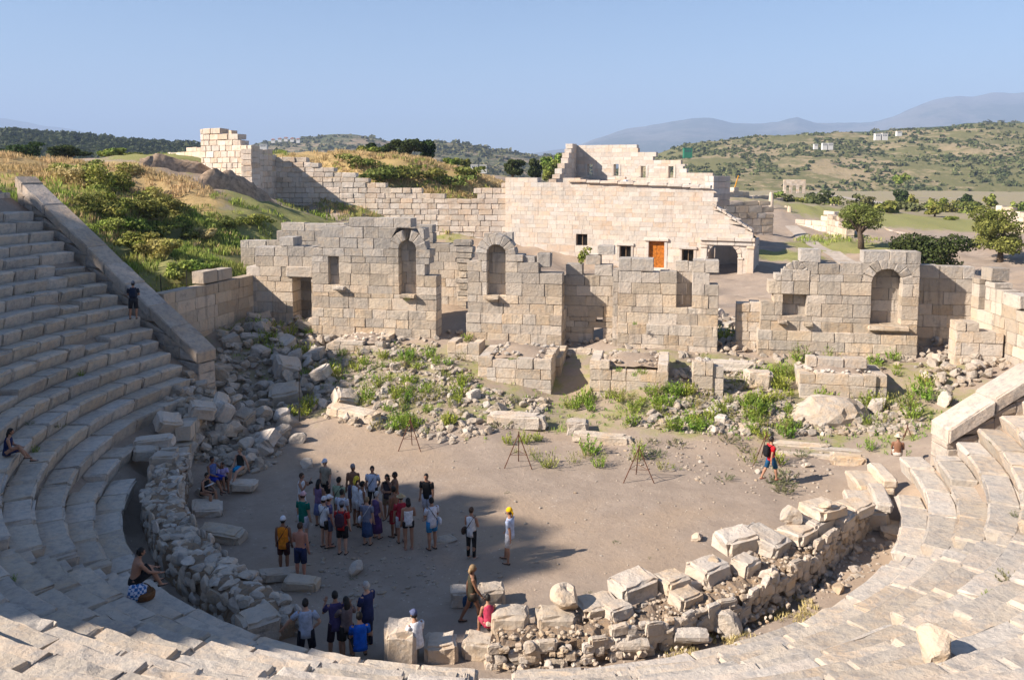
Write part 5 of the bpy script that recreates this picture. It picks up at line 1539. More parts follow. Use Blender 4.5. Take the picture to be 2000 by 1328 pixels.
def scatter(poly, n, smin, smax, lab, grp, block_share=.35, power=2.2, raise_=0.0, libs=(None, None), stuff=0, pb=(.04, .10)):
    for i in range(n):
        px = rand_in(poly); p = ground_at(*px)
        s = smin + (smax - smin) * rnd.random() ** power
        isb = rnd.random() < block_share
        lib = (libs[1] or BLOCKS) if isb else (libs[0] or ROCKS)
        sc = (s * rnd.uniform(.9, 1.5), s * rnd.uniform(.7, 1.1), s * rnd.uniform(.55, .95))
        if isb: sc = tuple(q * 1.5 for q in sc)
        o = link('rubble_stone', rnd.choice(lib), None, (p[0], p[1], p[2] + sc[2] * (.2 if not isb else .25) + raise_ * rnd.random()),
                 (rnd.gauss(0, .3), rnd.gauss(0, .3), rnd.uniform(0, 6.3)), sc)
        l_ = stone_label(px, s, isb, lab); tag(o, l_, 'stone', grp); ranked(o, l_, near_d(px))
    for i in range(stuff):
        px = rand_in(poly); p = ground_at(*px); s = rnd.uniform(*pb) * rnd.choice([.6, 1, 1, 1.6])
        v, f = rnd.choice(PEB)
        a = rnd.uniform(0, 6.3); ca, sa = math.cos(a), math.sin(a)
        w = v * np.array([s * rnd.uniform(1, 1.6), s, s * .7]); w = np.stack([w[:, 0] * ca - w[:, 1] * sa, w[:, 0] * sa + w[:, 1] * ca, w[:, 2]], 1)
        pebbles.add(w + np.array([p[0], p[1], p[2] + s * .2]), f)
PEB = [boulder(ICO1, 4, .6, .9, .06) for _ in range(8)]
scatter(HEAP, 126, .16, .62, 'broken pale stone in the heap between the sloping end wall and the sand', 'stones of the heap left of the orchestra', .35, 1.6, .35, stuff=700, pb=(.06, .17))
scatter(TOPS, 16, .14, .45, 'shaded stone fallen over the ends of the lowest seat rows', 'stones fallen over the seat ends', .4, 1.6, .5, stuff=60)
scatter(BAND, 64, .14, .55, 'pale stone strewn among weeds before the left stage wall', 'stones strewn before the left stage', .3, 1.8, stuff=1100, pb=(.04, .14))
scatter(BANDR, 40, .13, .42, 'pale stone strewn among weeds before the right stage wall', 'stones strewn before the right stage', .3, 1.8, stuff=1300, pb=(.04, .14))
scatter(CORNER, 24, .18, .48, 'pale stone in the tumbled corner by the right side wall', 'stones in the right corner', .3, 1.6, .3, stuff=120)
scatter(GAP, 13, .18, .45, 'stone tumbled in the wide gap of the stage wall', 'stones in the gap of the stage wall', .4, 1.5, .3, stuff=60)
scatter(EDGE, 8, .10, .22, 'small pale stone at the edge of the sand below the weeds', 'small stones at the edge of the sand', .2, 2, stuff=260, pb=(.03, .07))
scatter(DITCH, 8, .10, .26, 'small pale stone in the ditch along the right seats', 'small stones in the right ditch', .2, 2, stuff=160, pb=(.03, .07), libs=(ROCKS_W, BLOCKS_W))
scatter([(440, 900), (1700, 900), (1500, 1000), (1150, 1150), (850, 1160), (560, 1160), (480, 1050)], 0, .1, .2, '', None, stuff=260, pb=(.02, .045))
scatter([(600, 1060), (850, 1060), (880, 1130), (720, 1200), (600, 1180)], 0, .1, .2, '', None, stuff=160, pb=(.025, .06))
rub = Bag(); RB = [boulder(ICO2, 9, .45, .85, .03) for _ in range(12)]
for poly, n, s0, s1, up in ((HEAP, 230, .13, .34, .25), (BAND, 190, .10, .28, .05), (BANDR, 150, .10, .26, .05), (CORNER, 70, .12, .32, .2), ([(600, 640), (1100, 655), (1400, 690), (1790, 700), (1790, 730), (1400, 715), (1000, 690), (600, 670)], 150, .10, .26, .05), (GAP, 50, .14, .32, .2), (TOPS, 70, .12, .3, .35)):
    for i in range(n):
        px = rand_in(poly); p = ground_at(*px); s = s0 + (s1 - s0) * rnd.random() ** 1.6; v, f = rnd.choice(RB)
        m = np.array(Euler((rnd.gauss(0, .4), rnd.gauss(0, .4), rnd.uniform(0, 6.3))).to_matrix())
        rub.add((v * np.array([s * rnd.uniform(1, 1.5), s, s * .75])) @ m.T + np.array([p[0], p[1], p[2] + s * .3 + up * rnd.random() ** 2]), f)
o = link('rubble', rub.mesh('rubble', M['rock']), None); o['kind'] = 'stuff'
o = link('pebbles', pebbles.mesh('pebbles', M['rock']), None); o['kind'] = 'stuff'

# ------------------------------------------------------------------ plants
def quads_from(C, Nn, T, s, asp=1.0):
    """leaf quads: centres C, normals Nn, in-plane direction T, half size s"""
    Nn = Nn / np.linalg.norm(Nn, axis=1, keepdims=True)
    T = T - Nn * (T * Nn).sum(1, keepdims=True); T = T / (np.linalg.norm(T, axis=1, keepdims=True) + 1e-9)
    Bt = np.cross(Nn, T); s = np.asarray(s).reshape(-1, 1)
    a = C - T * s; b = C + Bt * s * asp * .55; c = C + T * s; d = C - Bt * s * asp * .55
    V = np.stack([a, b, c, d], 1).reshape(-1, 3)
    Fq = np.arange(len(V)).reshape(-1, 4)
    return V, Fq
def leaf_cloud(lobes, n, size, shell=.55, g=rng, up=.25):
    """leaves spread through the outer part of several lobes (cx, cy, cz, rx, ry, rz)"""
    lobes = np.asarray(lobes, float)
    vol = (lobes[:, 3] * lobes[:, 4] * lobes[:, 5]) ** (2 / 3)
    k = g.choice(len(lobes), n, p=vol / vol.sum())
    d = g.normal(size=(n, 3)); d /= np.linalg.norm(d, axis=1, keepdims=True)
    r = shell + (1 - shell) * g.random(n) ** .7
    r = r * (1 + .16 * noise3(d * 2 + k[:, None] * 3.1, 1.3, 3))
    C = lobes[k, :3] + d * r[:, None] * lobes[k, 3:]
    nn = d + g.normal(size=(n, 3)) * .7 + np.array([0, 0, up])
    return quads_from(C, nn, g.normal(size=(n, 3)), size * g.uniform(.6, 1.3, n), 1.3)
def crown_lobes(w, h, z0, n, g=rnd):
    L = [(g.uniform(-.06, .06) * w, g.uniform(-.06, .06) * w, z0 + h * .48, w * .28, w * .28, h * .34)]
    for i in range(n):
        a = g.uniform(0, 6.28); rr = g.uniform(.2, .42) * w; zz = z0 + h * g.uniform(.15, .92); s = g.uniform(.11, .25)
        fac = 1 - .55 * abs((zz - z0) / h - .45)
        L.append((rr * math.cos(a) * fac, rr * math.sin(a) * fac, zz, w * s, w * s, h * s * .9))
    return L
def tree(name, lab, p, w, h, trunk_h, mat, leaf, nleaf, group=None, cat='tree', lobes=9, trunk_r=.2, limbs=5, lean=(0, 0)):
    t = thing(name, lab, cat, (p[0], p[1], p[2]), rnd.uniform(0, 6.28), group)
    L = crown_lobes(w, h - trunk_h, trunk_h, lobes)
    v, f = leaf_cloud(L, nleaf, leaf)
    link('crown', fast_mesh('crown', v, f, mat), t)
    b = Bag()
    v, f = tube([(0, 0, -.3), (lean[0] * .3, lean[1] * .3, trunk_h * .5), (lean[0], lean[1], trunk_h), (lean[0], lean[1], trunk_h + (h - trunk_h) * .5)], [trunk_r * 1.2, trunk_r, trunk_r * .8, trunk_r * .25], 8); b.add(v, f)
    for q in L[1:1 + limbs]:
        v, f = tube([(lean[0] * .8, lean[1] * .8, trunk_h * .85), ((q[0] + lean[0]) * .5, (q[1] + lean[1]) * .5, (trunk_h + q[2]) * .5), q[:3]], [trunk_r * .55, trunk_r * .35, trunk_r * .12], 6); b.add(v, f)
    link('trunk', b.mesh('trunk', M['bark'], True), t)
    return t
def shrub(name, lab, p, w, h, mat, leaf, nleaf, group=None, lobes=6, cat='shrub'):
    L = crown_lobes(w, h * 1.15, -h * .15, lobes)
    v, f = leaf_cloud(L, nleaf, leaf, .45)
    o = link(name, fast_mesh(name, v, f, mat), None, p, (0, 0, rnd.uniform(0, 6.28)))
    return tag(o, lab, cat, group)

# weeds: upright feathery stems
def weed_mesh(n, h, spread, leaf, mat, seed):
    g = np.random.default_rng(seed); Vs = []; Fs = []; k = 0
    for i in range(n):
        a = g.uniform(0, 6.28); r = spread * math.sqrt(g.random()); hh = h * g.uniform(.55, 1.1) * (1 - .35 * r / spread)
        base = np.array([r * math.cos(a) * .5, r * math.sin(a) * .5, -.03]); tip = np.array([r * math.cos(a) * 1.15, r * math.sin(a) * 1.15, hh])
        m = 9
        tt = np.linspace(.18, 1, m)[:, None]
        C = base + (tip - base) * tt + g.normal(size=(m, 3)) * .012
        d = (tip - base) / np.linalg.norm(tip - base)
        out = np.stack([np.cos(g.uniform(0, 6.28, m)), np.sin(g.uniform(0, 6.28, m)), g.uniform(.6, 1.4, m)], 1) * .5 + d
        out /= np.linalg.norm(out, axis=1, keepdims=True)
        v, f = quads_from(C + out * leaf * .8, g.normal(size=(m, 3)), out, leaf * g.uniform(.7, 1.3, m), .5)
        Vs.append(v); Fs.append(f + k); k += len(v)
        v, f = quads_from((base + tip)[None] / 2, g.normal(size=(1, 3)), (tip - base)[None], [np.linalg.norm(tip - base) / 2], .02)
        Vs.append(v); Fs.append(f + k); k += len(v)
    return fast_mesh('weed', np.concatenate(Vs), np.concatenate(Fs), mat)
WEEDS = [weed_mesh(26, .62, .34, .065, M['leaf_weed'], i) for i in range(4)] + [weed_mesh(16, .7, .38, .05, M['leaf_weed2'], 10 + i) for i in range(3)]
GREYW = [weed_mesh(22, .3, .4, .05, leaf_mat('grey_green_leaves', (0.15, 0.17, 0.08), (0.20, 0.20, 0.10)), 30 + i) for i in range(2)]
def weed(px, s, lab, grp, lib=None, z=None, lo=1.0):
    p = ground_at(*px) if z is None else at_z(px[0], px[1], z)
    o = link('weed', rnd.choice(lib or WEEDS), None, (p[0], p[1], p[2]), (rnd.gauss(0, .08), rnd.gauss(0, .08), rnd.uniform(0, 6.3)), (s, s, s * rnd.uniform(.75, 1.05) * lo))
    if grp: lab = weed_label(px, s, lab, lib); ranked(o, lab, near_d(px))
    return tag(o, lab, 'weed', grp)
named = [((1075, 915), 1.35, 'bright green weed right of the middle rusty tripod on the sand'), ((1150, 885), 1.5, 'tall bright weed under the long white architrave beam'), ((1465, 905), 1.25, 'leafy weed left of the man in red shirt'),
         ((590, 815), 1.6, 'tall dark green weed beside the thin black pole in the heap'), ((605, 800), 1.4, 'bright tall weed behind the thin black pole'), ((1520, 905), 1.1, 'leafy weed just right of the man in red shirt'),
         ((1810, 780), 2.0, 'large bright green weed in the right corner below the side wall'), ((1770, 800), 1.7, 'dark green weed left of the largest weed in the right corner'), ((1540, 735), 1.6, 'large dark green weed right of the small pale pier block'),
         ((1415, 665), 1.7, 'bright weed in the wide gap of the stage wall'), ((1468, 670), 1.5, 'dark weed at the right foot of the wide gap'), ((1445, 760), 1.3, 'tall pale weed between the two small piers'), ((790, 715), 1.1, 'wide bright weed in the middle of the left rubble'),
         ((715, 655), 2.2, 'largest bright green weed, on the low podium under the left niche'), ((695, 610), 1.1, 'small bright weed above the largest left weed'), ((635, 640), 1.4, 'bright weed at the left foot of the stage wall'), ((912, 668), 1.0, 'round bright weed on the low block base'),
         ((735, 840), 1.0, 'tall thin weed at the upper edge of the sand'), ((1700, 880), .9, 'small weed by the kerb strips at the right'), ((1655, 905-5), .6, 'tiny weed by the pale block on the right sand'), ((1250, 875), .9, 'green weed at the right end of the white beam')]
for px, s, lab in named: weed(px, s, lab, None)
for px, zz, s, lab in (((795, 590), 4.55, .55, 'small weed growing on the shelf of the left arched niche'), ((965, 582), 4.6, .4, 'small weed growing from the sill of the second arched niche'), ((1372, 603), 4.2, .85, 'bright weed hanging from the broken pier'), ((642, 590), 3.9, .45, 'small weed on the plinth under the slim niche'), ((936, 610), 3.55, .4, 'small weed on the ledge right of the doorway'), ((1240, 635), 3.5, .4, 'dark small weed on the plain wall ledge'), ((1665, 655), 3.2, .5, 'small weed on the ledge below the two right niches')):
    weed(px, s, lab, None, z=zz)
WA = [(640, 680), (760, 690), (900, 700), (940, 790), (860, 850), (760, 850), (690, 800), (640, 720)]
WB = [(1090, 790), (1300, 760), (1560, 800), (1560, 850), (1400, 850), (1200, 830)]
WC = [(1500, 700), (1800, 690), (1830, 760), (1780, 840), (1600, 850), (1480, 860), (1440, 760)]
WD = [(430, 640), (600, 640), (620, 760), (500, 700)]
WE = [(900, 850), (1100, 860), (1250, 880), (1300, 920), (1100, 920), (920, 880)]
for poly, n, s0, s1, lab, grp in ((WA, 90, .6, 1.4, 'bright green weed among stones before the left stage wall', 'weeds before the left stage'), (WB, 70, .6, 1.45, 'bright green weed among stones below the right podium pieces', 'weeds below the right podium'),
                                  (WC, 78, .6, 1.5, 'bright green weed before the fifth stage wall piece', 'weeds before the right stage'), (WD, 24, .7, 1.6, 'dark green weed in the heap under the sloping end wall', 'weeds in the left heap'), (WE, 16, .5, 1.1, 'weed at the upper edge of the sand', 'weeds at the edge of the sand')):
    for i in range(n): weed(rand_in(poly), rnd.uniform(s0, s1), lab, grp)
for poly, n in ((WB, 12), (EDGE, 14), ([(960, 770), (1090, 790), (1060, 860), (960, 840)], 8)):
    for i in range(n): weed(rand_in(poly), rnd.uniform(.6, 1.2), 'low grey green plant spreading on the stony ground', 'grey green ground plants', GREYW)
for a, b, zt in (((960, 700), (1070, 690), 2.2), ((1180, 730), (1300, 715), 2.3), ((1360, 702), (1388, 700), 2.2), ((1590, 715), (1690, 712), 2.0)):
    for i in range(5):
        t = rnd.random(); weed((a[0] + (b[0] - a[0]) * t, a[1] + rnd.uniform(-6, 8)), rnd.uniform(.3, .7), 'weed growing on the earth of a podium piece', 'weeds on the podium pieces', z=zt)
weed((1985, 1145), .9, 'grey green weed on the near right seats', None, GREYW, z=3.0); weed((1945, 870), .5, 'small plant between the upper right seats', None, GREYW, z=3.0)
for i, (tdeg, k) in enumerate(((-88, 6), (-80, 9), (-72, 5), (-66, 4), (-95, 12), (-52, 8), (-30, 5), (62, 6), (70, 4), (48, 5))):
    q = pol(tdeg, R1 + (k - 1) * ROW_D + .66, float(row_z(k, R(tdeg))) - .02)
    tag(link('weed', GREYW[i % 2] if i % 3 else WEEDS[i % 4], None, q, (0, 0, rnd.uniform(0, 6)), .42), 'small weed in a joint of the ' + ORD[k - 1] + ' seat row' + (' on the left' if tdeg < -45 else ' in the middle' if tdeg < 20 else ' on the right'), 'weed', 'weeds between the seats')
weed((115, 835), .6, 'dark low plant growing between the shaded left seats', None, GREYW, z=2.9)
for px in ((990, 962), (1205, 1060), (1275, 1092), (690, 1128), (1150, 1160)): weed(px, .35, 'tiny flat plant on the sand of the orchestra', 'tiny plants on the sand', GREYW, z=0.0, lo=.5)

# ground cover: short grass and dry grass in tufts
def cover(name, spots, mat, h, n, lab):
    """spots: list of (centre, radius); one object of many grass tufts"""
    Vs = []; Fs = []; k = 0
    g = np.random.default_rng(len(spots) * 7 + n)
    for c, r, m in spots:
        for i in range(m):
            a = g.uniform(0, 6.28); q = r * math.sqrt(g.random()); x, y = c[0] + q * math.cos(a), c[1] + q * math.sin(a)
            if noise2(np.array([x]), np.array([y]), .25, 5)[0] < -.25: continue
            z = hgrid(x, y); hh = h * g.uniform(.5, 1.4); nb = 7
            B0 = np.array([x, y, z]) + np.concatenate([g.normal(size=(nb, 2)) * hh * .35, np.zeros((nb, 1))], 1)
            T = np.concatenate([g.normal(size=(nb, 2)) * .35, np.ones((nb, 1))], 1)
            v, f = quads_from(B0 + T * hh * .45, g.normal(size=(nb, 3)) * [1, 1, .1], T, np.full(nb, hh * .55), .28)
            Vs.append(v); Fs.append(f + k); k += len(v)
    o = link(name, fast_mesh(name, np.concatenate(Vs), np.concatenate(Fs), mat)); o['kind'] = 'stuff'; o['label'] = lab
def gp(x, y): return ground_at(x, y)
cover('grass', [(gp(330, 505), 5, 500), (gp(440, 500), 6, 600), (gp(475, 455), 6, 500), (gp(390, 450), 5, 400), (gp(250, 440), 7, 700), (gp(180, 380), 7, 500), (gp(640, 425), 5, 200), (gp(380, 520), 4, 400), (gp(860, 372), 7, 400), (gp(760, 360), 8, 300), (gp(430, 302), 8, 250), (gp(1640, 470), 5, 200)], M['grass'], .42, 1, 'green grass on the slopes')
cover('dry_grass', [(gp(120, 330), 7, 450), (gp(220, 350), 7, 420), (gp(60, 322), 6, 350), (gp(280, 370), 6, 400), (gp(250, 470), 6, 300), (gp(650, 320), 9, 600), (gp(740, 330), 10, 700), (gp(830, 340), 10, 700), (gp(920, 350), 9, 600), (gp(340, 440), 6, 200)], M['straw'], .38, 2, 'dry yellow grass on the dunes')
cover('ditch_grass', [(at_z(1530, 1188, .2), .9, 130), (at_z(1430, 1240, .2), .6, 70), (at_z(1330, 1275, .2), .5, 40)], M['straw'], .13, 3, 'dry yellow grass in the ditch under the broken wall')
cover('weed_cover', [(gp(800, 740), 4, 160), (gp(700, 720), 3, 100), (gp(1230, 800), 4, 160), (gp(1400, 790), 4, 160), (gp(1600, 830), 5, 160), (gp(1760, 820), 3, 120), (gp(1000, 800), 4, 120), (gp(1300, 830), 4, 140), (gp(560, 700), 3, 60)], M['leaf_weed'], .16, 3, 'low weeds among the stones')

# shrubs on the left slope
sl = [((195, 375), 4.0, 2.1, 'leaf_mid', 'dense green shrub high on the left slope beside the end wall'), ((240, 380), 3.2, 2.4, 'leaf_mid', 'tall green shrub right of the dense one on the left slope'), ((290, 425), 3.6, 1.6, 'leaf_olive', 'olive green shrub in the middle of the left slope'),
      ((225, 425), 3.4, 1.3, 'leaf_mid', 'broad dark shrub lower on the left slope'), ((310, 500), 3.0, 1.0, 'grass', 'low bright shrub behind the sloping end wall'), ((270, 490), 3.0, 1.2, 'leaf_mid', 'green shrub at the back of the end wall coping'), ((335, 415), 3.2, 1.3, 'leaf_olive', 'shrub left of the bare earth bank'),
      ((150, 360), 4.5, 1.6, 'straw', 'dry brown bush near the top of the end wall'), ((400, 470), 2.0, .9, 'straw', 'round straw coloured bush on the green flat'), ((365, 468), 1.6, .7, 'leaf_olive', 'small olive bush on the green flat'), ((345, 540), 2.0, .9, 'grass', 'bright plant behind the thin fence posts'), ((395, 535), 2.2, .8, 'grass', 'bright plant left of the retaining wall coping')]
for px, w, h, m, lab in sl:
    p = gp(*px); shrub('shrub', lab, p, w, h, M[m], .11, 1700, lobes=9)
for px, w, h in (((180, 410), 3, 1.2), ((260, 455), 3, 1.1), ((210, 455), 3, 1.2), ((320, 455), 2.6, 1.0), ((130, 345), 3, 1.0), ((280, 395), 3, 1.2), ((170, 340), 3, 1.2), ((235, 410), 3, 1.2), ((350, 440), 2.4, .9), ((300, 470), 2.4, .9), ((245, 345), 3, 1.1), ((450, 445), 3, .9), ((500, 440), 3, .9), ((420, 445), 2.6, .8)):
    p = gp(*px); shrub('shrub', 'low mixed green shrub on the grassy slope left of the stage', p, w, h, M[rnd.choice(['leaf_mid', 'leaf_olive', 'grass', 'straw'])], .10, 900, 'low shrubs on the left slope'); ranked(COL.objects[-1], 'low mixed shrub on the slope left of the ruined tower', math.hypot(px[0] - 440, px[1] - 320))
for i, (px, w, h) in enumerate((((770, 345), 5, 1.4), ((800, 350), 6, 1.5), ((840, 350), 5, 1.3), ((700, 328), 5, 1.4), ((880, 362), 6, 1.2), ((740, 352), 5, 1.2), ((915, 345), 5, 1.2))):
    p = gp(*px); shrub('shrub', 'low green shrub on the dune behind the stepped wall', p, w, h, M['leaf_olive'], .2, 450, 'low shrubs on the dune'); ranked(COL.objects[-1], 'low green shrub on the dune below the tallest dark grove tree', math.hypot(px[0] - 790, px[1] - 300))

def tp(x, y, dep): p = at_d(x, y, dep); return np.array([p[0], p[1], hgrid(p[0], p[1])]), p[2]
def tree_px(name, lab, x0, x1, ytop, ybot, dep, mat, leaf, nleaf, trunk=.25, **k):
    b = at_d((x0 + x1) / 2, ybot, dep); t = at_d((x0 + x1) / 2, ytop, dep)
    zb_ = hgrid(b[0], b[1])
    if abs(zb_ - b[2]) < 4 and t[2] - zb_ > .5: b[2] = zb_
    w = (x1 - x0) / F * dep; h = t[2] - b[2]
    return tree(name, lab, b, w, h, h * trunk, M[mat], leaf, nleaf, **k)
tree_px('olive_tree', 'single leafy tree with leaning forked trunk by the tan pilasters', 1632, 1732, 398, 490, 92, 'leaf_olive', .11, 5200, .38, lobes=16, trunk_r=.32, limbs=9, lean=(-.3, 0))
tree_px('carob_tree', 'big round dark green shrub like tree behind the right stage wall', 1745, 1890, 450, 545, 74, 'leaf_dark', .13, 7000, .08, lobes=14)
tree_px('olive_tree', 'wide olive green tree at the right edge of the plain', 1892, 2012, 410, 528, 82, 'leaf_olive', .12, 8000, .22, lobes=18, trunk_r=.3)
for a in ((690, 745, 285, 318, 130, 'leaf_mid', 'pale leafy tree at the left of the dune grove'), (715, 770, 281, 318, 134, 'leaf_dark', 'dark tree between the pale tree and the tallest of the dune grove'), (752, 830, 268, 319, 128, 'leaf_dark', 'tallest round dark tree of the dune grove'), (812, 856, 278, 322, 131, 'leaf_dark', 'dark tree at the right end of the dune grove'),
          (862, 900, 308, 338, 128, 'leaf_mid', 'small round bush tree right of the dune grove'), (895, 918, 310, 335, 150, 'leaf_olive', 'pale bush left of the far white houses'), (974, 1028, 314, 345, 150, 'leaf_dark', 'dark round tree right of the far white houses'), (1030, 1060, 312, 348, 160, 'leaf_dark', 'dark tree left of the pointed tree group'),
          (1052, 1095, 306, 352, 140, 'leaf_mid', 'bright green tree beside the stepped end of the council house'), (1078, 1118, 304, 352, 150, 'leaf_mid', 'bushy tree behind the stepped end of the council house'),
          (0, 95, 277, 322, 105, 'leaf_dark', 'dark spreading tree at the left edge above the dry grass'), (92, 175, 283, 318, 110, 'leaf_dark', 'low dark tree second from the left edge'), (200, 252, 288, 318, 100, 'leaf_mid', 'round bright tree on the dry dune at the left'), (245, 290, 300, 322, 98, 'leaf_olive', 'small olive bush right of the round tree on the dune'),
          (1745, 1775, 367, 392, 230, 'leaf_dark', 'left of two dark trees on the far green field'), (1768, 1792, 374, 390, 228, 'leaf_mid', 'smaller right one of two trees on the far green field'), (1872, 1908, 374, 393, 235, 'leaf_dark', 'flat dark tree alone on the far field'), (1920, 1950, 380, 393, 220, 'leaf_mid', 'small bush right of the flat dark tree on the far field'),
          (1745, 1775, 338, 363, 330, 'leaf_mid', 'pale tree at the foot of the scrub hillside'), (1800, 1850, 398, 436, 150, 'leaf_mid', 'grey green bush before the white ruins in the plain'), (1840, 1868, 424, 446, 140, 'leaf_mid', 'low bright bush by the white ruins in the plain'), (1463, 1482, 460, 476, 80, 'leaf_dark', 'dark bush at the corner of the council house arch')):
    tree_px('tree', a[6], *a[:5], a[5], .0016 * a[4], 2400 if a[4] < 200 else 700, .12, lobes=9)
for i in range(20):
    x, d = rnd.uniform(1500, 1990), rnd.uniform(150, 210); y = np.interp(d, [150, 210], [430, 396]) + rnd.uniform(-4, 4)
    p, _ = tp(x, y, d); shrub('shrub', 'grey green bush in the overgrown street beyond the single leafy tree', p, rnd.uniform(4, 8), rnd.uniform(1.6, 3), M[rnd.choice(['leaf_mid', 'maquis', 'leaf_olive'])], .38, 320, 'bushes of the overgrown plain'); ranked(COL.objects[-1], 'grey green bush of the overgrown plain near the single leafy tree', abs(x - 1680) + abs(y - 440) * 2)
p, _ = tp(1460, 385, 150); 
for x0, x1 in ((1133, 1158), (1142, 1166)): pass
p = at_z(1140, 505, 6.5); sh = shrub('shrub', 'grey green bush sprouting from the notch of the recessed wall', at_y(1141, 512, YM + .4), 1.0, .9, M['leaf_mid'], .08, 260)

# scrub on the hillside and woods far off: single masses
def scatter_hill(nm, names, n, smin, smax, mat, per, leaf, cond, lab, seed, kf=0.72):
    g = np.random.default_rng(seed); Vs = []; Fs = []; k = 0
    for hname in names:
        V = HILLS[hname]; rows, cols = V.shape[:2]
        cnt = 0
        while cnt < n:
            i = g.uniform(0, rows * kf); j = g.uniform(0, cols - 1.001); i0, j0 = int(i), int(j); a, b = i - i0, j - j0
            p = (1 - a) * (1 - b) * V[i0, j0] + a * (1 - b) * V[i0 + 1, j0] + (1 - a) * b * V[i0, j0 + 1] + a * b * V[i0 + 1, j0 + 1]
            cnt += 1
            if not cond(p, g): continue
            s = smin + (smax - smin) * g.random() ** 2
            d = g.normal(size=(per, 3)); d /= np.linalg.norm(d, axis=1, keepdims=True); d[:, 2] = np.abs(d[:, 2])
            C = p + d * s * np.array([1, 1, .8]) * g.uniform(.5, 1, (per, 1))
            v, f = quads_from(C, d + g.normal(size=(per, 3)) * .5, g.normal(size=(per, 3)), np.full(per, leaf * s), 1.3)
            Vs.append(v); Fs.append(f + k); k += len(v)
    o = link(nm, fast_mesh(nm, np.concatenate(Vs), np.concatenate(Fs), mat)); o['kind'] = 'stuff'; o['label'] = lab
nz = lambda p, f, k: noise2(np.array([p[0]]), np.array([p[1]]), f, k)[0]
scatter_hill('scrub', ['hillside'], 9500, 0.9, 3.2, M['maquis'], 14, .6, lambda p, g: nz(p, .02, 1) + .5 * nz(p, .006, 2) > g.uniform(-.5, .7), 'olive scrub dotting the hillside', 1)
scatter_hill('far_wood', ['wooded_ridge'], 3600, 3.0, 5.5, M['wood'], 12, .6, lambda p, g: True, 'dark wood on the low ridge', 2)
scatter_hill('far_scrub', ['dome_hill', 'bare_hill', 'knoll', 'far_ridge'], 1500, 3, 7, M['maquis'], 9, .65, lambda p, g: nz(p, .01, 3) > g.uniform(-.6, .8), 'scrub on the far hills', 3)
# pines on the hill the seating leans on (behind the left seats; they cast the ragged shade on the sand)
for i, (u, hgt, w) in enumerate(((-7.2, 1.4, 4), (-4.6, 3.2, 4.5), (-2.4, 3.1, 4.5), (-.2, 2.7, 4), (1.2, 1.3, 3.5), (14, 2.0, 5), (18, 2.2, 5))):
    q = SH * -53 + SN * u; z = hgrid(q[0], q[1])
    tree('pine_tree', ['first', 'second', 'third', 'fourth', 'fifth', 'sixth', 'seventh'][i] + ' pine tree on the hilltop behind the left seats, counted from the camera side', (q[0], q[1], z), w, hgt, hgt * .05, M['leaf_dark'], .26, 900, 'pines behind the seats')

# far houses
m_white = flat_mat('white_render', (0.62, 0.61, 0.58), .8, .05); m_roof = flat_mat('roof_tile', (0.35, 0.14, 0.08), .85, .2); m_green = flat_mat('green_paint', (0.02, 0.16, 0.09), .6, .1); m_win = flat_mat('window_dark', (0.05, 0.06, 0.08), .3, 0)
def house(lab, x, y, dep, w, hh, mat, roof=None, blocks=1, group=None):
    p = at_d(x, y, dep); t = thing('house', lab, 'house', p, YAW, group)
    for b in range(blocks):
        ox = (b - (blocks - 1) / 2) * w * 1.25; hb = hh * rnd.uniform(.8, 1.2)
        wv, wf = box((ox - w / 2, 0, -2), (ox + w / 2, w * .8, hb)); wall = link('wall', mesh('wall', wv, wf, mat), t)
        if roof:
            rv = np.array([(ox - w * .56, -.4, hb), (ox + w * .56, -.4, hb), (ox + w * .56, w * .86, hb), (ox - w * .56, w * .86, hb), (ox - w * .3, w * .4, hb + w * .22), (ox + w * .3, w * .4, hb + w * .22)])
            link('roof', mesh('roof', rv, [(0, 1, 5, 4), (1, 2, 5), (2, 3, 4, 5), (3, 0, 4), (0, 3, 2, 1)], roof), t)
        else:
            rv, rf = box((ox - w * .53, -.2, hb + .003), (ox + w * .53, w * .83, hb + .35)); link('roof', mesh('roof', rv, rf, mat), t)
        for q in range(3):
            vv, vf = box((ox - w * .36 + q * w * .27, -.06, hb * .45), (ox - w * .36 + q * w * .27 + w * .14, -.004, hb * .75)); link('window', mesh('window', vv, vf, m_win), wall)
house('white flat roofed house high on the scrub hillside', 1722, 270, 760, 5, 3.6, m_white, None, 2)
house('small white house right of the white hilltop house', 1757, 262, 780, 4.5, 2, m_white)
house('white houses among bushes in the middle of the hillside', 1617, 288, 640, 3.6, 2.8, m_white, None, 2)
house('small white house left of the mid hillside houses', 1594, 287, 650, 3, 2, m_white)
house('green clad house at the left foot of the hillside', 1344, 303, 560, 5.5, 3.6, m_green)
house('white house left beside the ruined tower far away', 514, 290, 600, 5, 3.2, m_white)
for i, (x, y) in enumerate(((533, 277), (546, 275), (558, 274), (570, 275), (582, 277))): house(['leftmost', 'second from left', 'middle', 'fourth from left', 'rightmost'][i] + ' of five red roofed houses of the far hill village', x, y, 1180, 5, 3.2, m_white, m_roof, 1, 'houses of the far village')
house('white houses between the dune bushes and the dark round tree', 935, 331, 420, 3.5, 2.0, m_white, None, 2)
house('white walled yard behind the olive green tree at the right', 1925, 524, 92, 2.4, 1.8, m_white)
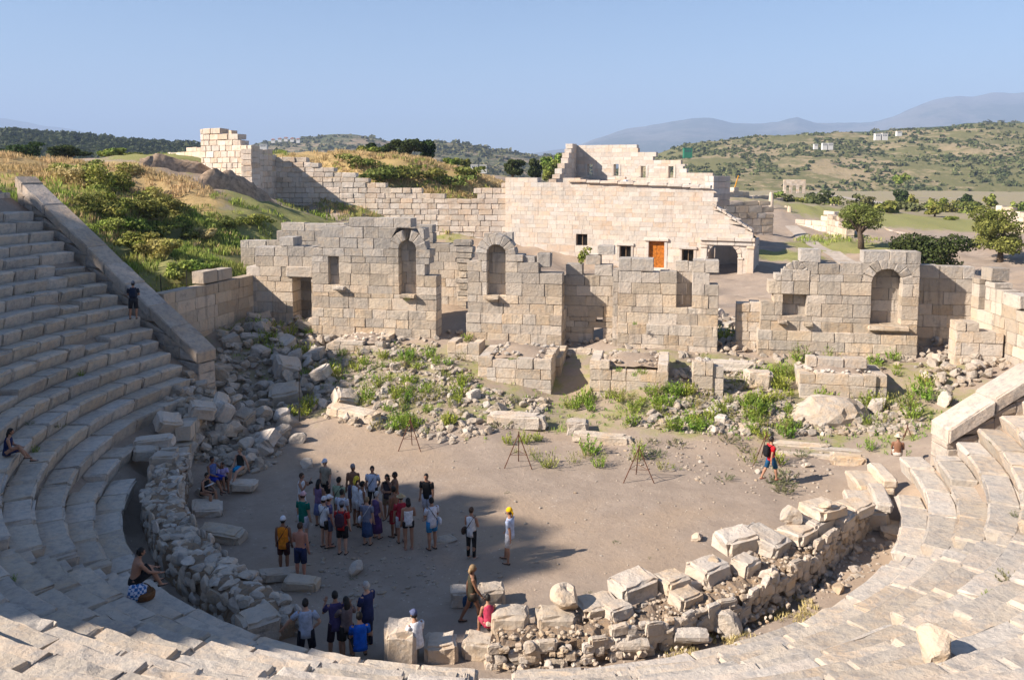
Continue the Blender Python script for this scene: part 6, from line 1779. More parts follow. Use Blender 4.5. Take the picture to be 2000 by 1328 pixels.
# pale track across the plain
def strip(name, pts, w):
    P = [ground_at(*q) for q in pts]; V = []; Fq = []
    fine = []
    for a, b in zip(P[:-1], P[1:]):
        m = max(2, int(np.linalg.norm(b - a) / 2.0))
        for i in range(m): fine.append(a + (b - a) * i / m)
    fine.append(P[-1])
    for i in range(len(fine)):
        t = fine[min(i + 1, len(fine) - 1)] - fine[max(i - 1, 0)]; t = t[:2] / np.linalg.norm(t[:2]); nn = np.array([-t[1], t[0]])
        for s in (-1, -.33, .33, 1):
            x, y = fine[i][:2] + nn * s * w / 2; V.append((x, y, hgrid(x, y) + .06))
    for i in range(len(fine) - 1):
        for k in range(3): a = i * 4 + k; Fq.append((a, a + 1, a + 5, a + 4))
    struct(name, mesh(name, V, Fq, M['track'], True))
M['track'] = flat_mat('pale_gravel', (0.38, 0.33, 0.28), .95, .2, nscale=1.5)
strip('track', [(1590, 376), (1640, 385), (1720, 396), (1775, 405)], 5.0)
strip('path', [(1545, 442), (1570, 465), (1600, 485), (1640, 505), (1690, 528)], 1.6)
strip('road', [(1790, 386), (1850, 388), (1880, 386)], 4.0)
settle_ranks()
# ------------------------------------------------------------------ people
_cm = {}
def cloth(c, rough=.85):
    if c not in _cm: _cm[c] = flat_mat('cloth_%d' % len(_cm), c, rough, .28, .1, 11, .9)
    return _cm[c]
SKIN = {k: flat_mat('skin_' + k, c, .55, .08, .3, 10) for k, c in (('fair', (.50, .29, .20)), ('tan', (.36, .19, .12)), ('dark', (.22, .11, .065)), ('red', (.46, .21, .14)))}
HAIR = {k: flat_mat('hair_' + k, c, .6, .3, .3, 40) for k, c in (('black', (.012, .010, .009)), ('brown', (.05, .027, .015)), ('fair', (.25, .17, .09)), ('grey', (.42, .41, .40)))}
PEND = []            # objects waiting for their remesh
def nv(v): v = np.asarray(v, float); return v / np.linalg.norm(v)
ARM = {'down': ((.14, .02, -1), (.05, .22, -1)), 'back': ((.2, -.25, -1), (-.45, -.15, -.7)), 'hip': ((.55, -.1, -.9), (-.5, .25, -.55)), 'fold': ((.2, .2, -1), (-.75, .6, .1)),
       'face': ((.35, .55, -.75), (-.35, .45, .95)), 'fwd': ((.1, .45, -.85), (-.05, 1, .1)), 'swingf': ((.1, .35, -1), (0, .6, -.9)), 'swingb': ((.12, -.35, -1), (.02, -.1, -1)), 'lap': ((.15, .35, -1), (-.35, .9, -.25)), 'prop': ((.3, -.25, -1), (.1, -.25, -1)), 'knee': ((.1, .75, -.8), (-.1, .9, -.35)), 'out': ((.9, .1, -.8), (.7, .2, -.9))}
LEG = {'stand': ((.03, .02, -1), (0, -.04, -1)), 'wide': ((.12, .02, -1), (.04, -.04, -1)), 'fwd': ((.02, .40, -1), (0, .12, -1)), 'rear': ((.02, -.28, -1), (0, -.55, -1)), 'sit': ((.12, 1, -.05), (.02, .08, -1)), 'sitlow': ((.1, .85, .45), (.04, .45, -.95)), 'sitfwd': ((.1, 1, -.12), (.03, .6, -.8)), 'step': ((.05, .7, -.65), (0, -.15, -1))}

def hand_pieces(w, d, side, s):
    """palm, four unequal curled fingers and a thumb leaving the side of the palm"""
    d = nv(d); sx = nv(np.cross(d, [0, 1, .2])) if abs(d[1]) < .9 else np.array([1., 0, 0]); nrm = np.cross(sx, d)
    b = Bag()
    v, f = tube([w, w + d * .045 * s, w + d * .088 * s], [(.028 * s, .016 * s), (.040 * s, .017 * s), (.036 * s, .013 * s)], 8, sx); b.add(v, f)
    for i, L in enumerate((.066, .076, .070, .054)):
        o = w + d * .084 * s + sx * (i - 1.5) * .019 * s; k = o + d * L * .5 * s + nrm * .006 * s; e = k + nv(d * .75 + nrm * .65) * L * .5 * s
        v, f = tube([o, k, e], [.0095 * s, .009 * s, .007 * s], 5, sx); b.add(v, f)
    o = w + d * .03 * s + sx * .034 * s * side; k = o + nv(d * .6 + sx * .75 * side) * .034 * s; e = k + nv(d * .9 + nrm * .4) * .028 * s
    v, f = tube([o, k, e], [.012 * s, .0105 * s, .008 * s], 5, nrm); b.add(v, f)
    return b

def person(lab, px=None, face=0, H=1.72, z=0.0, at=None, seat=None, skin='tan', hair='black', hairlen=0, top=None, toplen=.0, sleeves=True, bottom=None, blen=.45, flare=0, arms=('down', 'down'), legs=('stand', 'stand'),
           lean=0, hat=None, visor=True, shoes=(.05, .04, .035), bag=None, extra=None, head_turn=0, wide=1.0, group='visitors in the theatre', straps=False, long_legs=False):
    s = H / 1.72
    if at is None:
        p = at_z(px[0], px[1], z + (H - .02 if seat is None else .86 * s + seat)); base = np.array([p[0], p[1], z])
    else: base = np.asarray(at, float)
    root = thing('person', lab, 'person', base, YAW + R(face), group)
    sh = .185 * wide; fem = wide < .95
    # joints in local space; forward is +y
    def leg_chain(sd, pose):
        a, b = LEG[pose]; hip = np.array([sd * .092, 0, 0])
        kn = hip + nv((a[0] * sd, a[1], a[2])) * .43; an = kn + nv((b[0] * sd, b[1], b[2])) * .415
        return hip, kn, an
    legsj = [leg_chain(sd, ps) for sd, ps in zip((-1, 1), legs)]
    pz = (-min(l[2][2] for l in legsj) + .075) if seat is None else seat / s + .10
    up_ = np.array([0, 0, pz])
    ct, st = math.cos(R(lean)), math.sin(R(lean))
    def T(q):      # torso space (z up from the pelvis) leaned forward
        q = np.asarray(q, float); return np.array([q[0], q[1] * ct + q[2] * st, -q[1] * st + q[2] * ct]) + up_
    body = Bag()
    tw = wide
    tors = [(-.08, .135, .10), (0, .165, .115), (.12, .138 * (1 if not fem else .93), .098), (.24, .148, .105), (.36, .165, .112), (.45, .168, .095), (.50, .105, .075), (.535, .058, .056)]
    v, f = tube([T((0, 0, q[0])) for q in tors], [(q[1] * tw, q[2]) for q in tors], 14, (1, 0, 0)); body.add(v, f)
    v, f = tube([T((0, 0, .48)), T((0, .01, .60))], [.058, .052], 10); body.add(v, f)
    hc = T((0, .025, .685)); hr = np.array([.075, .095, .112])
    ctn, stn = math.cos(R(head_turn)), math.sin(R(head_turn))
    def Hd(q):     # head space
        q = np.asarray(q, float); q = np.atleast_2d(q); return np.stack([q[:, 0] * ctn - q[:, 1] * stn, q[:, 0] * stn + q[:, 1] * ctn, q[:, 2]], 1) + hc
    hv, hf = ICO2
    hv = hv.copy() * hr; jaw = hv[:, 2] < -.03
    hv[jaw, 0] *= .82; hv[jaw, 1] += .008
    body.add(Hd(hv), hf)
    v, f = ball((0, .092, -.012), (.014, .022, .022), ICO1); body.add(Hd(v), f)
    for sd in (-1, 1):
        v, f = ball((sd * .075, 0, -.005), (.012, .02, .032), ICO1); body.add(Hd(v), f)
    armj = []
    for sd, ps in zip((-1, 1), arms):
        a, b = ARM[ps]; shd = T((sd * sh, 0, .445))
        el = shd + nv((a[0] * sd, a[1] * ct + a[2] * st * .5, a[2])) * .285; wr = el + nv((b[0] * sd, b[1], b[2])) * .245
        armj.append((shd, el, wr))
        v, f = tube([shd + np.array([-sd * .03, 0, .01]), shd, (shd + el) / 2, el, (el * .7 + wr * .3), wr, wr + nv(wr - el) * .02], [.045, .056, .049, .041, .042, .030, .026], 9, (0, 1, 0)); body.add(v, f)
    for hip, kn, an in legsj:
        hip, kn, an = hip + up_, kn + up_, an + up_
        cf = (kn * .7 + an * .3) + np.array([0, -.012, 0])
        v, f = tube([hip + np.array([0, 0, .05]), hip, hip * .55 + kn * .45, kn, cf, an * .85 + kn * .15, an + np.array([0, 0, -.02])], [.085, .092, .075, .056, .062, .040, .038], 10, (1, 0, 0)); body.add(v, f)
        v, f = tube([an + np.array([0, -.055, -.045]), an + np.array([0, 0, -.035]), an + np.array([0, .10, -.055]), an + np.array([0, .175, -.062])], [(.034, .03), (.042, .042), (.046, .022), (.032, .012)], 9, (1, 0, 0)); body.add(v, f)
    o = link('body', body.mesh('body', SKIN[skin], True), root, scale=s)
    PEND.append(o)
    o['hands'] = 1
    hb = Bag()
    for sd, (shd, el, wr) in zip((-1, 1), armj):
        q = hand_pieces(wr, wr - el, -sd, 1.0); hb.add(np.concatenate(q.v), q.f)
    HANDS[o.name] = hb
    # face: eyes and mouth
    for sd in (-1, 1):
        v, f = ball((sd * .030, .083, .012), (.012, .008, .008), ICO1); link('eye', mesh('eye', Hd(v) * s, f, cloth((.02, .015, .012))), root)
    v, f = ball((0, .086, -.055), (.024, .008, .006), ICO1); link('mouth', mesh('mouth', Hd(v) * s, f, cloth((.25, .08, .06))), root)
    def add(name, bag, mat, smooth=True):
        me = bag.mesh(name, mat, smooth)
        for vv in me.vertices: vv.co *= s
        return link(name, me, root)
    # hair and headgear
    if hair:
        b = Bag(); v = ICO2[0].copy() * (hr * 1.10)
        fr = v[:, 1] > .035; v[fr & (v[:, 2] < .055)] *= .80
        v[:, 1] -= .008; v[v[:, 2] < -.06] *= .86
        b.add(Hd(v), ICO2[1])
        if hairlen:
            v, f = tube(Hd([(0, -.06, .02), (0, -.095, -.08), (0, -.10, -.08 - hairlen * .6), (0, -.09, -.08 - hairlen)]), [(.07, .045), (.085, .045), (.08, .035), (.04, .02)], 10, (1, 0, 0)); b.add(v, f)
        add('hair', b, HAIR[hair])
    if hat:
        b = Bag(); v = ICO2[0].copy(); v[:, 2] = np.maximum(v[:, 2], -.1); b.add(Hd(v * hr * np.array([1.2, 1.14, 1.08]) + np.array([0, -.004, .028])), ICO2[1])
        if visor == 'brim':
            v, f = tube([(0, 0, .028), (0, 0, .040)], [.165, .15], 18, (1, 0, 0)); b.add(Hd(v), f)
        elif visor == 'scarf':
            v, f = tube([(0, -.06, .03), (0, -.105, -.06), (0, -.09, -.17)], [(.075, .04), (.07, .03), (.03, .012)], 8, (1, 0, 0)); b.add(Hd(v), f)
        elif visor:
            v = np.array([(x * .07, .07 + y * .10 - abs(x) * .03, .040 - y * .015 + zz) for zz in (0, .010) for x, y in ((-1, 0), (-.7, .75), (0, 1), (.7, .75), (1, 0))]); f = [(4, 3, 2, 1, 0), (5, 6, 7, 8, 9)] + [(i, i + 1, i + 6, i + 5) for i in range(4)] + [(4, 0, 5, 9)]; b.add(Hd(v), f)
        add('hat' if visor != 'scarf' else 'head_scarf', b, cloth(hat))
    # top
    if top:
        b = Bag(); hem = -.10 - toplen; g = .018
        rr_ = [(hem, .172, .124)] + [q for q in [(0, .175, .125), (.12, .152, .112), (.24, .158, .117), (.36, .172, .122), (.45, .170, .104)] if q[0] > hem + .02]
        if sleeves is None: rr_ = [q for q in rr_ if q[0] < .40] + [(.39, .168, .115)]      # strapless
        else: rr_ += [(.497, .108 if sleeves else .085, .084), (.512, .07, .066)]
        v, f = tube([T((0, 0, q[0])) for q in rr_], [((q[1] + g * .3) * tw, q[2] + g * .3) for q in rr_], 14, (1, 0, 0)); b.add(v, f)
        if sleeves:
            for shd, el, wr in armj:
                k = .62 if sleeves is True else 1.0
                e2 = shd * (1 - k) + el * k
                pts = [shd + (shd - el) * .10, shd, e2]; ra = [.055, .070, .066]
                if sleeves == 'long': pts = [shd + (shd - el) * .10, shd, el, wr * .95 + el * .05]; ra = [.055, .070, .056, .042]
                v, f = tube(pts, ra, 10, (0, 1, 0)); b.add(v, f)
        add('shirt' if not flare or bottom else 'dress', b, cloth(top))
    if bottom:
        b = Bag()
        if flare:
            q = [(.06, .150, .112), (-.06, .176, .130), (-.06 - blen * .5, .178 + flare * .5, .15 + flare * .4), (-.06 - blen, .178 + flare, .16 + flare)]
            if seat is None:
                v, f = tube([T((0, 0, a[0])) if a[0] > -.1 else np.array([0, 0, a[0]]) + up_ for a in q], [(a[1] * tw, a[2]) for a in q], 16, (1, 0, 0)); b.add(v, f)
            else:
                v, f = tube([T((0, 0, .06)), T((0, 0, -.04))], [(.16 * tw, .12), (.18 * tw, .13)], 14, (1, 0, 0)); b.add(v, f)
                hm = [(l[0] + up_, l[1] + up_) for l in legsj]; a = (hm[0][0] + hm[1][0]) / 2; c = (hm[0][1] + hm[1][1]) / 2
                v, f = tube([a, a * .5 + c * .5, a * .12 + c * .88], [(.18, .11), (.17, .095), (.16, .085)], 14, (1, 0, 0)); b.add(v, f)
        else:
            v, f = tube([T((0, 0, .07)), T((0, 0, -.01)), T((0, 0, -.085))], [(.150 * tw, .110), (.178 * tw, .128), (.165 * tw, .120)], 14, (1, 0, 0)); b.add(v, f)
            for hip, kn, an in legsj:
                hip, kn, an = hip + up_, kn + up_, an + up_
                if long_legs: v, f = tube([hip + np.array([0, 0, .04]), hip, kn, an], [.09, .102, .068, .052], 10, (1, 0, 0))
                else:
                    e = hip + (kn - hip) * min(blen * 2, 1.0); v, f = tube([hip + np.array([0, 0, .04]), hip, e], [.09, .105, .092], 10, (1, 0, 0))
                b.add(v, f)
        add('skirt' if flare else ('trousers' if long_legs else 'shorts'), b, cloth(bottom))
    if shoes:
        for hip, kn, an in legsj:
            an = an + up_; b = Bag()
            v, f = tube([an + np.array([0, -.065, -.052]), an + np.array([0, 0, -.05]), an + np.array([0, .10, -.060]), an + np.array([0, .185, -.064])], [(.040, .026), (.048, .030), (.052, .020), (.034, .012)], 9, (1, 0, 0)); b.add(v, f)
            add('shoe', b, cloth(shoes))
    def strap(col, side):
        b = Bag(); a0 = T((side * -.13, .0, .48)); pts = [T((side * .19, -.02, -.02)), T((side * .10, .125, .12)), T((-side * .03, .138, .30)), a0 + np.array([0, .05, .03]), a0 + np.array([0, -.06, .02]), T((-side * .02, -.135, .30)), T((side * .10, -.125, .12)), T((side * .19, -.03, -.02))]
        v, f = tube(pts, [(.012, .010)] * len(pts), 6, (0, 0, 1)); b.add(v, f); return add('strap', b, cloth(col))
    if bag:
        kind, col = bag[0], bag[1]
        v0 = ICO2[0].copy(); v0 = np.sign(v0) * np.abs(v0) ** .6
        if kind == 'backpack':
            b = Bag(); b.add(np.array([T(q) for q in v0 * np.array([.15, .10, .23]) + np.array([0, -.20, .26])]), ICO2[1]); bb = add('backpack', b, cloth(col))
            for sd in (-1, 1):
                q = Bag(); v, f = tube([T((sd * .10, -.13, .44)), T((sd * .11, .02, .515)), T((sd * .12, .125, .36)), T((sd * .15, .06, .12)), T((sd * .12, -.13, .08))], [(.022, .012)] * 5, 6, (1, 0, 0)); q.add(v, f); add('strap', q, cloth(col))
        elif kind == 'shoulder':
            sd = bag[2]; strap(col, sd); b = Bag(); b.add(np.array([T(q) for q in v0 * np.array([.06, .13, .12]) + np.array([sd * .25, -.02, -.02])]), ICO2[1]); add('shoulder_bag', b, cloth(bag[3] if len(bag) > 3 else col))
        elif kind == 'strap': strap(col, bag[2])
        elif kind == 'hand':
            sd = bag[2]; w = armj[0 if sd < 0 else 1][2] + np.array([0, .02, -.10]); b = Bag(); b.add(v0 * np.array([.08, .15, .17]) + w + np.array([0, 0, -.20]), ICO2[1])
            v, f = tube([w + np.array([0, -.09, -.06]), w + np.array([0, 0, .02]), w + np.array([0, .09, -.06])], [.012] * 3, 6, (1, 0, 0)); b.add(v, f); add('hand_bag', b, cloth(col))
    if extra == 'camera':
        w = (armj[0][2] + armj[1][2]) / 2 + np.array([0, .09, .02]); b = Bag(); b.add(*box(w - np.array([.065, .03, .04]), w + np.array([.065, .03, .04]))); v, f = tube([w, w + np.array([0, .09, 0])], [.032, .034], 10, (1, 0, 0)); b.add(v, f)
        me = b.mesh('camera', cloth((.015, .015, .016), .4), False)
        for vv in me.vertices: vv.co *= s
        c = link('camera', me, None); c.matrix_world = Matrix.Translation(Vector(base)) @ Matrix.Rotation(YAW + R(face), 4, 'Z'); tag(c, bag_label(lab, 'small black camera held up by the '), 'camera', 'cameras held by visitors')
    if extra == 'book':
        w = (armj[0][2] + armj[1][2]) / 2 + np.array([0, .13, .03]); b = Bag(); b.add(*box(w - np.array([.15, .10, .008]), w + np.array([.15, .10, .008])))
        c = link('book', b.mesh('book', cloth((.72, .72, .74))), None); c.matrix_world = Matrix.Translation(Vector(base)) @ Matrix.Rotation(YAW + R(face), 4, 'Z') @ Matrix.Rotation(R(20), 4, 'X'); tag(c, 'open white book on the lap of the seated woman in black', 'book')
    return root, base, armj
HANDS = {}
def bag_label(lab, pre): return ' '.join((pre + ' '.join(lab.split()[:6])).split())

K = (.02, .02, .022); W = (.74, .74, .76); NAVY = (.02, .03, .09)
ppl = [
    ('man in grey beige tee and pale cap at the back left of the group', (635, 897), dict(face=150, skin='fair', hair='brown', hat=(.62, .66, .78), top=(.34, .30, .23), bottom=K, blen=.5, arms=('down', 'down'))),
    ('woman in long white dress raising a camera at the left of the group', (588, 924), dict(face=-100, H=1.64, wide=.9, skin='tan', hair='brown', top=W, sleeves=False, bottom=W, flare=.06, blen=.72, arms=('face', 'face'), extra='camera')),
    ('long haired woman in patterned blue and red top behind the green shirt', (622, 936), dict(face=-20, H=1.64, wide=.9, hair='black', hairlen=.22, top=(.20, .13, .24), sleeves=False, bottom=(.13, .16, .32), flare=.05, blen=.4, arms=('fold', 'down'))),
    ('dark haired man in light green tee behind the white cap woman', (661, 932), dict(face=-30, hair='black', top=(.32, .40, .27), bottom=(.06, .08, .05), blen=.5, bag=('strap', (.03, .03, .03), -1))),
    ('tanned shirtless man with a grey scarf over his head', (689, 907), dict(face=175, skin='dark', hair=None, hat=(.24, .23, .25), visor='scarf', bottom=(.10, .09, .16), blen=.5)),
    ('man with yellow cap in white tank top and white shorts', (695, 932), dict(face=-40, skin='dark', hair='black', hat=(.75, .55, .06), visor='scarf', top=W, sleeves=False, bottom=W, blen=.36)),
    ('visitor in white sleeveless top half hidden behind the yellow cap', (707, 940), dict(face=-60, H=1.66, skin='dark', wide=.92, hair='black', top=W, sleeves=False, bottom=(.12, .10, .10), blen=.4)),
    ('man in pale blue white tee with black diagonal strap facing the camera', (727, 910), dict(face=170, skin='tan', hair='black', top=(.60, .66, .80), bottom=K, long_legs=True, arms=('back', 'down'), bag=('strap', K, 1))),
    ('tanned man lifting a dark video camera at the back of the group', (772, 922), dict(face=110, skin='dark', hair='black', top=None, bottom=(.35, .03, .03), blen=.5, arms=('face', 'face'), extra='camera')),
    ('dark haired woman in dark top beside the man with the video camera', (756, 926), dict(face=160, H=1.64, wide=.9, skin='tan', hair='black', hairlen=.12, top=(.05, .04, .05), sleeves=False, bottom=(.30, .22, .14), blen=.4, arms=('fold', 'fold'))),
    ('man in black tee with sunglasses bending his head at the right of the group', (834, 923), dict(face=165, skin='tan', hair='black', top=K, bottom=(.55, .60, .72), blen=.6, lean=6)),
    ('man in dark green tee and red white cap seen from behind', (591, 962), dict(face=-25, skin='fair', hair='brown', hat=(.70, .45, .48), top=(.01, .16, .12), toplen=.06, bottom=(.62, .64, .72), blen=.42)),
    ('woman in white cap and white tee with a black waist bag', (632, 971), dict(face=-40, H=1.68, wide=.95, skin='fair', hair='brown', hat=W, top=W, toplen=.04, bottom=K, blen=.3, arms=('fold', 'fold'), bag=('strap', K, -1))),
    ('second white capped visitor close behind the woman with waist bag', (641, 968), dict(face=-60, H=1.70, skin='red', hair='brown', hat=(.66, .68, .74), top=(.10, .10, .22), bottom=(.10, .12, .2), blen=.4)),
    ('man in red tee carrying a large dark backpack in the middle of the group', (667, 980), dict(face=-10, skin='fair', hair='black', hat=(.20, .20, .23), visor=False, top=(.42, .03, .03), bottom=K, blen=.42, bag=('backpack', (.06, .03, .05)))),
    ('dark haired visitor in white patterned tee behind the red backpacker', (667, 956), dict(face=-20, H=1.66, hair='black', top=(.62, .64, .72), bottom=(.20, .05, .06), blen=.5)),
    ('short grey haired woman in grey tee and blue skirt with a white bag', (716, 971), dict(face=-15, H=1.60, wide=.95, skin='fair', hair='fair', top=(.20, .22, .30), bottom=(.05, .09, .20), flare=.03, blen=.52, bag=('shoulder', (.6, .6, .62), -1, (.66, .67, .70)))),
    ('white haired woman in purple dress', (735, 960), dict(face=-30, H=1.60, wide=.95, skin='fair', hair='grey', top=(.13, .08, .20), sleeves=False, bottom=(.10, .05, .17), flare=.04, blen=.62)),
    ('visitor in straw hat and red tee behind the bare backed woman', (783, 966), dict(face=20, H=1.62, skin='tan', hair='brown', hat=(.50, .38, .22), visor='brim', top=(.42, .03, .05), bottom=(.55, .56, .62), blen=.4)),
    ('shirtless tanned man in red shorts among the right of the group', (769, 950), dict(face=60, skin='dark', hair='black', bottom=(.35, .02, .03), blen=.6, arms=('down', 'fold'))),
    ('bare backed woman in white strapless top and black shorts', (797, 973), dict(face=15, H=1.70, wide=.9, skin='tan', hair='black', hairlen=.08, top=W, sleeves=None, bottom=K, blen=.2, arms=('down', 'fold'), shoes=(.35, .22, .18))),
    ('man in white tee and blue shorts with a white bag on his shoulder', (843, 972), dict(face=35, skin='tan', hair='black', top=(.66, .67, .74), toplen=.06, bottom=(.04, .25, .55), blen=.36, arms=('fold', 'fold'), bag=('shoulder', K, 1, (.68, .68, .72)), long_legs=False)),
    ('man in orange tank top and white cap with black strap', (552, 1010), dict(face=-5, skin='dark', hair='black', hat=(.70, .72, .78), visor=False, top=(.75, .24, .02), sleeves=False, toplen=.06, bottom=(.06, .02, .02), blen=.42, bag=('strap', (.04, .02, .02), -1), arms=('down', 'down'))),
    ('sunburnt shirtless man with a dark blue towel at his hip', (585, 1021), dict(face=-10, skin='red', hair='brown', bottom=NAVY, blen=.6, arms=('fold', 'down'), bag=('hand', (.08, .10, .25), -1))),
    ('woman in white vest and black leggings standing apart from the group', (920, 991), dict(face=-25, H=1.66, wide=.92, skin='tan', hair='brown', top=W, sleeves=False, toplen=.06, bottom=K, long_legs=True, arms=('fold', 'fold'), bag=('shoulder', (.06, .04, .03), -1), shoes=(.45, .40, .36))),
    ('walking man with bright yellow head cloth and pale blue tee', (996, 993), dict(face=65, H=1.74, skin='tan', hair='brown', hat=(.85, .48, .01), visor='scarf', top=(.42, .50, .68), toplen=.04, bottom=(.62, .64, .70), blen=.44, arms=('swingb', 'swingf'), legs=('wide', 'fwd'), head_turn=30)),
    ('walking man in red tee with black backpack and blue shorts', (1507, 852), dict(face=-75, z=.1, H=1.74, skin='tan', hair='black', top=(.62, .02, .03), bottom=(.02, .09, .20), blen=.52, bag=('backpack', (.015, .015, .018)), legs=('rear', 'fwd'), arms=('swingf', 'swingb'), shoes=(.25, .10, .07))),
    ('tanned woman in dark top walking with a blue bag by the pale blocks', (922, 1101), dict(face=-80, H=1.68, wide=.92, skin='dark', hair='fair', hairlen=.05, top=(.05, .045, .03), sleeves=False, toplen=.08, bottom=(.06, .05, .04), blen=.2, legs=('rear', 'fwd'), arms=('swingb', 'swingf'), bag=('hand', (.02, .05, .11), -1))),
    ('grey haired man in dark blue shirt standing before the pedestal stone', (716, 1136), dict(face=60, H=1.78, wide=1.1, skin='fair', hair='grey', top=(.02, .03, .10), toplen=.12, bottom=(.02, .025, .06), long_legs=True, arms=('fold', 'fold'))),
    ('man in violet tee and dark shorts bending left of the grey haired man', (655, 1158), dict(face=20, H=1.72, skin='tan', hair='black', top=(.06, .045, .13), toplen=.05, bottom=(.03, .015, .03), blen=.5, arms=('face', 'fold'), lean=8, legs=('wide', 'stand'))),
    ('dark haired visitor half hidden between violet tee and dark blue shirt', (676, 1166), dict(face=30, H=1.64, wide=.92, hair='black', hairlen=.15, top=(.16, .12, .12), bottom=K, blen=.4, arms=('face', 'face'))),
    ('man in light grey blue tee and dark shorts at the lower left of the sand', (596, 1170), dict(face=10, H=1.74, skin='fair', hair='black', top=(.40, .46, .58), toplen=.04, bottom=(.02, .02, .03), blen=.55, arms=('out', 'hip'), legs=('wide', 'wide'))),
]
for lab, px, kw in ppl: person(lab, px, **kw)
# seated figures
def seated(lab, px, zs, seat=.0, **kw):       # px of the seat point, level of the seat's top
    p = at_z(px[0], px[1], zs)
    return person(lab, None, at=(p[0], p[1], zs - seat), seat=seat, **kw)
seated('dark haired visitor in bright blue tee sitting with back to the camera', (704, 1268), .55, .45, face=15, H=1.70, skin='tan', hair='black', top=(.01, .09, .45), bottom=(.02, .02, .03), blen=.5, legs=('sit', 'sit'), arms=('lap', 'lap'), lean=14)
seated('visitor in white tee and black white cap sitting behind the pedestal stone', (815, 1262), .55, .45, face=40, H=1.70, skin='tan', hair='black', hat=(.10, .12, .22), top=W, bottom=K, blen=.5, legs=('sit', 'sit'), arms=('lap', 'lap'), lean=10)
seated('dark haired girl in red top sitting behind the pale block pair', (955, 1222), .50, .40, face=20, H=1.56, wide=.9, skin='tan', hair='black', top=(.45, .05, .10), sleeves=False, bottom=(.35, .05, .08), blen=.4, legs=('sit', 'sit'), arms=('lap', 'lap'), lean=8)
seated('sunlit woman in black top and blue skirt sitting on the rubble', (470, 916), .62, .45, face=160, H=1.66, wide=.92, skin='fair', hair='fair', top=(.025, .03, .03), sleeves=False, bottom=(.02, .28, .55), blen=.3, flare=.02, legs=('sitfwd', 'sit'), arms=('prop', 'lap'))
seated('woman in black dress reading a white book in the shade', (398, 965), .45, .42, face=-110, H=1.64, wide=.92, skin='tan', hair='black', top=K, sleeves=False, bottom=K, flare=.02, blen=.4, legs=('sit', 'sit'), arms=('lap', 'lap'), extra='book', lean=14)
seated('visitor in blue tank top with raised hand sitting behind the reader', (415, 935), .75, .42, face=-120, H=1.66, skin='dark', hair='black', top=(.10, .15, .35), sleeves=False, bottom=(.02, .04, .30), blen=.5, legs=('sit', 'sitfwd'), arms=('face', 'lap'))
seated('small dark haired visitor in pale violet top beside the blue tank top', (434, 938), .5, .35, face=-150, H=1.5, wide=.9, skin='dark', hair='black', top=(.42, .36, .62), bottom=K, blen=.4, legs=('sit', 'sit'), arms=('knee', 'knee'), lean=16)
seated('dark haired girl in navy dress sitting at the left edge of the seats', (14, 888), 3.28, .0, face=-70, H=1.62, wide=.92, skin='tan', hair='black', hairlen=.25, top=NAVY, sleeves=False, bottom=NAVY, flare=.02, blen=.4, legs=('sitfwd', 'sitlow'), arms=('lap', 'lap'), lean=10)
tb = seated('shirtless dark haired man sitting on the shaded lower seats', (262, 1142), 2.05, .0, face=-50, H=1.76, skin='tan', hair='black', bottom=K, blen=.5, legs=('sitlow', 'sitlow'), arms=('knee', 'knee'), lean=14)
seated('bare backed sitter with a pale hat by the last tripod at the right', (1753, 890), .9, .0, face=-20, H=1.64, skin='dark', hair='brown', hat=(.62, .55, .42), visor='brim', bottom=(.5, .45, .4), blen=.4, legs=('sitlow', 'sitlow'), arms=('lap', 'lap'))
th = R(-103)
p = at_z(262, 622, 5.16)
person('backpacker in dark clothes climbing the upper left seats', None, at=(p[0], p[1], 5.14), face=15, H=1.74, skin='tan', hair='black', hat=(.10, .12, .16), visor=False, top=(.03, .035, .05), bottom=(.03, .03, .035), blen=.5, bag=('backpack', (.015, .022, .045)), legs=('wide', 'stand'), arms=('fold', 'fold'), lean=8)
p = at_d(1222, 361, 88)
person('tiny figure in white standing on the terrace of the council house', None, at=(p[0], p[1], p[2] - .9), face=180, H=1.72, skin='tan', hair='black', top=W, bottom=(.3, .3, .32), blen=.5, group=None)

# grow each body into one continuous surface
for o in PEND:
    m = o.modifiers.new('remesh', 'REMESH'); m.mode = 'VOXEL'; m.voxel_size = 0.019; m.use_smooth_shade = True
dg = bpy.context.evaluated_depsgraph_get()
for o in PEND:
    ev = o.evaluated_get(dg); me = bpy.data.meshes.new_from_object(ev)
    hb = HANDS[o.name]
    bm = bmesh.new(); bm.from_mesh(me)
    hm = hb.mesh('hands', None); bm.from_mesh(hm)
    for fc in bm.faces: fc.smooth = True
    bm.to_mesh(me); bm.free(); bpy.data.meshes.remove(hm)
    old = o.data; o.modifiers.clear(); mat = old.materials[0]; o.data = me
    if not me.materials: me.materials.append(mat)
    bpy.data.meshes.remove(old)
    if 'hands' in o: del o['hands']

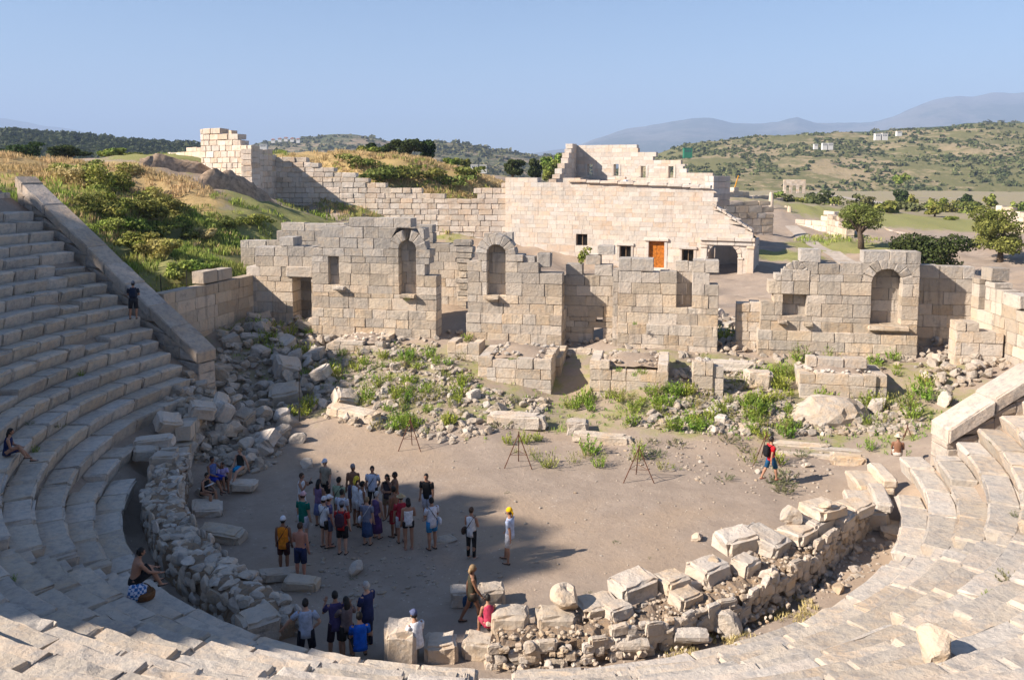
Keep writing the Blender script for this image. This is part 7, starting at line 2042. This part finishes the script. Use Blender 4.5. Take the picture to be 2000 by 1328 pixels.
# things the visitors left beside them
p = at_z(268, 1168, 1.75)
v0 = ICO2[0].copy(); v0 = np.sign(v0) * np.abs(v0) ** .65
def check_mat():
    m, nt, b = new_mat('blue_white_check', .85, .1)
    tc = N(nt, 'ShaderNodeNewGeometry'); c = N(nt, 'ShaderNodeTexChecker'); nt.links.new(tc.outputs['Position'], c.inputs['Vector']); c.inputs['Scale'].default_value = 14
    c.inputs['Color1'].default_value = (.05, .16, .42, 1); c.inputs['Color2'].default_value = (.55, .62, .75, 1); nt.links.new(c.outputs[0], b.inputs['Base Color']); return m
o = link('cloth_bag', mesh('cloth_bag', v0 * np.array([.22, .16, .24]) + rng.normal(size=v0.shape) * .012, ICO2[1], check_mat(), True), None, (p[0], p[1], p[2] + .16), (0, .1, .5)); tag(o, 'blue and white checked cloth bag beside the shirtless sitter', 'bag')
p = at_z(284, 1168, 1.7); t = thing('basket', 'round brown wicker basket beside the checked bag', 'basket', (p[0], p[1], p[2] - .02))
m_w = flat_mat('wicker', (.16, .075, .03), .7, .4, nscale=60, bump=.8)
v, f = tube([(0, 0, 0), (0, 0, .05), (0, 0, .16), (0, 0, .22)], [.17, .22, .24, .21], 16); link('bowl', mesh('bowl', v, f, m_w), t)
v, f = tube([(.2 * math.cos(a), 0, .2 + .2 * math.sin(a)) for a in np.linspace(0, math.pi, 9)], [.014] * 9, 6, (0, 1, 0)); link('handle', mesh('handle', v, f, m_w), t)

# ------------------------------------------------------------------ rusty tripods, pole and fence posts
def tripod(lab, px, hgt, spread, ring=True):
    b0 = at_z(px[0], px[1], 0.0) if px[1] > 880 else ground_at(*px)
    t = thing('tripod_stand', lab, 'tripod', b0, YAW, 'rusty iron tripods')
    for a in (200, 330, 90):
        c, s_ = math.cos(R(a)), math.sin(R(a))
        v, f = tube([(0, 0, hgt), (spread * c, spread * s_, -.03)], [.020, .020], 6); link('leg', mesh('leg', v, f, M['rust']), t)
    v, f = tube([(0, 0, hgt - .06), (0, 0, hgt + .10)], [.026, .022], 7); link('head', mesh('head', v, f, M['rust']), t)
    if ring:
        q = [np.array([spread * .62 * math.cos(R(a)), spread * .62 * math.sin(R(a)), hgt * .38]) for a in (200, 330, 90, 200)]
        b = Bag()
        for i in range(3): v, f = tube([q[i], q[i + 1]], [.010, .010], 5); b.add(v, f)
        link('brace', b.mesh('brace', M['rust']), t)
    return t
tripod('rusty tripod with a coil at the upper left edge of the sand', (802, 878), 1.35, .55)
tripod('rusty tripod in the middle of the upper edge of the sand', (1013, 910), 1.35, .62)
tripod('rusty tripod on the sand below the white architrave beam', (1247, 938), 1.3, .66)
tripod('rusty tripod behind the man in red tee', (1495, 905), 1.25, .6, False)
tripod('dark tripod beside the sitter with pale hat', (1770, 885), 1.15, .5, False)
p = ground_at(585, 830)
v, f = tube([(0, 0, -.1), (0, 0, 2.6)], [.025, .02], 7); o = link('pole', mesh('pole', v, f, M['iron']), None, p, (0, .02, 0)); tag(o, 'thin black pole standing in the rubble heap', 'pole')
for i, (x, y0, y1) in enumerate(((315, 572, 535), (365, 563, 528), (406, 545, 523))):
    a = at_d(x, y0, 47 + i); b = at_d(x, y1, 47 + i)
    v, f = tube([(0, 0, -.6), (0, 0, b[2] - a[2])], [.03, .03], 6); o = link('fence_post', mesh('fence_post', v, f, M['iron']), None, a); tag(o, ('left', 'middle', 'right')[i] + ' one of three thin black posts behind the end wall', 'post', 'thin fence posts')
# orange crane arm far behind the council house
p = at_d(1437, 364, 170)
v, f = tube([(-.4, 0, -1), (.5, 0, 2.2)], [.14, .10], 6); o = link('crane_arm', mesh('crane_arm', v, f, flat_mat('crane_paint', (.55, .26, .03), .5)), None, p); tag(o, 'small orange crane arm among the ruins by the council house roof', 'crane')
